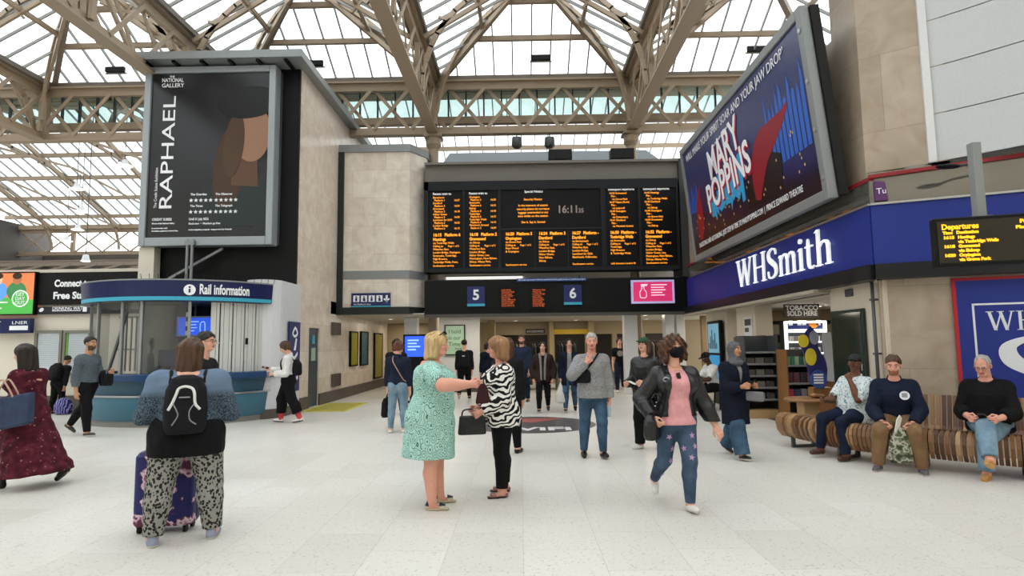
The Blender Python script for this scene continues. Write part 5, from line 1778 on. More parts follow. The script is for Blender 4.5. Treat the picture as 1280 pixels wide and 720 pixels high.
        for ax in range(3):
            b, d = (ax + 1) % 3, (ax + 2) % 3
            A = S.take(range(0, S.shape[ax] - 1), ax); B = S.take(range(1, S.shape[ax]), ax)
            e = np.argwhere(A != B)
            ins = A[tuple(e.T)]
            ok = (e[:, b] > 0) & (e[:, d] > 0) & (e[:, b] < S.shape[b] - 1) & (e[:, d] < S.shape[d] - 1)
            e, ins = e[ok], ins[ok]
            def cell(db, dd):
                f = e.copy(); f[:, b] += db; f[:, d] += dd
                return idx[f[:, 0], f[:, 1], f[:, 2]]
            q = np.stack([cell(-1, -1), cell(0, -1), cell(0, 0), cell(-1, 0)], 1)
            q[~ins] = q[~ins][:, ::-1]
            quads.append(q)
        return V, np.concatenate(quads)


def np_mesh(name, V, Q, mats, parent=None, mi=None):
    me = bpy.data.meshes.new(name)
    Q = np.asarray(Q, np.int32)
    me.vertices.add(len(V)); me.vertices.foreach_set('co', np.asarray(V, np.float32).ravel())
    me.loops.add(Q.size); me.loops.foreach_set('vertex_index', Q.ravel())
    me.polygons.add(len(Q)); me.polygons.foreach_set('loop_start', np.arange(0, Q.size, 4, dtype=np.int32))
    me.polygons.foreach_set('loop_total', np.full(len(Q), 4, np.int32))
    for m in (mats if isinstance(mats, (list, tuple)) else [mats]):
        me.materials.append(m)
    if mi is not None:
        me.polygons.foreach_set('material_index', np.asarray(mi, np.int32))
    me.polygons.foreach_set('use_smooth', np.ones(len(Q), bool))
    me.update(calc_edges=True)
    o = bpy.data.objects.new(name, me)
    COL.objects.link(o)
    if parent is not None:
        o.parent = parent
    return o


def rotm(ax, deg):
    return np.array(Matrix.Rotation(R_(deg), 3, ax))


def unit(v):
    v = np.array(v, float)
    return v / np.linalg.norm(v)


SKIN = {'fair': 'd8a48c', 'pink': 'd69a86', 'tan': 'b98564', 'olive': 'b58a6c', 'brown': '6d4630', 'dark': '4a3024'}


def skin_mats(tone):
    c = SKIN[tone]
    r, g, b = (int(c[i:i + 2], 16) for i in (0, 2, 4))
    lip = '%02x%02x%02x' % (int(r * .78), int(g * .58), int(b * .58))
    return [mat('skin_' + tone, c, .5, spec=.35), mat('lip_' + tone, lip, .45), mat('eye_white', 'dcd8d2', .3), mat('eye_iris', '2c1d14', .25)]


ST = [(-.055, .070, .058, 0), (-.02, .094, .070, -.004), (.02, .099, .073, -.004), (.07, .090, .066, .0), (.115, .078, .060, .004), (.165, .083, .063, .008),
      (.215, .094, .067, .008), (.250, .090, .060, .002), (.285, .052, .042, -.008), (.315, .034, .034, -.008)]


def person(name, label, x, y, face, s):
    """builds one figure; s holds size, pose, clothes. returns joint positions in the world"""
    H = s.get('H', 1.7)
    P = thing('person', label, 'person', (x, y, s.get('z', 0)), math.atan2(-face[0], face[1]), s.get('group'))
    fx, fy, lf, af = s.get('fx', 1.0), s.get('fy', 1.0), s.get('lf', 1.0), s.get('af', 1.0)
    bel = s.get('belly', 0.0)
    hh = s.get('res', .010)
    tone = s.get('skin', 'fair')
    # ---- skeleton
    legs = s.get('legs', [(4, 0, 4, 0, 8), (-3, -6, 4, 0, 8)])          # right, left: thigh, shin, abduction, foot pitch, foot yaw
    thl, shl, anh = .245 * H, .238 * H, .042 * H
    J = {}
    rel = []
    low = 1e9
    for sd, (t, q, ab, fp, fyaw) in zip((1, -1), legs):
        hip = np.array([sd * .052 * H * max(1, fx * .9), 0, 0])
        td = unit([sd * math.sin(R_(ab)), math.sin(R_(t)) * math.cos(R_(ab)), -math.cos(R_(t)) * math.cos(R_(ab))])
        ab2 = ab * .5
        qd = unit([sd * math.sin(R_(ab2)), math.sin(R_(q)) * math.cos(R_(ab2)), -math.cos(R_(q)) * math.cos(R_(ab2))])
        kn = hip + td * thl
        an = kn + qd * shl
        RF = rotm('Z', -sd * fyaw) @ rotm('X', fp)
        for py in (-.035 * H, .10 * H):
            low = min(low, an[2] + (RF @ np.array([0, py, -anh]))[2])
        rel.append((hip, kn, an, RF, td, qd))
    hz = s['seat'] if 'seat' in s else -low
    O = np.array([0, 0, hz])
    L = [(a + O, b + O, c + O, RF, td, qd) for a, b, c, RF, td, qd in rel]
    RT = rotm('Z', s.get('twist', 0)) @ rotm('Y', s.get('side', 0)) @ rotm('X', -s.get('lean', 0))
    TP = lambda v: O + RT @ np.array(v, float)
    nb = TP((0, -.008 * H, .305 * H))
    nt = nb + RT @ np.array([0, .014 * H, .05 * H])
    yw, pt, tl = s.get('head', (0, 0, 0))
    RH = RT @ rotm('Z', yw) @ rotm('X', pt) @ rotm('Y', tl)
    hs = .133 * H / .23 * s.get('hs', 1.0)
    hc = nt + RH @ np.array([0, .016 * H, .062 * H])
    arms = []
    dfl = ((.12, .02, -1), (.04, .16, -1))
    sw = .098 * H * s.get('sw', 1.0)
    for sd, key in ((1, 'ra'), (-1, 'la')):
        u, f = s.get(key, dfl)[:2]
        m = np.array([sd, 1, 1])
        sh = TP((sd * sw, -.004 * H, .258 * H))
        ud, fd = RT @ (unit(u) * m), RT @ (unit(f) * m)
        el = sh + ud * .175 * H
        wr = el + fd * .150 * H
        pn = s.get(key + 'p', (-1, 0, 0))
        pn = RT @ (np.array(pn, float) * m)
        pn = unit(pn - fd * (pn @ fd) + 1e-5)
        hd = s.get(key + 'h')
        hd = fd if hd is None else RT @ (unit(hd) * m)
        arms.append((sh, el, wr, fd, pn, hd, s.get(key + 'c', 25)))
    pts = np.array([q for l in L for q in l[:3]] + [q for a in arms for q in a[:3]] + [hc, O])
    lo, hi = pts.min(0) - .32 * max(fx, fy), pts.max(0) + .32 * max(fx, fy)
    lo[2] = max(lo[2], -.06)

    def stations(grow=0.0, tmin=-1, tmax=1, fac=1.0):
        r = []
        for t, rx, ry, yo in ST:
            if tmin <= t <= tmax:
                b = bel * math.exp(-((t - .09) / .07) ** 2) * H
                r.append((t * H, rx * fx * H * fac + grow, ry * fy * H * fac + grow + b * .55, yo * H + b * .55))
        return r

    def yoke(v, a, grow):
        q = TP((0, 0, .225 * H))
        v.cone(q + (a[0] - q) * .4, a[0] - RT[:, 2] * .012 * H, .05 * H * max(1, fy * .85) + grow, .036 * H * af + grow, .05)
        sx = 1 if (RT.T @ (a[0] - O))[0] > 0 else -1
        v.cone(TP((sx * .028 * H, -.006 * H, .282 * H)), a[0] + RT[:, 2] * .004 * H, .024 * H + grow * .8, .030 * H * af + grow, .04)

    def torso(v, grow=0.0, tmin=-1, tmax=1):
        v.loft(stations(grow, tmin, tmax), O, RT, .03 * H)
        for a in arms:
            yoke(v, a, grow)
        if s.get('bust'):
            for sd in (1, -1):
                v.ell(TP((sd * .046 * H * fx, .052 * H * fy, .205 * H)), np.array([.050, .042, .046]) * H * s['bust'] + grow, .05)
        if 'seat' in s or True:
            for sd in (1, -1):
                v.ell(TP((sd * .042 * H * fx, -.040 * H * fy, -.015 * H)), np.array([.052, .048, .055]) * H * max(.9, fx * .92) + grow * .8, .05)

    def leg(v, l, grow=0.0, e=1.0, wide=0.0, k=.02):
        hip, kn, an = l[:3]
        r0, r1, r2, r3 = .060 * H * lf, .040 * H * (lf * .6 + .4), .038 * H * (lf * .6 + .4), .025 * H * (lf * .4 + .6)
        v.cone(hip + (kn - hip) * .08, kn, r0 + grow, r1 + grow + wide * .5, .05)
        if e > 1e-3:
            md = kn + (an - kn) * min(.32, e)
            end = kn + (an - kn) * e
            bk = l[3] @ np.array([0, -.010 * H, 0])
            v.cone(kn, md + bk, r1 + grow + wide * .5, r2 + grow + wide * .7, .02)
            v.cone(md + bk, end, r2 + grow + wide * .7, (r2 + (r3 - r2) * max(0, (e - .32) / .68)) + grow + wide, .02)

    def arm(v, a, grow=0.0, e=2.0, loose=0.0):
        sh, el, wr = a[:3]
        r0, r1, r2 = .0345 * H * af, .028 * H * (af * .7 + .3), .0175 * H * (af * .4 + .6)
        t = min(1.0, e)
        v.cone(sh, sh + (el - sh) * t, r0 + grow, r0 + (r1 - r0) * t + grow + loose * t, .03)
        if e > 1:
            t = e - 1
            md = el + (wr - el) * min(.3, t)
            v.cone(el, md, r1 + grow + loose, r1 * 1.02 + grow + loose, .015)
            if t > .3:
                q = (t - .3) / .7
                v.cone(md, el + (wr - el) * t, r1 * 1.02 + grow + loose, r1 + (r2 - r1) * q + grow + loose, .015)

    # ---- body: one continuous skin
    v = Vol(lo, hi, hh)
    torso(v)
    for l in L:
        leg(v, l)
        f0 = l[2] + l[3] @ np.array([0, -.018 * H, -.022 * H]); f1 = l[2] + l[3] @ np.array([0, s.get('toe', .058) * H, -.030 * H])
        v.cone(l[2], f0, .024 * H, .021 * H, .02); v.cone(f0, f1, .018 * H, .011 * H, .02)
    for a in arms:
        arm(v, a)
        v.cone(a[2], a[2] + a[5] * .03 * H, .0165 * H, .0165 * H, .01)
    v.cone(nb - RT @ np.array([0, 0, .02 * H]), nt + RH @ np.array([0, .0, .02 * H]), .034 * H * s.get('neck', 1), .031 * H * s.get('neck', 1), .02)
    VV, QQ = v.mesh()
    parts = [(VV, QQ, np.zeros(len(QQ), int))]
    # head, in its own frame
    g = Vol((-.11, -.13, -.20), (.11, .15, .14), s.get('hres', .0058))
    g.ell((0, -.014, .036), (.074, .094, .080), 0)
    g.ell((0, .022, -.03), (.058, .062, .074), .03)
    g.ell((0, .050, -.080), (.034, .034, .030), .03)
    for sd in (1, -1):
        g.ell((sd * .038, .052, -.028), (.026, .028, .024), .02)
        g.ell((sd * .076, -.006, -.008), (.010, .022, .031), .006)
        g.cone((sd * .014, .082, .027), (sd * .044, .068, .025), .011, .010, .012)
    for sd in (1, -1):
        g.ell((sd * .031, .098, .006), (.016, .022, .010), .008, sub=True)
    g.cone((0, .084, .014), (0, .106, -.026), .008, .0125, .010)
    g.cone((-.010, .094, -.030), (.010, .094, -.030), .010, .010, .006)
    g.ell((0, .083, -.053), (.024, .012, .0065), .004)
    g.ell((0, .081, -.064), (.020, .012, .0075), .004)
    g.cone((0, -.022, -.05), (0, -.030, -.185), .054 * s.get('neck', 1), .056 * s.get('neck', 1), .03)
    for sd in (1, -1):
        g.ell((sd * .031, .074, .006), (.0135, .0135, .0115), .0)
    if s.get('jowl'):
        g.ell((0, .03, -.085), (.055, .05, .035), .03)
    hv, hq = g.mesh()
    c = hv[hq].mean(1)
    mi = np.zeros(len(hq), int)
    ax = np.abs(c[:, 0])
    lipm = (((c[:, 0]) / .026) ** 2 + ((c[:, 2] + .058) / .0125) ** 2 < 1) & (c[:, 1] > .078)
    mi[lipm] = 1
    eye = (((ax - .031) / .0135) ** 2 + ((c[:, 2] - .006) / .0075) ** 2 < 1) & (c[:, 1] > .06)
    mi[eye] = 2
    mi[eye & (np.abs(ax - .031) < .0065)] = 3
    hm = s.get('hairmat')
    brow = (np.abs(c[:, 2] - .028 + (ax - .03) ** 2 * 8) < .0055) & (ax > .012) & (ax < .05) & (c[:, 1] > .05)
    mats = skin_mats(tone) + [mat('brow_' + s.get('brow', '3a2a1e'), s.get('brow', '3a2a1e'), .8)]
    mi[brow] = 4
    if s.get('beard'):
        bd = (c[:, 2] < -.040) & (c[:, 2] > -.125) & (c[:, 1] > -.005) & ~lipm & ~((np.abs(c[:, 0]) < .02) & (c[:, 2] > -.043) & (c[:, 1] > .09))
        bd &= (c[:, 2] < -.050 + np.minimum(.035, np.maximum(0, ax - .036) * 1.4))
        mi[bd] = 5
        mats.append(mat('beard_' + s['beard'], s['beard'], .9))
    parts.append((hc + (hv * hs) @ RH.T, hq, mi))
    # hands: palm, four fingers of different lengths, thumb from the side
    for n_, (sd, a) in enumerate(zip((1, -1), arms)):
        wr, fd, pn, hd, curl = a[2], a[3], a[4], a[5], a[6]
        g = Vol((-.085, -.04, -.12), (.085, .215, .05), s.get('handres', .0052))
        for i, (kx, fl) in enumerate(((-.031, .058), (-.0105, .074), (.0105, .080), (.031, .072))):
            kx_ = kx
            g.cone((kx * .45, .0, 0), (kx_, .085, .002), .0145, .0125, .012)
            p = np.array([kx_, .085, .002]); an_ = curl * (1.15 if i < 2 else .9)
            ang = 0
            for seg, r0 in ((.44, .0098), (.31, .0092), (.25, .0084)):
                ang += an_
                q = p + np.array([kx * .12 * seg, math.cos(R_(ang)), -math.sin(R_(ang))]) * fl * seg * 1.08
                g.cone(p, q, r0, r0 * .94, .003)
                p = q
        g.cone((.012, .012, 0), (.040, .040, -.006), .014, .0125, .010)
        g.cone((.040, .040, -.006), (.054, .070, -.016 - curl * .0003), .0118, .0108, .004)
        g.cone((.054, .070, -.016 - curl * .0003), (.052 - curl * .0003, .097, -.026 - curl * .0004), .0105, .0088, .003)
        qv, qq = g.mesh()
        sc = H / 1.72 * s.get('hand', 1.0)
        qv = qv * sc
        yv = unit(hd); zv = -unit(pn - yv * (pn @ yv)); xv = np.cross(yv, zv)
        if sd == 1:
            qv[:, 0] *= -1; qq = qq[:, ::-1]
        M = np.stack([xv, yv, zv], 1)
        parts.append((wr + qv @ M.T, qq, np.zeros(len(qq), int)))
        key = 'R' if sd == 1 else 'L'
        J['hand' + key] = wr + yv * .085 * sc - zv * .02; J['hd' + key] = yv; J['pn' + key] = -zv; J['wrist' + key] = wr; J['el' + key] = a[1]; J['sh' + key] = a[0]
    off = 0
    Vs, Qs, Ms = [], [], []
    for a, b, m in parts:
        Vs.append(a); Qs.append(b + off); Ms.append(m); off += len(a)
    np_mesh('body', np.concatenate(Vs), np.concatenate(Qs), mats, P, np.concatenate(Ms))

    def done(v, nm, m):
        VV, QQ = v.mesh()
        if len(QQ):
            return np_mesh(nm, VV, QQ, m, P)

    # ---- trousers
    tr = s.get('trousers')
    if tr:
        v = Vol(lo, hi, hh)
        gth = tr.get('th', .012)
        v.loft(stations(gth, -.2, .10), O, RT, .03)
        for sd in (1, -1):
            v.ell(TP((sd * .042 * H * fx, -.040 * H * fy, -.015 * H)), np.array([.052, .048, .055]) * H * max(.9, fx * .92) + gth, .05)
        for l in L:
            leg(v, l, gth, tr.get('e', .98), tr.get('wide', 0))
        v.plane(TP((0, 0, .085 * H)), RT[:, 2])
        if tr.get('rough'):
            v.wobble(tr['rough'], 38, 3)
        for l in L:
            q = l[1] + (l[2] - l[1]) * tr.get('e', .98)
            d = unit(l[2] - l[1])
            q_, d_, R_ad = q, d, .16
            def ank(X, Y, Z):
                pd = (X - q_[0]) * d_[0] + (Y - q_[1]) * d_[1] + (Z - q_[2]) * d_[2]
                rr2 = np.sqrt((X - q_[0]) ** 2 + (Y - q_[1]) ** 2 + (Z - q_[2]) ** 2)
                return np.where(rr2 < R_ad, pd, -1)
            v.cut(ank)
        J['trousers'] = done(v, tr.get('name', 'trousers'), tr['m'])
    # ---- layers of tops, inner first
    for tp in s.get('tops', []):
        v = Vol(lo, hi, hh * tp.get('rs', 1))
        gth = tp.get('th', .012)
        st = stations(gth, -.2, .30)
        hem = tp.get('hem', -.03)
        base = [q for q in st if q[0] >= (max(hem, -.02) if hem >= -.02 else .01) * H]
        if hem < -.02:
            r = [q for q in st if q[0] >= .0][0]
            fl = tp.get('flare', 1.0)
            n = 6
            for i in range(n + 1):
                t = -.01 - (abs(hem) - .01) * i / n
                f = 1 + (fl - 1) * i / n
                base.append((t * H, (r[1] + .004) * f, (r[2] + .012) * f, r[3] + tp.get('sweep', 0) * (i / n) ** 1.5))
        v.loft(base, O, RT, .03)
        for a in arms:
            yoke(v, a, gth)
        if s.get('bust'):
            for sd in (1, -1):
                v.ell(TP((sd * .046 * H * fx, .052 * H * fy, .205 * H)), np.array([.050, .042, .046]) * H * s['bust'] + gth, .05)
        sl = tp.get('sleeve', 1.97)
        if sl > 0:
            for a in arms:
                arm(v, a, gth, sl, tp.get('loose', 0))
        if hem < -.05:
            for sd in (1, -1):
                v.ell(TP((sd * .042 * H * fx, -.040 * H * fy, -.015 * H)), np.array([.052, .048, .055]) * H * max(.9, fx * .92) + gth, .05)
            if not tp.get('tight'):
                for l in L:
                    v.cone(l[0], l[0] + (l[1] - l[0]) * min(1, max(0, abs(hem) - .04) / .245), .062 * H * lf + gth, .052 * H * lf + gth, .07)
        if tp.get('rough'):
            v.wobble(tp['rough'], 30, 5, .6)
        v.plane(TP((0, 0, hem * H)), -RT[:, 2])
        if sl > 0:                                                # straight cuffs
            for a in arms:
                e = a[0] + (a[1] - a[0]) * sl if sl <= 1 else a[1] + (a[2] - a[1]) * (sl - 1)
                d = unit(a[1] - a[0]) if sl <= 1 else unit(a[2] - a[1])
                def cuff(X, Y, Z, e=e, d=d):
                    pd = (X - e[0]) * d[0] + (Y - e[1]) * d[1] + (Z - e[2]) * d[2]
                    r2 = np.sqrt((X - e[0]) ** 2 + (Y - e[1]) ** 2 + (Z - e[2]) ** 2)
                    return np.where((r2 < .085), pd, -1)
                v.cut(cuff)
        ne = TP((0, .03 * H, tp.get('neck', .305) * H))
        # neckline: a tilted opening
        nn = RT @ unit([0, .45, 1])
        def neck(X, Y, Z):
            x, y, z = X - ne[0], Y - ne[1], Z - ne[2]
            r2 = np.sqrt(x ** 2 + y ** 2 + z ** 2)
            return np.where(r2 < tp.get('neck_r', .082) * H / 1.7, x * nn[0] + y * nn[1] + z * nn[2], -1)
        v.cut(neck)
        if tp.get('open'):
            w0, w1 = tp['open']                                    # half widths of the front opening at hem and collar
            o_ = O
            zl, zh = tp.get('open_from', hem) * H, .30 * H
            def front(X, Y, Z):
                x, y, z = X - o_[0], Y - o_[1], Z - o_[2]
                u = x * RT[0, 0] + y * RT[1, 0] + z * RT[2, 0]; w = x * RT[0, 1] + y * RT[1, 1] + z * RT[2, 1]; t = x * RT[0, 2] + y * RT[1, 2] + z * RT[2, 2]
                hw = w0 + (w1 - w0) * np.clip((t - zl) / (zh - zl), 0, 1)
                inside = np.minimum(hw - np.abs(u + tp.get('openx', 0)), np.minimum(w - .02, t - zl))
                return inside
            v.cut(front)
        J[tp.get('name', 'top')] = done(v, tp.get('name', 'top'), tp['m'])
        if tp.get('collar'):
            cv = Vol(nb - .14, nb + .14, .006)
            cq = nb + RT @ np.array([0, .004, .004])
            cv.cone(cq - RT[:, 2] * .02, cq + RT[:, 2] * .028, .050 * H * 1.0, .044 * H, 0)
            cv.plane(cq + RT[:, 2] * .025, RT @ unit([0, .5, 1]))
            cv.plane(cq - RT[:, 2] * .03, -RT[:, 2])
            done(cv, 'collar', tp['m'] if tp['collar'] is True else tp['collar'])
    # ---- shoes
    sh = s.get('shoes')
    if sh:
        for i, l in enumerate(L):
            A, RF = l[2], l[3]
            g = Vol((-.07, -.09, -.10), (.07, .21, .24), .0065)
            k_ = H / 1.7
            z0 = -anh / k_
            g.cone((0, -.032, z0 + .034), (0, .055, z0 + .032), .036, .036, .02, flat=((1, 0, 0), 1.06))
            g.cone((0, .055, z0 + .030), (.003, .135, z0 + .026), .040, .031, .03)
            top = sh.get('h', .06)
            g.cone((0, -.018, z0 + .03), (0, -.010, z0 + top), .036, .040 if top < .11 else .046, .03)
            if sh.get('sandal'):
                g.cut(lambda X, Y, Z: np.maximum(np.minimum(Z - (z0 + .022), -(((Y > .07) & (Y < .125)) | ((Y < -.02))).astype(float) + .5), -1.0) + 0 * X)
                g.cut(lambda X, Y, Z: Z - (z0 + .085) + 0 * X + 0 * Y)
            g.cut(lambda X, Y, Z: (z0 - .002) - Z + 0 * X + 0 * Y)
            g.cut(lambda X, Y, Z: Z - (z0 + top) + 0 * X + 0 * Y)
            vv, qq = g.mesh()
            cz = vv[qq].mean(1)[:, 2]
            mi = (cz < z0 + sh.get('sole_h', .022)).astype(int)
            o = np_mesh('shoe', A + (vv * k_ * sh.get('k', 1.0)) @ RF.T, qq, [sh['m'], sh.get('sole', sh['m'])], P, mi)
    if s.get('socks'):
        for l in L:
            v = Vol(lo, hi, .009)
            v.cone(l[1] + (l[2] - l[1]) * .70, l[2], .036 * H * (lf * .4 + .6), .029 * H, .01)
            done(v, 'sock', s['socks'])
    # ---- hair and hats, in the head's frame
    def head_part(nm, fn, m, box=((-.16, -.19, -.36), (.16, .17, .19)), res=.0062):
        g = Vol(box[0], box[1], res)
        fn(g)
        vv, qq = g.mesh()
        return np_mesh(nm, hc + (vv * hs) @ RH.T, qq, m, P)
    kind = s.get('hair')
    if kind:
        def hair(g):
            t = s.get('hairth', .012)
            g.ell((0, -.016, .038), np.array((.075, .096, .080)) + t, 0)
            ln = s.get('hairlen', .1)
            if kind == 'short':
                g.cut(lambda X, Y, Z: (-.062 + .80 * (Y + .085) - Z) * .75 + 0 * X)
                g.ell((0, .075, -.02), (.068, .05, .082), .01, sub=True)
            elif kind == 'thin':
                g.cut(lambda X, Y, Z: (-.058 + .55 * (Y + .085) - Z) * .75 + 0 * X)
                g.ell((0, .06, .02), (.066, .075, .09), .01, sub=True)
            else:
                w = s.get('hairw', 1.0)
                for sd in (1, -1):
                    g.cone((sd * .070 * w, -.02, .03), (sd * .074 * w, -.012 + s.get('hairfwd', 0), -ln), .032 * w, .026 * w, .03)
                    g.cone((sd * .045 * w, -.07, .03), (sd * .05 * w, -.075, -ln - .01), .045 * w, .036 * w, .03)
                g.cone((0, -.08, .03), (0, -.085, -ln - .012), .05 * w, .042 * w, .03)
                fr = s.get('fringe', .055)
                g.ell((0, .085, -.045), (.056, .085, .07 + fr), .012, sub=True)
            if kind == 'bun':
                g.ell((0, -.105, .075), (.035, .03, .033), .01)
            if s.get('pony'):
                g.cone((0, -.10, .05), (0, -.16, .0), .03, .035, .01); g.cone((0, -.16, .0), (0, -.155, -.12), .035, .02, .02)
            g.wobble(s.get('curl', .0055 if kind == 'short' else .0035), 60 if s.get('curl', 0) < .008 else 90, 7, .4 if s.get('curl', 0) < .008 else 1.0)
        head_part('hair', hair, s['hairmat'])
    hat = s.get('hat')
    if hat:
        def cap(g):
            g.ell((0, -.012, .045), (.086, .108, .086), 0)
            g.cut(lambda X, Y, Z: (.035 + .05 * Y - Z) + 0 * X)
        head_part('cap_crown', cap, hat['m'])
        def brim(g):
            g.ell((0, .105, .044), (.072, .075, .012), 0)
            g.cut(lambda X, Y, Z: .06 - Y + 0 * X + 0 * Z)
        rb = head_part('cap_brim', brim, hat['m'])
        if hat.get('back'):
            for q in rb.data.vertices:
                pass
    if s.get('hijab'):
        def hj(g):
            g.ell((0, -.016, .030), (.092, .112, .095), 0)
            g.cone((0, -.03, -.03), (0, -.02, -.20), .085, .075, .04)
            g.ell((0, .01, -.20), (.125, .10, .06), .05)
            g.ell((0, .085, -.02), (.054, .085, .085), .01, sub=True)
            g.wobble(.003, 40, 4)
        head_part('headscarf', hj, s['hijab'])
    if s.get('mask'):
        def mk(g):
            g.ell((0, .040, -.046), (.070, .090, .064), 0)
            g.cut(lambda X, Y, Z: Z - .002 + (.0 - Y) * .1 + 0 * X)
            g.cut(lambda X, Y, Z: .035 - Y + 0 * X + 0 * Z)
        head_part('face_mask', mk, s['mask'])
    if s.get('glasses'):
        mb = MB()
        for sd in (1, -1):
            mb.tube([(sd * .031 + .021 * math.cos(k * PI / 8), .098, .004 + .017 * math.sin(k * PI / 8)) for k in range(17)], .0022, 6)
            mb.tube([(sd * .052, .097, .008), (sd * .078, .07, .010), (sd * .080, .0, .008)], .002, 6)
        mb.tube([(-.01, .1, .008), (.01, .1, .008)], .002, 6)
        mb.v = [tuple(hc + RH @ (np.array(q) * hs)) for q in mb.v]
        mb.build('glasses', s['glasses'], P, smooth=True)
    MW = np.array(Matrix.Rotation(P.rotation_euler.z, 3, 'Z'))
    loc = np.array(P.location)
    W = lambda q: Vector(loc + MW @ np.array(q, float))
    J['W'] = W; J['Rw'] = MW; J['P'] = P; J['hc'] = hc; J['RH'] = RH; J['hs'] = hs; J['O'] = O; J['RT'] = RT; J['TP'] = TP; J['L'] = L; J['H'] = H; J['nb'] = nb
    return J

# ------------------------------------------------------------------ cloth patterns
def f_zebra(q):
    w = q.n('ShaderNodeTexWave', Scale=6.5, Distortion=7.0, Detail=1.0, Detail__Scale=1.6)
    w.bands_direction = 'Z'
    q.l(q.coord(rot=(.3, .5, 0)), w.inputs['Vector'])
    return q.ramp(w.outputs[0], [(.0, '141416'), (.47, 'e4e0dc')], 'CONSTANT')
def f_paisley(q):
    vo = q.n('ShaderNodeTexVoronoi', Scale=21.0); vo.feature = 'F1'
    q.l(q.coord(scale=(1, 1, .62)), vo.inputs['Vector'])
    m = q.n('ShaderNodeMath', _operation='MULTIPLY'); m.inputs[1].default_value = 24.0; q.l(vo.outputs['Distance'], m.inputs[0])
    s_ = q.n('ShaderNodeMath', _operation='SINE'); q.l(m.outputs[0], s_.inputs[0])
    v2 = q.n('ShaderNodeTexVoronoi', Scale=60.0); q.l(q.coord(), v2.inputs['Vector'])
    a = q.ramp(s_.outputs[0], [(.0, 'a6cfc4'), (.55, 'b2d8ce'), (.80, '42716c')])
    b = q.ramp(v2.outputs['Distance'], [(.0, '2f6a62'), (.22, 'ffffff')])
    m = q.n('ShaderNodeMix', _data_type='RGBA', _blend_type='MULTIPLY'); m.inputs[0].default_value = .4
    q.l(a, m.inputs[6]); q.l(b, m.inputs[7])
    return m.outputs[2]
def f_leopard(q):
    vo = q.n('ShaderNodeTexVoronoi', Scale=44.0, Randomness=1.0); q.l(q.coord(scale=(1, 1, .8)), vo.inputs['Vector'])
    n = q.n('ShaderNodeTexNoise', Scale=40.0); q.l(q.coord(), n.inputs['Vector'])
    a = q.n('ShaderNodeMath', _operation='ADD'); q.l(vo.outputs['Distance'], a.inputs[0]); q.l(n.outputs[0], a.inputs[1])
    return q.ramp(a.outputs[0], [(.0, '1b1b1c'), (.93, '2a2a2a'), (.98, '84827d'), (1.0, '8e8c87')])
def f_burgundy(q):
    n = q.n('ShaderNodeTexNoise', Scale=11.0, Detail=3.0); q.l(q.coord(), n.inputs['Vector'])
    n2 = q.n('ShaderNodeTexVoronoi', Scale=16.0); q.l(q.coord(), n2.inputs['Vector'])
    a = q.ramp(n.outputs[0], [(.3, '35101a'), (.55, '4e1826'), (.7, '642a34')])
    b = q.ramp(n2.outputs['Distance'], [(.0, 'a87a7c'), (.16, '8a4450'), (.2, 'ffffff')])
    m = q.n('ShaderNodeMix', _data_type='RGBA', _blend_type='MULTIPLY'); m.inputs[0].default_value = .0
    return q.mix(q.ramp(n2.outputs['Distance'], [(.10, (1, 1, 1, 1)), (.2, (0, 0, 0, 1))]), a, '9a6468')
def f_floralcase(q):
    n = q.n('ShaderNodeTexVoronoi', Scale=5.5, Randomness=.9); q.l(q.coord(), n.inputs['Vector'])
    n3 = q.n('ShaderNodeTexNoise', Scale=16.0, Detail=2.0); q.l(q.coord(), n3.inputs['Vector'])
    a = q.n('ShaderNodeMath', _operation='MULTIPLY_ADD'); q.l(n3.outputs[0], a.inputs[0]); a.inputs[1].default_value = .75; q.l(n.outputs['Distance'], a.inputs[2])
    return q.ramp(a.outputs[0], [(.0, '4a1f3a'), (.66, '5c2440'), (.72, 'b98aa0'), (.81, 'dcc6cf'), (.87, '6a3152'), (.91, '1d1d55'), (1.0, '20205c')])
def f_leafshirt(q):
    w = q.n('ShaderNodeTexNoise', Scale=24.0, Detail=2.0, Distortion=2.0); q.l(q.coord(), w.inputs['Vector'])
    return q.ramp(w.outputs[0], [(.0, '2f4a5c'), (.40, '5a7f92'), (.45, 'd9e0e0'), (.6, 'dfe5e4'), (.63, '7fb0b8'), (.68, 'd9e0e0')])
def denim(name, c0, c1):
    def f(q):
        n = q.n('ShaderNodeTexNoise', Scale=6.0, Detail=5.0); q.l(q.coord(), n.inputs['Vector'])
        w = q.n('ShaderNodeTexNoise', Scale=7.0, Detail=2.0, Distortion=1.0); q.l(q.coord(scale=(1, 1, .5)), w.inputs['Vector'])
        q.bump(w.outputs[0], .7, .03)
        return q.ramp(n.outputs[0], [(.35, c0), (.65, c1)])
    return custom(name, f, .85, .15)
def f_denimjacket(q):
    s_ = q.n('ShaderNodeSeparateXYZ'); q.l(q.coord(), s_.inputs[0])
    sp = q.n('ShaderNodeTexNoise', Scale=120.0, Detail=2.0); q.l(q.coord(), sp.inputs['Vector'])
    speck = q.ramp(sp.outputs[0], [(.42, '1f262e'), (.58, '5c6c7c')])
    f = q.n('ShaderNodeMapRange'); f.inputs['From Min'].default_value = 1.20; f.inputs['From Max'].default_value = 1.26; q.l(s_.outputs[2], f.inputs[0])
    w = q.n('ShaderNodeTexNoise', Scale=8.0); q.l(q.coord(), w.inputs['Vector']); q.bump(w.outputs[0], .7, .03)
    return q.mix(f.outputs[0], speck, '66788f')
def f_camo(q):
    n = q.n('ShaderNodeTexNoise', Scale=14.0, Detail=1.0); q.l(q.coord(), n.inputs['Vector'])
    return q.ramp(n.outputs[0], [(.0, '3f4636'), (.42, '6f7360'), (.5, 'a8a698'), (.6, '575c48')], 'CONSTANT')
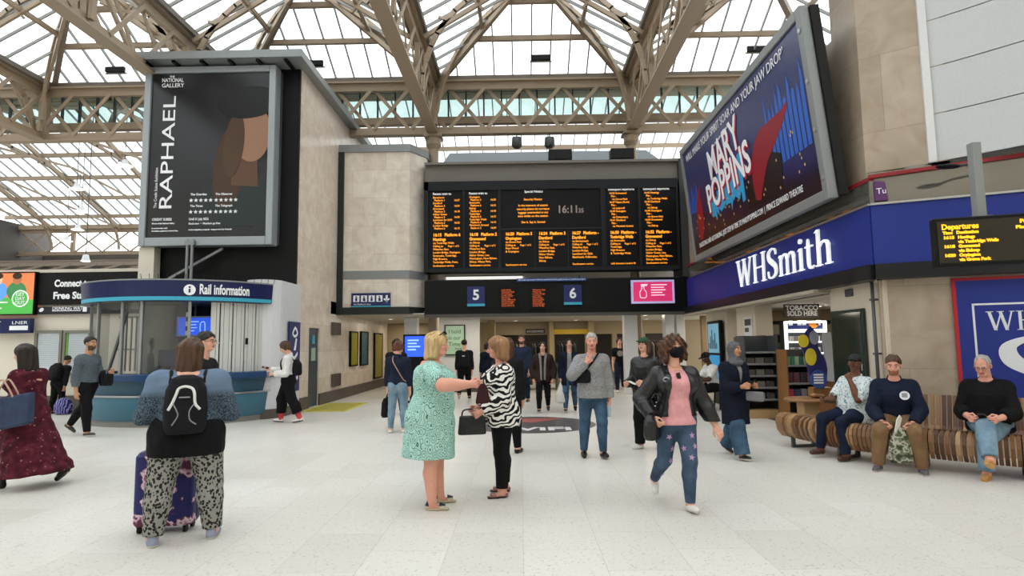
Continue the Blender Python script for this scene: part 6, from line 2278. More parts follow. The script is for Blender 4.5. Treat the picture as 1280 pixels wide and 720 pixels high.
def heather(name, c0, c1):
    def f(q):
        n = q.n('ShaderNodeTexNoise', Scale=60.0, Detail=3.0); q.l(q.coord(), n.inputs['Vector'])
        w = q.n('ShaderNodeTexNoise', Scale=7.0, Detail=2.0, Distortion=1.0); q.l(q.coord(scale=(1, 1, .6)), w.inputs['Vector'])
        q.bump(w.outputs[0], .8, .03)
        return q.ramp(n.outputs[0], [(.35, c0), (.65, c1)])
    return custom(name, f, .9, .1)
def hairm(name, c0, c1):
    def f(q):
        n = q.n('ShaderNodeTexNoise', Scale=30.0, Detail=3.0, Distortion=1.0); q.l(q.coord(scale=(1, 1, .18)), n.inputs['Vector'])
        q.bump(n.outputs[0], .8, .02)
        return q.ramp(n.outputs[0], [(.3, c0), (.7, c1)])
    return custom('hair_' + name, f, .55, .35)

ZEB = custom('zebra_cloth', f_zebra, .8, .15); PAIS = custom('mint_paisley_cloth', f_paisley, .8, .15); LEO = custom('leopard_cloth', f_leopard, .85, .1)
BUR = custom('burgundy_floral_cloth', f_burgundy, .8, .15); CASE = custom('floral_suitcase_shell', f_floralcase, .5, .3); LEAF = custom('leaf_shirt_cloth', f_leafshirt, .85, .1)
DJ = custom('denim_speckle_jacket', f_denimjacket, .85, .1); CAMO = custom('camouflage_cloth', f_camo, .9, .1)
BLK = cloth('black_cloth', '121214'); BLK2 = cloth('soft_black_cloth', '1a1a1d'); LEATH = mat('black_leather', '131315', .38, spec=.5, fold=1.0)
JEAN = denim('mid_blue_denim', '30465a', '466079'); JEANL = denim('light_blue_denim', '5f7a8e', '8099aa'); JEAND = denim('slate_blue_denim', '35465a', '495d74'); JEANN = denim('dark_navy_denim', '161c2e', '20283e')
GREYS = heather('grey_marl_wool', '7b7b7c', '979797'); SLATE = heather('slate_grey_wool', '4d555c', '5d666e'); NAVY = heather('navy_wool', '1b1f2e', '252b3c'); NAVYC = heather('ink_navy_coat', '141722', '1e2230')
WHITE_C = cloth('white_cotton', 'd9d8d6'); PINK = cloth('dusty_pink_cotton', 'd79a9e'); KHAKI = cloth('khaki_cotton', '7a6044'); BROWNJ = cloth('dark_brown_jacket', '2e2420'); NAVYT = cloth('navy_top_cloth', '1a2033')
WHITE_S = mat('white_trainer', 'd8d4d0', .5); BLACK_S = mat('black_shoe', '141414', .4); BROWN_S = mat('brown_leather_shoe', '4a3026', .4); TAN_S = mat('tan_suede_boot', 'b07f48', .8); LILAC_S = mat('lilac_grey_slipper', '8f95aa', .9); SOLE_W = mat('pale_sole', 'c8c4bc', .6); CORK = mat('jute_wedge', 'b8ad94', .8)
H_BROWN = hairm('brown', '3a271b', '5a3f2c'); H_DARK = hairm('dark', '17120f', '2a201a'); H_BLOND = hairm('blond', 'a8885a', 'd8bd8c'); H_GINGER = hairm('ginger_blond', '7a5638', 'a87f58'); H_GREY = hairm('grey', '8f8c88', 'b8b5b0'); H_CURL = hairm('curly_brown', '33221a', '6b4a34')


def softbag(name, label, cat, loc, R3, st, m, part='bag_body', p=3.0, res=.008):
    """soft rounded bag from stations (t, rx, ry, yoff) along its own z"""
    t = thing(name, label, cat, loc)
    t.rotation_euler = Matrix(R3).to_euler()
    st = [(a, b, c, d) for a, b, c, d in st]
    mz = max(max(q[1] for q in st), max(q[2] for q in st)) + .06
    v = Vol((-mz, -mz, min(q[0] for q in st) - .05), (mz, mz, max(q[0] for q in st) + .05), res)
    v.loft(st, (0, 0, 0), np.eye(3), 0, p)
    V, Q = v.mesh()
    np_mesh(part, V, Q, m, t)
    return t


def strap(t, pts_world, r, m, nm='strap', flat=None):
    MW = Matrix.LocRotScale(t.location, t.rotation_euler, None).inverted()
    P_ = [MW @ Vector(q) for q in pts_world]
    P2 = bez([tuple(q) for q in P_], 5) if len(P_) > 2 else P_
    return MB().tube([Vector(q) for q in P2], r, 8).build(nm, m, t, smooth=True)


def rz3(deg):
    return np.array(Matrix.Rotation(R_(deg), 3, 'Z'))


WALK_R = [(20, 8, 3, 8, 6), (-14, -42, 3, -34, 6)]     # right foot ahead
WALK_L = [(-14, -42, 3, -34, 6), (20, 8, 3, 8, 6)]

# ---- traveller with backpack and floral suitcase, seen from behind
J = person('backpack_woman', 'person from behind in a denim jacket and leopard print trousers wearing a black backpack', -2.86, 5.25, (-.40, .92), dict(
    H=1.69, fx=1.55, fy=1.5, lf=1.42, af=1.45, sw=1.28, skin='fair', head=(-28, -4, 0), hair='bob', hairlen=.175, hairw=1.08, hairmat=H_BROWN, res=.011,
    legs=[(2, -2, 9, 0, 12), (-3, -5, 9, 0, 10)], ra=((.38, .12, -1), (-.25, 1, .05)), la=((.38, .12, -1), (-.25, 1, .05)),
    trousers=dict(m=LEO, wide=.012, e=.97, th=.014), shoes=dict(m=LILAC_S, sole=SOLE_W, h=.15, k=1.05),
    tops=[dict(name='long_top', m=BLK, hem=-.095, th=.016, sleeve=0, flare=1.0), dict(name='denim_jacket', m=DJ, hem=.055, th=.024, sleeve=1.95, loose=.006, rough=.003, collar=True)]))
W, TP, RT, MWp = J['W'], J['TP'], J['RT'], J['Rw']
Hh_ = J['H']
bpR = MWp @ RT
o = W(TP((0, -.20, .02 * Hh_)))
bk = softbag('backpack', 'black backpack with a white loop of piping on the traveller in leopard trousers', 'backpack', o, bpR,
             [(.0, .13, .10, 0), (.04, .155, .125, 0), (.2, .165, .135, 0), (.36, .15, .115, .01), (.45, .11, .08, .02), (.475, .05, .04, .03)], BLK2)
def on_back(pts, r, m, nm):
    q = []
    for x, z in pts:
        ry = np.interp(z, [0, .04, .2, .36, .45], [.10, .125, .135, .115, .07]); rx = np.interp(z, [0, .04, .2, .36, .45], [.13, .155, .165, .15, .11])
        y = -ry * (max(0.05, 1 - (abs(x) / rx) ** 3)) ** (1 / 3) + (0 if z < .3 else (z - .3) * .1)
        q.append((x, y - .002, z))
    return MB().tube([Vector(a) for a in bez(q, 6)], r, 8).build(nm, m, bk, smooth=True)
on_back([(-.115, .20), (-.085, .26), (-.06, .33), (-.045, .37), (0, .385), (.05, .37), (.07, .33), (.075, .27), (.085, .235), (.115, .20)], .011, WHITE_C, 'white_piping')
on_back([(-.085, .26), (-.05, .19), (-.045, .15), (-.085, .08)], .005, M_grey, 'cord')
on_back([(.075, .25), (.04, .19), (.045, .12), (.09, .08)], .005, M_grey, 'cord')
on_back([(-.04, .3), (.04, .3)], .006, M_grey, 'logo_tab')
for sx in (1, -1):
    strap(bk, [W(TP((sx * .12, -.15, .26 * Hh_))), W(TP((sx * .135, -.02, .315 * Hh_))), W(TP((sx * .15, .13, .25 * Hh_))), W(TP((sx * .2, .13, .12 * Hh_)))], .018, BLK2, 'shoulder_strap')
ph = thing('phone', 'phone held by the traveller in leopard trousers', 'phone', J['W']((J['handR'] + J['handL']) / 2))
ph.rotation_euler = (R_(60), 0, math.atan2(-.12, 1))
MB().box(-.037, .037, -.075, .075, -.005, .005).build('case', M_black, ph, bevel=.004)
sc = ground(205, 664)
su = thing('suitcase', 'navy suitcase covered in pink and white flowers beside the leopard trousers', 'suitcase', (sc.x, 5.56, 0), R_(8))
v = Vol((-.33, -.25, 0), (.33, .25, .8), .009)
v.loft([(.06, .235, .12, 0), (.09, .25, .135, 0), (.66, .25, .135, 0), (.70, .22, .11, 0)], (0, 0, 0), np.eye(3), 0, 5)
V, Q = v.mesh(); np_mesh('shell', V, Q, CASE, su)
MB().box(-.253, .253, -.006, .006, .09, .67).box(-.2, .2, -.008, .008, .69, .705).build('zip', M_black, su)
for sx in (-.19, .19):
    for sy in (-.08, .08):
        MB().tube([(sx - .012, sy, .033), (sx + .012, sy, .033)], .033, 14).box(sx - .02, sx + .02, sy - .02, sy + .02, .05, .075).build('wheel', M_black, su)
MB().tube([(-.08, .09, .69), (-.08, .09, 1.0), (.08, .09, 1.0), (.08, .09, .69)], .009, 8).build('handle', M_grey_d, su)

# ---- walker in the long burgundy dress with a blue tote
J = person('person', 'person in a long burgundy floral dress walking out at the left edge', -5.95, 7.35, (-1, .1), dict(
    H=1.70, fx=1.18, fy=1.2, skin='fair', head=(10, -6, 0), hair='long', hairlen=.20, hairw=1.2, hairmat=H_DARK, fringe=.04, res=.012,
    legs=[(-16, -46, 2, -38, 4), (20, 6, 2, 6, 4)], la=((.2, -.25, -1), (-.05, 1, -.05)), ra=((.15, .2, -1), (-.2, 1, .0)), lean=4,
    shoes=dict(m=BLACK_S, h=.15), bust=1.0,
    tops=[dict(name='dress', m=BUR, hem=-.425, th=.014, sleeve=1.85, loose=.012, flare=1.75, sweep=-.13, rough=.008, rs=1.0)]))
W, TP = J['W'], J['TP']
e = W(J['elL'])
to = thing('tote_bag', 'large slate blue tote bag on the arm of the burgundy dress wearer', 'bag', (e.x + .06, e.y - .13, e.z - .30), R_(4))
to.rotation_euler = (0, R_(-10), R_(4))
v = Vol((-.36, -.15, -.05), (.36, .15, .42), .008)
v.loft([(0, .20, .065, 0), (.03, .23, .08, 0), (.34, .29, .06, 0), (.36, .29, .045, 0)], (0, 0, 0), np.eye(3), 0, 5)
V, Q = v.mesh(); np_mesh('bag_body', V, Q, cloth('slate_blue_canvas', '38435a', .5), to)
for sy in (-.05, .05):
    MB().tube([Vector(q) for q in bez([(-.12, sy, .34), (-.11, sy, .46), (-.03, sy + .04, .56), (.06, sy, .46), (.1, sy, .34)], 6)], .010, 8).build('handle', mat('tan_strap', 'b08f7e', .5), to, smooth=True)

# ---- bearded man in grey walking right by the kiosk
J = person('person', 'person in a slate grey jumper and black trousers walking by the rail kiosk', -8.28, 11.6, (1, -.1), dict(
    H=1.86, fx=1.02, skin='olive', head=(-4, 2, 0), hair='short', hairmat=H_DARK, beard='57402f', brow='1c1410', legs=[(16, 4, 2, 4, 6), (-18, -40, 2, -34, 4)],
    ra=((.12, -.12, -1), (.02, .12, -1)), la=((.12, .25, -1), (-.25, 1, .2)), trousers=dict(m=BLK), shoes=dict(m=mat('dark_trainer', '33302e', .5), sole=SOLE_W),
    tops=[dict(name='tee', m=WHITE_C, hem=-.02, th=.008, sleeve=.4, neck=.312), dict(name='jumper', m=SLATE, hem=-.015, th=.02, sleeve=1.96, loose=.006, rough=.003)]))
jk = W0 = J['W']((J['elL'] * .35 + J['wristL'] * .65))
jb = softbag('jacket', 'dark jacket folded over the arm of the bearded man in grey', 'jacket', (jk.x, jk.y, jk.z - .24), np.eye(3),
             [(0, .10, .05, 0), (.05, .125, .075, 0), (.22, .12, .09, 0), (.28, .09, .08, 0), (.30, .05, .05, 0)], BLK2, 'folded_cloth', 2.5)

# ---- man with glasses, half hidden
J = person('person', 'person with dark hair and glasses in profile behind the backpack traveller', -4.05, 7.75, (1, -.05), dict(
    H=1.80, skin='fair', hair='short', hairth=.018, hairmat=H_DARK, glasses=M_black, res=.014, trousers=dict(m=BLK), shoes=dict(m=BLACK_S), tops=[dict(name='shirt', m=BLK2, th=.016)]))

# ---- woman in white with phone and cup
J = person('person', 'person in a white jacket and cropped black trousers walking left reading a phone', -5.08, 13.3, (-1, -.18), dict(
    H=1.77, skin='fair', head=(0, -24, 0), hair='bob', hairlen=.05, hairth=.016, hairmat=H_BROWN, legs=[(20, 0, 2, 6, 6), (-15, -24, 2, -8, 6)],
    ra=((.1, .55, -.85), (-.15, 1, .12)), la=((.12, .05, -1), (-.1, 1, -.02)), lac=55, rac=45, rap=(0, 0, 1),
    trousers=dict(m=BLK, e=.72, wide=.035, th=.016), socks=mat('red_sock', 'c8444c', .8), shoes=dict(m=WHITE_S, sole=BLACK_S, h=.07),
    tops=[dict(name='jacket', m=WHITE_C, hem=.03, th=.02, sleeve=1.9, loose=.008, rough=.003, collar=True)]))
W, TP, RT, MWp = J['W'], J['TP'], J['RT'], J['Rw']
bk = softbag('backpack', 'small black backpack on the walker in white', 'backpack', W(TP((0, -.19, .06 * 1.7))), MWp @ RT, [(0, .12, .08, 0), (.05, .14, .10, 0), (.25, .13, .09, 0), (.34, .08, .05, .02)], BLK2)
for sx in (1, -1):
    strap(bk, [W(TP((sx * .1, -.13, .25 * 1.7))), W(TP((sx * .12, -.01, .318 * 1.7))), W(TP((sx * .125, .125, .24 * 1.7))), W(TP((sx * .16, .10, .12 * 1.7)))], .016, BLK2, 'shoulder_strap')
q = W(J['handR'])
ph = thing('phone', 'phone held out by the walker in white', 'phone', (q.x, q.y, q.z + .02)); ph.rotation_euler = (R_(15), R_(-25), R_(90))
MB().box(-.036, .036, -.075, .075, -.005, .005).build('case', M_black, ph, bevel=.004)
q = W(J['handL'])
cp = thing('coffee_cup', 'small grey cup held by the walker in white', 'cup', (q.x - .01, q.y - .01, q.z - .05))
MB().lathe([(0, 0), (.03, 0), (.04, .11), (.0, .11)], 16).build('cup', mat('cup_grey', '6f777a', .5), cp, smooth=False)
MB().lathe([(.043, .11), (.043, .122), (.0, .125)], 16).build('lid', M_white, cp)

# ---- navy jacket from behind
J = person('person', 'person from behind in a navy jacket and pale jeans by the blue totem', -2.33, 11.6, (.12, 1), dict(
    H=1.70, fx=1.0, lf=.95, skin='fair', hair='bun', hairlen=.02, hairth=.010, hairmat=hairm('auburn', '4a2a1e', '74452f'), head=(4, 0, 0), legs=[(2, -2, 3, 0, 8), (-3, -6, 3, 0, 8)],
    trousers=dict(m=JEANL, th=.006), shoes=dict(m=WHITE_S, sole=SOLE_W), tops=[dict(name='jacket', m=NAVY, hem=-.02, th=.018, sleeve=1.95, loose=.006, collar=True)]))
W, TP = J['W'], J['TP']
q = W(J['handL'])
bg_ = softbag('shoulder_bag', 'big black bag carried by the person in the navy jacket', 'bag', (q.x - .05, q.y, q.z - .42), rz3(80), [(0, .13, .05, 0), (.05, .16, .07, 0), (.28, .14, .06, 0), (.36, .09, .03, 0)], BLK2)
strap(bg_, [(q.x - .05, q.y - .09, q.z - .1), (q.x - .02, q.y - .02, q.z + .02), (q.x - .05, q.y + .09, q.z - .1)], .01, BLK2, 'handle')
st_ = thing('bag_strap', 'thin tan cross body strap over the navy jacket', 'strap', W(TP((-.1, -.10, .29 * 1.7))))
strap(st_, [W(TP((-.09, -.02, .318 * 1.7))), W(TP((-.06, -.135, .26 * 1.7))), W(TP((.04, -.15, .16 * 1.7))), W(TP((.14, -.125, .06 * 1.7))), W(TP((.185, -.02, .03 * 1.7)))], .009, mat('tan_strap', 'b08f7e'), 'strap')
J = person('person', 'person in black with a dark hat left of the blue totem', -2.98, 14.6, (.1, 1), dict(
    H=1.78, skin='fair', hair='bob', hairlen=.12, hairmat=H_DARK, res=.014, trousers=dict(m=BLK), shoes=dict(m=BLACK_S), tops=[dict(name='coat', m=BLK2, hem=-.2, th=.02)]))

# ---- two friends talking: mint dress and zebra jacket
J = person('person', 'person with blond hair in a mint green paisley dress reaching forward', -.93, 6.28, (1, .06), dict(
    H=1.73, fx=1.45, fy=1.70, lf=1.05, af=1.42, sw=1.12, skin='pink', head=(0, -2, 0), hair='long', hairlen=.12, hairw=1.18, hairth=.016, hairmat=H_BLOND, curl=.006, fringe=.03, belly=.02, bust=1.1, jowl=1, lean=3,
    legs=[(3, 1, 2, 0, 4), (9, 3, 2, 0, 4)], ra=((.85, .50, -.40), (-.30, 1, .06)), la=((.55, .55, -.5), (-.35, 1, .1)), rac=50, lac=50, res=.0095, brow='8a6a48',
    shoes=dict(m=BLACK_S, sole=CORK, h=.085, sole_h=.045, sandal=1, k=1.02),
    tops=[dict(name='dress', m=PAIS, hem=-.235, th=.014, sleeve=.72, loose=.012, flare=1.08, rough=.004)]))
W, TP, RH = J['W'], J['TP'], J['RH']
for k, l in enumerate(J['L']):
    a = J['W'](l[2])
    mb = MB()
    mb.tube([(.036 * math.cos(t * PI / 8) + -.006, .036 * math.sin(t * PI / 8), .035) for t in range(17)], .009, 8)
    mb.v = [tuple(np.array(J['L'][k][2]) + J['L'][k][3] @ np.array((q[1], q[0], q[2] - .015))) for q in mb.v]
    mb.build('ankle_strap', BLACK_S, J['P'], smooth=True)
g_ = thing('sunglasses', 'dark sunglasses pushed up on the blond hair of the mint dress wearer', 'sunglasses', W(J['hc'] + RH @ (np.array((0, .06, .12)) * J['hs'])))
g_.rotation_euler = (R_(30), 0, math.atan2(-1, .06))
MB().box(-.065, -.01, -.005, .012, -.018, .018).box(.01, .065, -.005, .012, -.018, .018).box(-.01, .01, 0, .01, .0, .008).build('lens', M_black, g_, bevel=.006)
MB().bar((-.066, 0, .01), (-.075, -.13, .0), .006, .01).bar((.066, 0, .01), (.075, -.13, .0), .006, .01).build('arm', M_black, g_)
JG = J
q = JG['W'](JG['handR'])
wl = softbag('purse', 'small dark patterned purse held up by the mint dress wearer', 'purse', (q.x + .06, q.y - .02, q.z - .19), rz3(5), [(0, .05, .02, 0), (.02, .07, .03, 0), (.14, .05, .025, 0), (.19, .02, .02, 0)], cloth('dark_red_print', '3a2024'))

J = person('person', 'person with ginger blond bob in a zebra print jacket and black trousers', -.22, 6.74, (-.95, -.22), dict(
    H=1.68, fx=1.2, fy=1.25, lf=1.05, af=1.15, skin='pink', head=(-6, -4, 0), hair='bob', hairlen=.10, hairw=1.2, hairth=.018, hairmat=H_GINGER, curl=.006, fringe=.035, bust=1.05, belly=.008, brow='8a6a48',
    legs=[(-2, -5, 3, 0, 8), (4, 0, 3, 0, 6)], ra=((.15, .1, -1), (-.25, .95, -.45)), la=((.15, .1, -1), (-.2, .95, -.5)), rac=50, lac=50, res=.0095,
    trousers=dict(m=BLK, th=.012, wide=.006, e=.93), shoes=dict(m=mat('pink_sandal', '8c6460', .5), sole=mat('dark_sole', '2b2422', .6), h=.055, sandal=1), glasses=M_grey_d,
    tops=[dict(name='black_top', m=BLK, hem=-.02, th=.010, sleeve=0), dict(name='zebra_jacket', m=ZEB, hem=-.085, th=.022, sleeve=1.93, loose=.010, open=(.10, .05), rough=.004)]))
W = J['W']
q = (W(J['handR']) + W(J['handL'])) / 2
hb = thing('handbag', 'flat black handbag held by the zebra jacket wearer', 'handbag', (q.x - .01, q.y - .06, q.z - .22), R_(12))
v = Vol((-.2, -.1, -.03), (.2, .1, .26), .007)
v.loft([(0, .145, .035, 0), (.02, .15, .045, 0), (.18, .135, .04, 0), (.2, .13, .025, 0)], (0, 0, 0), np.eye(3), 0, 6)
V, Q = v.mesh(); np_mesh('bag_body', V, Q, LEATH, hb)
MB().box(-.14, .14, -.05, -.042, .10, .19).box(-.015, .015, -.056, -.05, .1, .125).build('flap', BLACK_S, hb, bevel=.004)
MB().tube([Vector(a) for a in bez([(-.11, 0, .19), (-.08, 0, .26), (.08, 0, .26), (.11, 0, .19)], 6)], .008, 8).build('handle', BLACK_S, hb, smooth=True)
mb = MB()
for k in range(13):
    a = PI * (1.1 + .8 * k / 12)
    c = J['nb'] + J['RT'] @ np.array((.085 * math.cos(a), .045 - .09 * math.sin(a) * .5, -.015 + .075 * math.sin(a)))
    mb.ball(tuple(c), .008, 8, 6)
mb.build('necklace', mat('shell_beads', 'c8a89a', .4), J['P'], smooth=True)

# ---- people between and behind the two friends
J = person('person', 'person with long brown hair in a dark coat standing behind the zebra jacket', -.20, 9.3, (.25, 1), dict(
    H=1.70, skin='fair', hair='long', hairlen=.25, hairmat=H_BROWN, res=.014, trousers=dict(m=BLK), shoes=dict(m=BLACK_S), tops=[dict(name='coat', m=BLK2, hem=-.1, th=.02)]))
J = person('person', 'person with beard in a navy blue jacket at the gates behind the zebra jacket', .03, 17.6, (-.35, -1), dict(
    H=1.88, fx=1.02, skin='fair', head=(18, 0, 0), hair='short', hairmat=H_BROWN, beard='6a4836', res=.014, trousers=dict(m=JEANN), shoes=dict(m=BROWN_S), tops=[dict(name='jacket', m=cloth('steel_navy_jacket', '262f44'), hem=-.03, th=.025, loose=.008, collar=True)]))
J = person('person', 'person from behind in black with a dark backpack at the white poster wall', -1.72, 18.6, (0, 1), dict(
    H=1.80, fx=1.1, skin='fair', hair='short', hairmat=H_DARK, res=.014, legs=WALK_R, trousers=dict(m=BLK), shoes=dict(m=BLACK_S, sole=SOLE_W), tops=[dict(name='jacket', m=BLK2, hem=-.02, th=.025)]))
W, TP, RT, MWp = J['W'], J['TP'], J['RT'], J['Rw']
bk = softbag('backpack', 'dark backpack with a white logo on the person in black at the poster wall', 'backpack', W(TP((0, -.19, .04 * 1.8))), MWp @ RT, [(0, .14, .09, 0), (.05, .16, .11, 0), (.32, .15, .1, 0), (.44, .09, .05, .02)], BLK2)
MB().box(-.04, .04, -.12, -.112, .3, .33).build('logo_tab', WHITE_C, bk)
J = person('person', 'person in dark clothes pulling a case at the gates, right of the poster wall', -1.05, 19.2, (-.6, 1), dict(
    H=1.72, skin='fair', hair='bob', hairlen=.08, hairmat=H_DARK, res=.014, legs=WALK_L, trousers=dict(m=BLK), shoes=dict(m=BLACK_S), tops=[dict(name='coat', m=NAVYC, hem=-.12, th=.022)]))
J = person('person', 'person in an open brown jacket walking forward with hands in pockets', .53, 14.8, (-.05, -1), dict(
    H=1.66, fx=1.08, skin='fair', head=(0, 2, 0), hair='bun', hairlen=.0, hairmat=H_DARK, legs=[(16, -2, 2, 4, 4), (-10, -34, 2, -30, 4)], ra=((.35, -.15, -1), (-.12, .35, -1)), la=((.35, -.15, -1), (-.12, .35, -1)), res=.012,
    trousers=dict(m=BLK, th=.008), shoes=dict(m=mat('dark_trainer', '33302e'), sole=SOLE_W), tops=[dict(name='black_top', m=BLK, hem=-.02, th=.01, sleeve=.5), dict(name='jacket', m=BROWNJ, hem=-.09, th=.024, sleeve=2.0, loose=.012, open=(.06, .04))]))
W, TP = J['W'], J['TP']
sf_ = thing('scarf', 'long grey scarf hanging on the walker in the brown jacket', 'scarf', W(TP((0, .1, .3 * 1.66))))
for sx in (1, -1):
    strap(sf_, [W(TP((sx * .02, -.07, .315 * 1.66))), W(TP((sx * .075, .03, .31 * 1.66))), W(TP((sx * .06, .115, .24 * 1.66))), W(TP((sx * .045, .135, .1 * 1.66))), W(TP((sx * .045, .13, -.06 * 1.66)))], [.03] * 21, heather('grey_scarf_wool', '6d6a68', '8d8a88'), 'scarf_end')
J = person('person', 'person in a long navy coat carrying a white plastic bag', 1.17, 14.75, (-.1, -1), dict(
    H=1.71, skin='fair', head=(4, 8, 0), hair='bun', hairlen=.0, hairmat=H_DARK, legs=[(14, -2, 2, 4, 4), (-10, -30, 2, -28, 4)], res=.012,
    trousers=dict(m=JEAN, th=.008), shoes=dict(m=BLACK_S, sole=SOLE_W), tops=[dict(name='grey_top', m=GREYS, hem=-.02, th=.01, sleeve=.5), dict(name='coat', m=NAVYC, hem=-.16, th=.024, sleeve=1.97, loose=.01, open=(.075, .045))]))
q = J['W'](J['handR'])
pb_ = softbag('carrier_bag', 'white translucent plastic carrier bag hanging beside the navy coat', 'bag', (q.x - .02, q.y - .02, q.z - .50), np.eye(3), [(0, .09, .05, 0), (.04, .14, .09, 0), (.22, .14, .09, 0), (.36, .08, .05, 0), (.5, .02, .015, 0)], mat('plastic_bag_white', 'c8c4c2', .35), 'bag_body', 2.3)

# ---- grey jumper man rubbing his face
J = person('person', 'person in a grey jumper and jeans rubbing their nose while walking', 1.02, 8.85, (.06, -1), dict(
    H=1.75, fx=1.12, fy=1.2, belly=.012, af=1.02, skin='pink', head=(-6, -6, 0), hair='short', hairth=.006, hairmat=H_GREY, brow='8a8680', legs=[(-4, -10, 3, -4, 6), (12, -4, 3, 6, 10)],
    ra=((.55, .70, -.75), (-.95, .12, .80)), rap=(0, -1, .2), rac=60, la=((.2, -.05, -1), (.02, .18, -1)), lac=55,
    trousers=dict(m=JEAN, th=.008), shoes=dict(m=BLACK_S, h=.1), tops=[dict(name='jumper', m=GREYS, hem=-.045, th=.022, sleeve=1.97, loose=.010, rough=.003)]))
W, TP = J['W'], J['TP']
bg_ = softbag('shoulder_bag', 'black cross body bag on the person in the grey jumper', 'bag', W(TP((.16, .15, .08 * 1.75))), rz3(-12), [(0, .09, .04, 0), (.03, .115, .055, 0), (.14, .115, .055, 0), (.18, .09, .03, 0)], BLK2)
strap(bg_, [W(TP((.15, .17, .17 * 1.75))), W(TP((.04, .175, .23 * 1.75))), W(TP((-.075, .09, .31 * 1.75))), W(TP((-.1, -.03, .315 * 1.75)))], .013, BLK2)
q = W(J['handL'])
wb = thing('water_bottle', 'small clear water bottle in the hand of the grey jumper walker', 'bottle', (q.x + .0, q.y - .03, q.z - .15))
MB().lathe([(0, 0), (.03, 0), (.032, .02), (.032, .12), (.014, .16), (.014, .18), (0, .18)], 16).build('bottle', mat('bottle_clear_blue', '9fb0b8', .1, spec=.8), wb, smooth=True)
MB().lathe([(.016, .18), (.016, .2), (0, .2)], 12).build('cap', WHITE_S, wb)

# ---- far figures at right of centre
J = person('person', 'person in a black tee with a pale print walking out of the gates', 3.32, 20.6, (-.05, -1), dict(
    H=1.82, skin='fair', hair='bob', hairlen=.02, hairmat=H_DARK, res=.014, legs=WALK_R, trousers=dict(m=JEANN), shoes=dict(m=WHITE_S), tops=[dict(name='tee', m=BLK, hem=-.03, th=.014, sleeve=.7)]))
MB().prism(ell(0, 0, .10, .10, 18), frame(tuple(J['TP']((0, .152, .20 * 1.82))), (-1, 0, 0)), .004).build('shirt_print', mat('print_pale', '8d8a80', .8), J['P'])
J = person('person', 'person in dark clothes walking just behind the black tee', 3.95, 21.6, (0, -1), dict(
    H=1.84, skin='dark', hair='short', hairmat=H_DARK, res=.014, legs=WALK_L, trousers=dict(m=BLK), shoes=dict(m=BLACK_S), tops=[dict(name='jacket', m=BROWNJ, hem=-.04, th=.02)]))
J = person('person', 'person in a green cap and black jacket turning left, beside the grey jumper', 1.92, 9.5, (-.72, -.7), dict(
    H=1.68, skin='fair', head=(6, 8, 0), hair='long', hairlen=.12, hairmat=H_BROWN, hat=dict(m=cloth('green_cap_cloth', '2f5440', .3)), legs=[(6, -2, 3, 0, 8), (-8, -18, 3, -8, 8)],
    ra=((.15, .1, -1), (-.2, 1, -.1)), la=((.15, .1, -1), (-.2, 1, -.05)), lac=45, rac=45,
    trousers=dict(m=BLK, th=.014, wide=.02), shoes=dict(m=WHITE_S, sole=SOLE_W), tops=[dict(name='black_jacket', m=LEATH, hem=-.06, th=.024, sleeve=1.95, loose=.012, collar=True)]))
W = J['W']
q = (W(J['handR']) + W(J['handL'])) / 2
ph = thing('phone', 'white phone held by the person in the green cap', 'phone', (q.x, q.y, q.z + .02)); ph.rotation_euler = (R_(20), 0, R_(45))
MB().box(-.036, .036, -.07, .07, -.006, .006).build('case', WHITE_S, ph, bevel=.004)
kb_ = softbag('shopping_bag', 'black and white patterned bag hanging beside the green cap wearer', 'bag', W(J['TP']((-.27, .06, -.30 * 1.68))), rz3(40), [(0, .10, .04, 0), (.04, .12, .06, 0), (.3, .1, .05, 0), (.36, .08, .03, 0)], ZEB)
strap(kb_, [W(J['TP']((-.27, .06, -.1 * 1.68))), W(J['TP']((-.25, .05, .1 * 1.68))), W(J['TP']((-.2, .02, .29 * 1.68))), W(J['TP']((-.16, -.06, .3 * 1.68)))], .012, BLK2)

# ---- masked woman in pink striding forward
J = person('person', 'person with curly hair, black mask, pink top and star jeans striding forward', 1.52, 6.1, (.10, -1), dict(
    H=1.66, fx=1.10, fy=1.08, skin='fair', head=(4, 4, 0), hair='long', hairlen=.09, hairw=1.45, hairth=.03, curl=.012, hairmat=H_CURL, fringe=.035, mask=BLK, bust=1.05, brow='4a3020',
    legs=[(-10, -52, 3, -42, 6), (16, -3, -1, 6, 4)], ra=((.62, -.32, -.9), (-.28, .75, -.75)), la=((.42, .05, -1), (.40, .30, -1)), rac=45, lac=22, lap=(-.3, -1, 0), lean=-2, res=.009,
    trousers=dict(m=JEAND, th=.006), shoes=dict(m=WHITE_S, sole=SOLE_W, h=.06),
    tops=[dict(name='pink_top', m=PINK, hem=-.03, th=.012, sleeve=.6, neck=.290), dict(name='leather_jacket', m=LEATH, hem=-.015, th=.026, sleeve=1.95, loose=.008, open=(.125, .075), rough=.0025)]))
W, TP = J['W'], J['TP']
dg = bpy.data.objects[J['trousers'].name]
bv = BVHTree.FromPolygons([v.co for v in dg.data.vertices], [tuple(p.vertices) for p in dg.data.polygons])
M_star = mat('lilac_star_patch', 'b790b8', .8)
for k, (lx, lz) in enumerate(((-.10, .72), (-.075, .52), (.10, .70), (-.02, .60), (.06, .58), (.045, .38), (.085, .28), (.07, .46), (-.12, .62))):
    hit = bv.ray_cast(Vector((lx, 1.2, lz)), Vector((0, -1, 0)))
    if hit[0]:
        n = hit[1]
        u = Vector((0, 0, 1)).cross(n).normalized() if abs(n.z) < .95 else Vector((1, 0, 0))
        MB().prism(star_poly(.032, .42, .3 * k), frame(hit[0] + n * .001, u, n.cross(u)), .003).build('star_patch', M_star, J['P'])
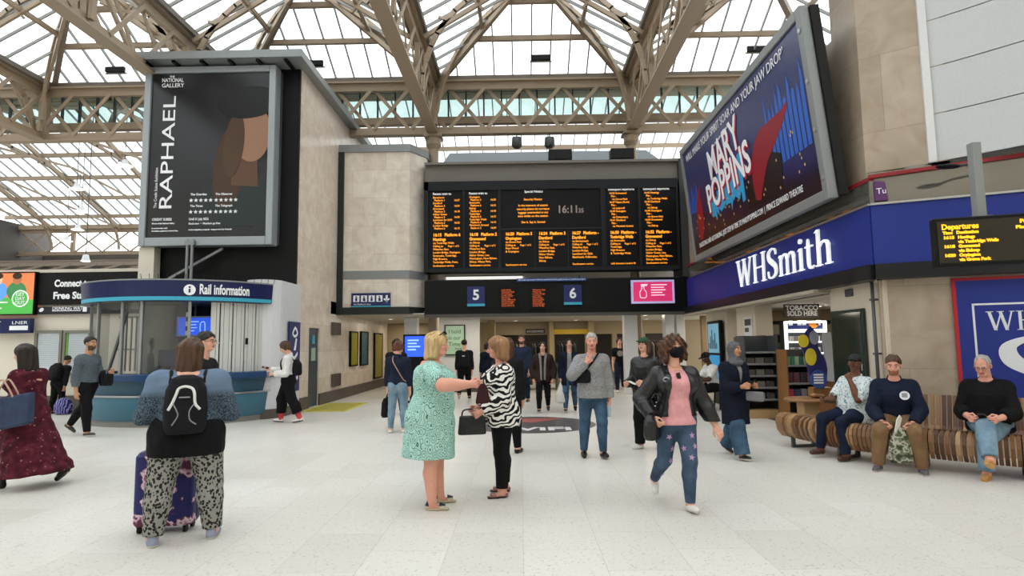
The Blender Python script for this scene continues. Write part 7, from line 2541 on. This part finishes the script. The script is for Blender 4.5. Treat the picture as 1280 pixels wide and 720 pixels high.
sg = thing('sunglasses', 'dark sunglasses hooked on the neckline of the pink top', 'sunglasses', W(TP((0, .145, .235 * 1.66))))
sg.rotation_euler = (0, R_(75), R_(5))
MB().box(-.065, -.008, -.012, .006, -.02, .02).box(.008, .065, -.012, .006, -.02, .02).box(-.01, .01, -.008, .002, .0, .008).build('lens', mat('brown_lens', '2a1a16', .15), sg, bevel=.006)
st_ = thing('bag_strap', 'black bag strap with a steel ring on the shoulder of the pink top walker', 'strap', W(TP((.1, .1, .28 * 1.66))))
strap(st_, [W(TP((.11, -.06, .31 * 1.66))), W(TP((.125, .04, .318 * 1.66))), W(TP((.135, .14, .24 * 1.66))), W(TP((.17, .165, .1 * 1.66))), W(J['handR'] + np.array([0, .02, .03]))], .012, BLK2)
rg = W(TP((.137, .158, .235 * 1.66)))
MB().tube([Vector(rg) - st_.location + Vector((.028 * math.cos(k * PI / 8), -.01, .02 * math.sin(k * PI / 8))) for k in range(17)], .005, 6).build('ring', M_chrome, st_, smooth=True)
bg_ = softbag('shoulder_bag', 'black leather bag under the arm of the pink top walker', 'bag', W(J['handR'] + np.array([.05, -.06, -.16])), rz3(60), [(0, .11, .05, 0), (.04, .14, .065, 0), (.18, .13, .06, 0), (.24, .09, .03, 0)], LEATH)

# ---- headscarf walker
J = person('person', 'person in a grey headscarf, navy coat and wide jeans walking with a phone', 3.02, 8.75, (.42, -.90), dict(
    H=1.62, skin='tan', head=(4, 0, 0), hijab=heather('grey_headscarf', '56555a', '68676c'), brow='1c1410', legs=[(18, 12, 2, 6, 6), (-16, -34, 2, -26, 6)],
    ra=((.12, .12, -1), (-.35, 1, .12)), la=((.12, .12, -1), (-.35, 1, .12)), rac=50, lac=50,
    trousers=dict(m=JEAN, th=.016, wide=.045, e=1.0), shoes=dict(m=BLACK_S, sole=SOLE_W),
    tops=[dict(name='grey_top', m=GREYS, hem=.0, th=.01, sleeve=.4, neck=.30), dict(name='coat', m=NAVYC, hem=-.225, th=.024, sleeve=1.95, loose=.012, flare=1.05, open=(.004, .05), open_from=.1, rough=.002)]))
W = J['W']
q = (W(J['handR']) + W(J['handL'])) / 2
ph = thing('phone', 'black phone held by the headscarf walker', 'phone', (q.x, q.y, q.z + .03)); ph.rotation_euler = (R_(55), 0, math.atan2(-.8, -.62))
MB().box(-.037, .037, -.075, .075, -.005, .005).build('case', M_black, ph, bevel=.004)
bg_ = softbag('clutch_bag', 'grey clutch bag held at the waist of the headscarf walker', 'handbag', (q.x + .02, q.y - .04, q.z - .20), rz3(-50), [(0, .12, .02, 0), (.02, .13, .03, 0), (.11, .13, .03, 0), (.13, .12, .02, 0)], mat('grey_clutch', '6f6d70', .5))

# ---- seated people
J = person('person', 'person in a white tee and black cap sitting at the cafe table by the pier', 4.66, 14.95, (-1, -.25), dict(
    H=1.76, skin='dark', head=(0, -14, 0), hair='short', hairmat=H_DARK, hat=dict(m=BLK), seat=.55, lean=10, res=.013, legs=[(82, 4, 6, 0, 6), (80, 0, 6, 0, 6)],
    ra=((.1, .75, -.8), (-.2, 1, .15)), la=((.1, .75, -.8), (-.2, 1, .1)), trousers=dict(m=BLK), shoes=dict(m=BLACK_S), tops=[dict(name='tee', m=WHITE_C, hem=-.03, th=.02, sleeve=.85, loose=.012)]))
J = person('person', 'person in a leaf print shirt and flat cap sitting at the bench end', 4.66, 8.72, (-.93, -.38), dict(
    H=1.74, fx=1.2, fy=1.3, belly=.02, af=1.05, lf=1.1, skin='brown', head=(24, -4, 0), hair='short', hairth=.006, hairmat=H_DARK, hat=dict(m=heather('dark_cap_wool', '2c2e30', '3a3d3e')), seat=.575, lean=-8,
    legs=[(84, 8, 7, 0, 6), (80, -2, 7, 0, 6)], ra=((.2, .55, -1), (-.25, 1, -.1)), la=((.12, .6, -.75), (-.35, .25, .95)), lac=55, lap=(-.3, -1, 0), brow='141010',
    trousers=dict(m=JEANN, th=.012), shoes=dict(m=BROWN_S, h=.06), tops=[dict(name='shirt', m=LEAF, hem=-.06, th=.022, sleeve=.8, loose=.022, rough=.003, collar=True)]))
J = person('person', 'person with short beard in a navy jumper and khaki trousers, sitting mid bench', 4.83, 8.02, (-.52, -.85), dict(
    H=1.80, fx=1.10, fy=1.08, af=1.05, sw=1.02, skin='pink', head=(0, -2, 0), hair='short', hairth=.012, hairmat=H_BROWN, beard='94654c', brow='4a3424', seat=.57, lean=12,
    legs=[(80, -8, 12, 0, 12), (80, -8, 12, 0, 12)], ra=((.30, .42, -1), (-.42, .9, -.42)), la=((.30, .42, -1), (-.42, .9, -.42)), rac=50, lac=50,
    trousers=dict(m=KHAKI, th=.014, wide=.012), shoes=dict(m=mat('grey_trainer', '55555a', .6), sole=mat('red_white_sole', 'b8aaa4', .6)),
    tops=[dict(name='jumper', m=NAVYT, hem=-.03, th=.018, sleeve=1.9, loose=.01, rough=.003, collar=True)]))
W, TP = J['W'], J['TP']
o = TP((-.10, .165, .215 * 1.82))
MB().prism(ell(0, 0, .055, .055, 24), frame(tuple(o), (-1, 0, 0), (0, -.25, 1)), .006).build('round_badge', mat('badge_white', 'd8d8dc', .6), J['P'])
mb = MB()
for k in range(3):
    mb.box(-.03, .03, -.002, .002, -.02 + k * .018, -.012 + k * .018)
mb.v = [tuple(frame(tuple(o), (-1, 0, 0), (0, -.25, 1)) @ Vector((q[0], q[2], .008 + q[1]))) for q in mb.v]
mb.build('badge_mark', NAVYT, J['P'])
q = (W(J['handR']) + W(J['handL'])) / 2
cb_ = softbag('camouflage_bag', 'camouflage cloth bag hanging between the knees of the bearded sitter', 'bag', (q.x, q.y - .03, q.z - .42), rz3(-30), [(0, .10, .03, 0), (.04, .13, .05, 0), (.25, .12, .05, 0), (.38, .06, .04, 0), (.44, .04, .03, 0)], CAMO, 'cloth_body', 2.4)
pp = thing('paper_roll', 'folded white paper held by the bearded sitter', 'paper', (q.x - .04, q.y - .05, q.z + .01), R_(20))
MB().prism([(-.03, -.05), (.035, -.05), (.06, .12), (.02, .16), (-.02, .1)], frame((0, 0, 0), (1, 0, 0), (.25, -.2, 1)), .012).build('sheet', WHITE_S, pp)
J = person('person', 'person with glasses in a black jacket, jeans and tan boots sitting cross legged', 5.62, 7.50, (-.72, -.70), dict(
    H=1.78, fx=1.22, fy=1.3, belly=.02, af=1.02, sw=1.02, skin='pink', head=(-4, -22, 0), hair='thin', hairth=.004, hairmat=H_GREY, brow='a8a29a', glasses=M_grey_d, seat=.575, lean=3, jowl=1,
    legs=[(94, 34, -16, 20, 0), (78, -6, -10, 0, 0)], ra=((.25, .35, -1), (-.42, 1, -.12)), la=((.25, .35, -1), (-.42, 1, -.12)), rac=45, lac=45,
    trousers=dict(m=JEANL, th=.014, wide=.018, e=.9), shoes=dict(m=TAN_S, sole=mat('tan_sole', 'c29a62', .8), h=.12),
    tops=[dict(name='jacket', m=BLK, hem=-.03, th=.022, sleeve=1.75, loose=.012, rough=.003, collar=True)]))
W = J['W']
q = (W(J['handR']) + W(J['handL'])) / 2
ph = thing('phone', 'dark phone held flat by the sitter in tan boots', 'phone', (q.x, q.y, q.z + .03)); ph.rotation_euler = (R_(25), 0, R_(135))
MB().box(-.04, .04, -.08, .08, -.006, .006).build('case', mat('dark_red_case', '2a1416', .4), ph, bevel=.004)
bg_ = softbag('rucksack', 'black rucksack on the bench at the right edge beside the tan boot wearer', 'backpack', (6.12, 7.13, .50), rz3(-35), [(0, .2, .12, 0), (.05, .23, .15, 0), (.2, .2, .13, 0), (.28, .12, .08, 0)], BLK2)
# ---- half hidden person with a black backpack by the notice cases, and the bag on the floor
J = person('person', 'person with a black backpack bending by the notice cases behind the burgundy dress', -11.95, 15.7, (.2, 1), dict(
    H=1.50, skin='tan', hair='short', hairmat=H_DARK, res=.014, lean=18, trousers=dict(m=BLK), shoes=dict(m=BLACK_S), tops=[dict(name='coat', m=BLK2, hem=-.05, th=.02)]))
W, TP, RT, MWp = J['W'], J['TP'], J['RT'], J['Rw']
bk = softbag('backpack', 'black backpack on the half hidden person by the notice cases', 'backpack', W(TP((0, -.19, .02))), MWp @ RT, [(0, .14, .1, 0), (.05, .17, .13, 0), (.34, .15, .11, 0), (.45, .08, .05, .02)], BLK2)
q = ground(79, 518)
bg_ = softbag('holdall', 'round blue and purple patterned bag on the floor by the notice cases', 'bag', (q.x, q.y, 0), np.eye(3), [(0, .14, .12, 0), (.04, .2, .16, 0), (.22, .22, .17, 0), (.36, .15, .12, 0), (.42, .06, .06, 0)], custom('purple_tangle_cloth', lambda Q_: Q_.ramp((lambda w: (Q_.l(Q_.coord(), w.inputs['Vector']), w.outputs[0])[1])(Q_.n('ShaderNodeTexWave', Scale=6.0, Distortion=9.0)), [(.2, '1d1d4a'), (.5, '3a3a86'), (.8, '8a86b8')]), .7), 'bag_body', 2.2)
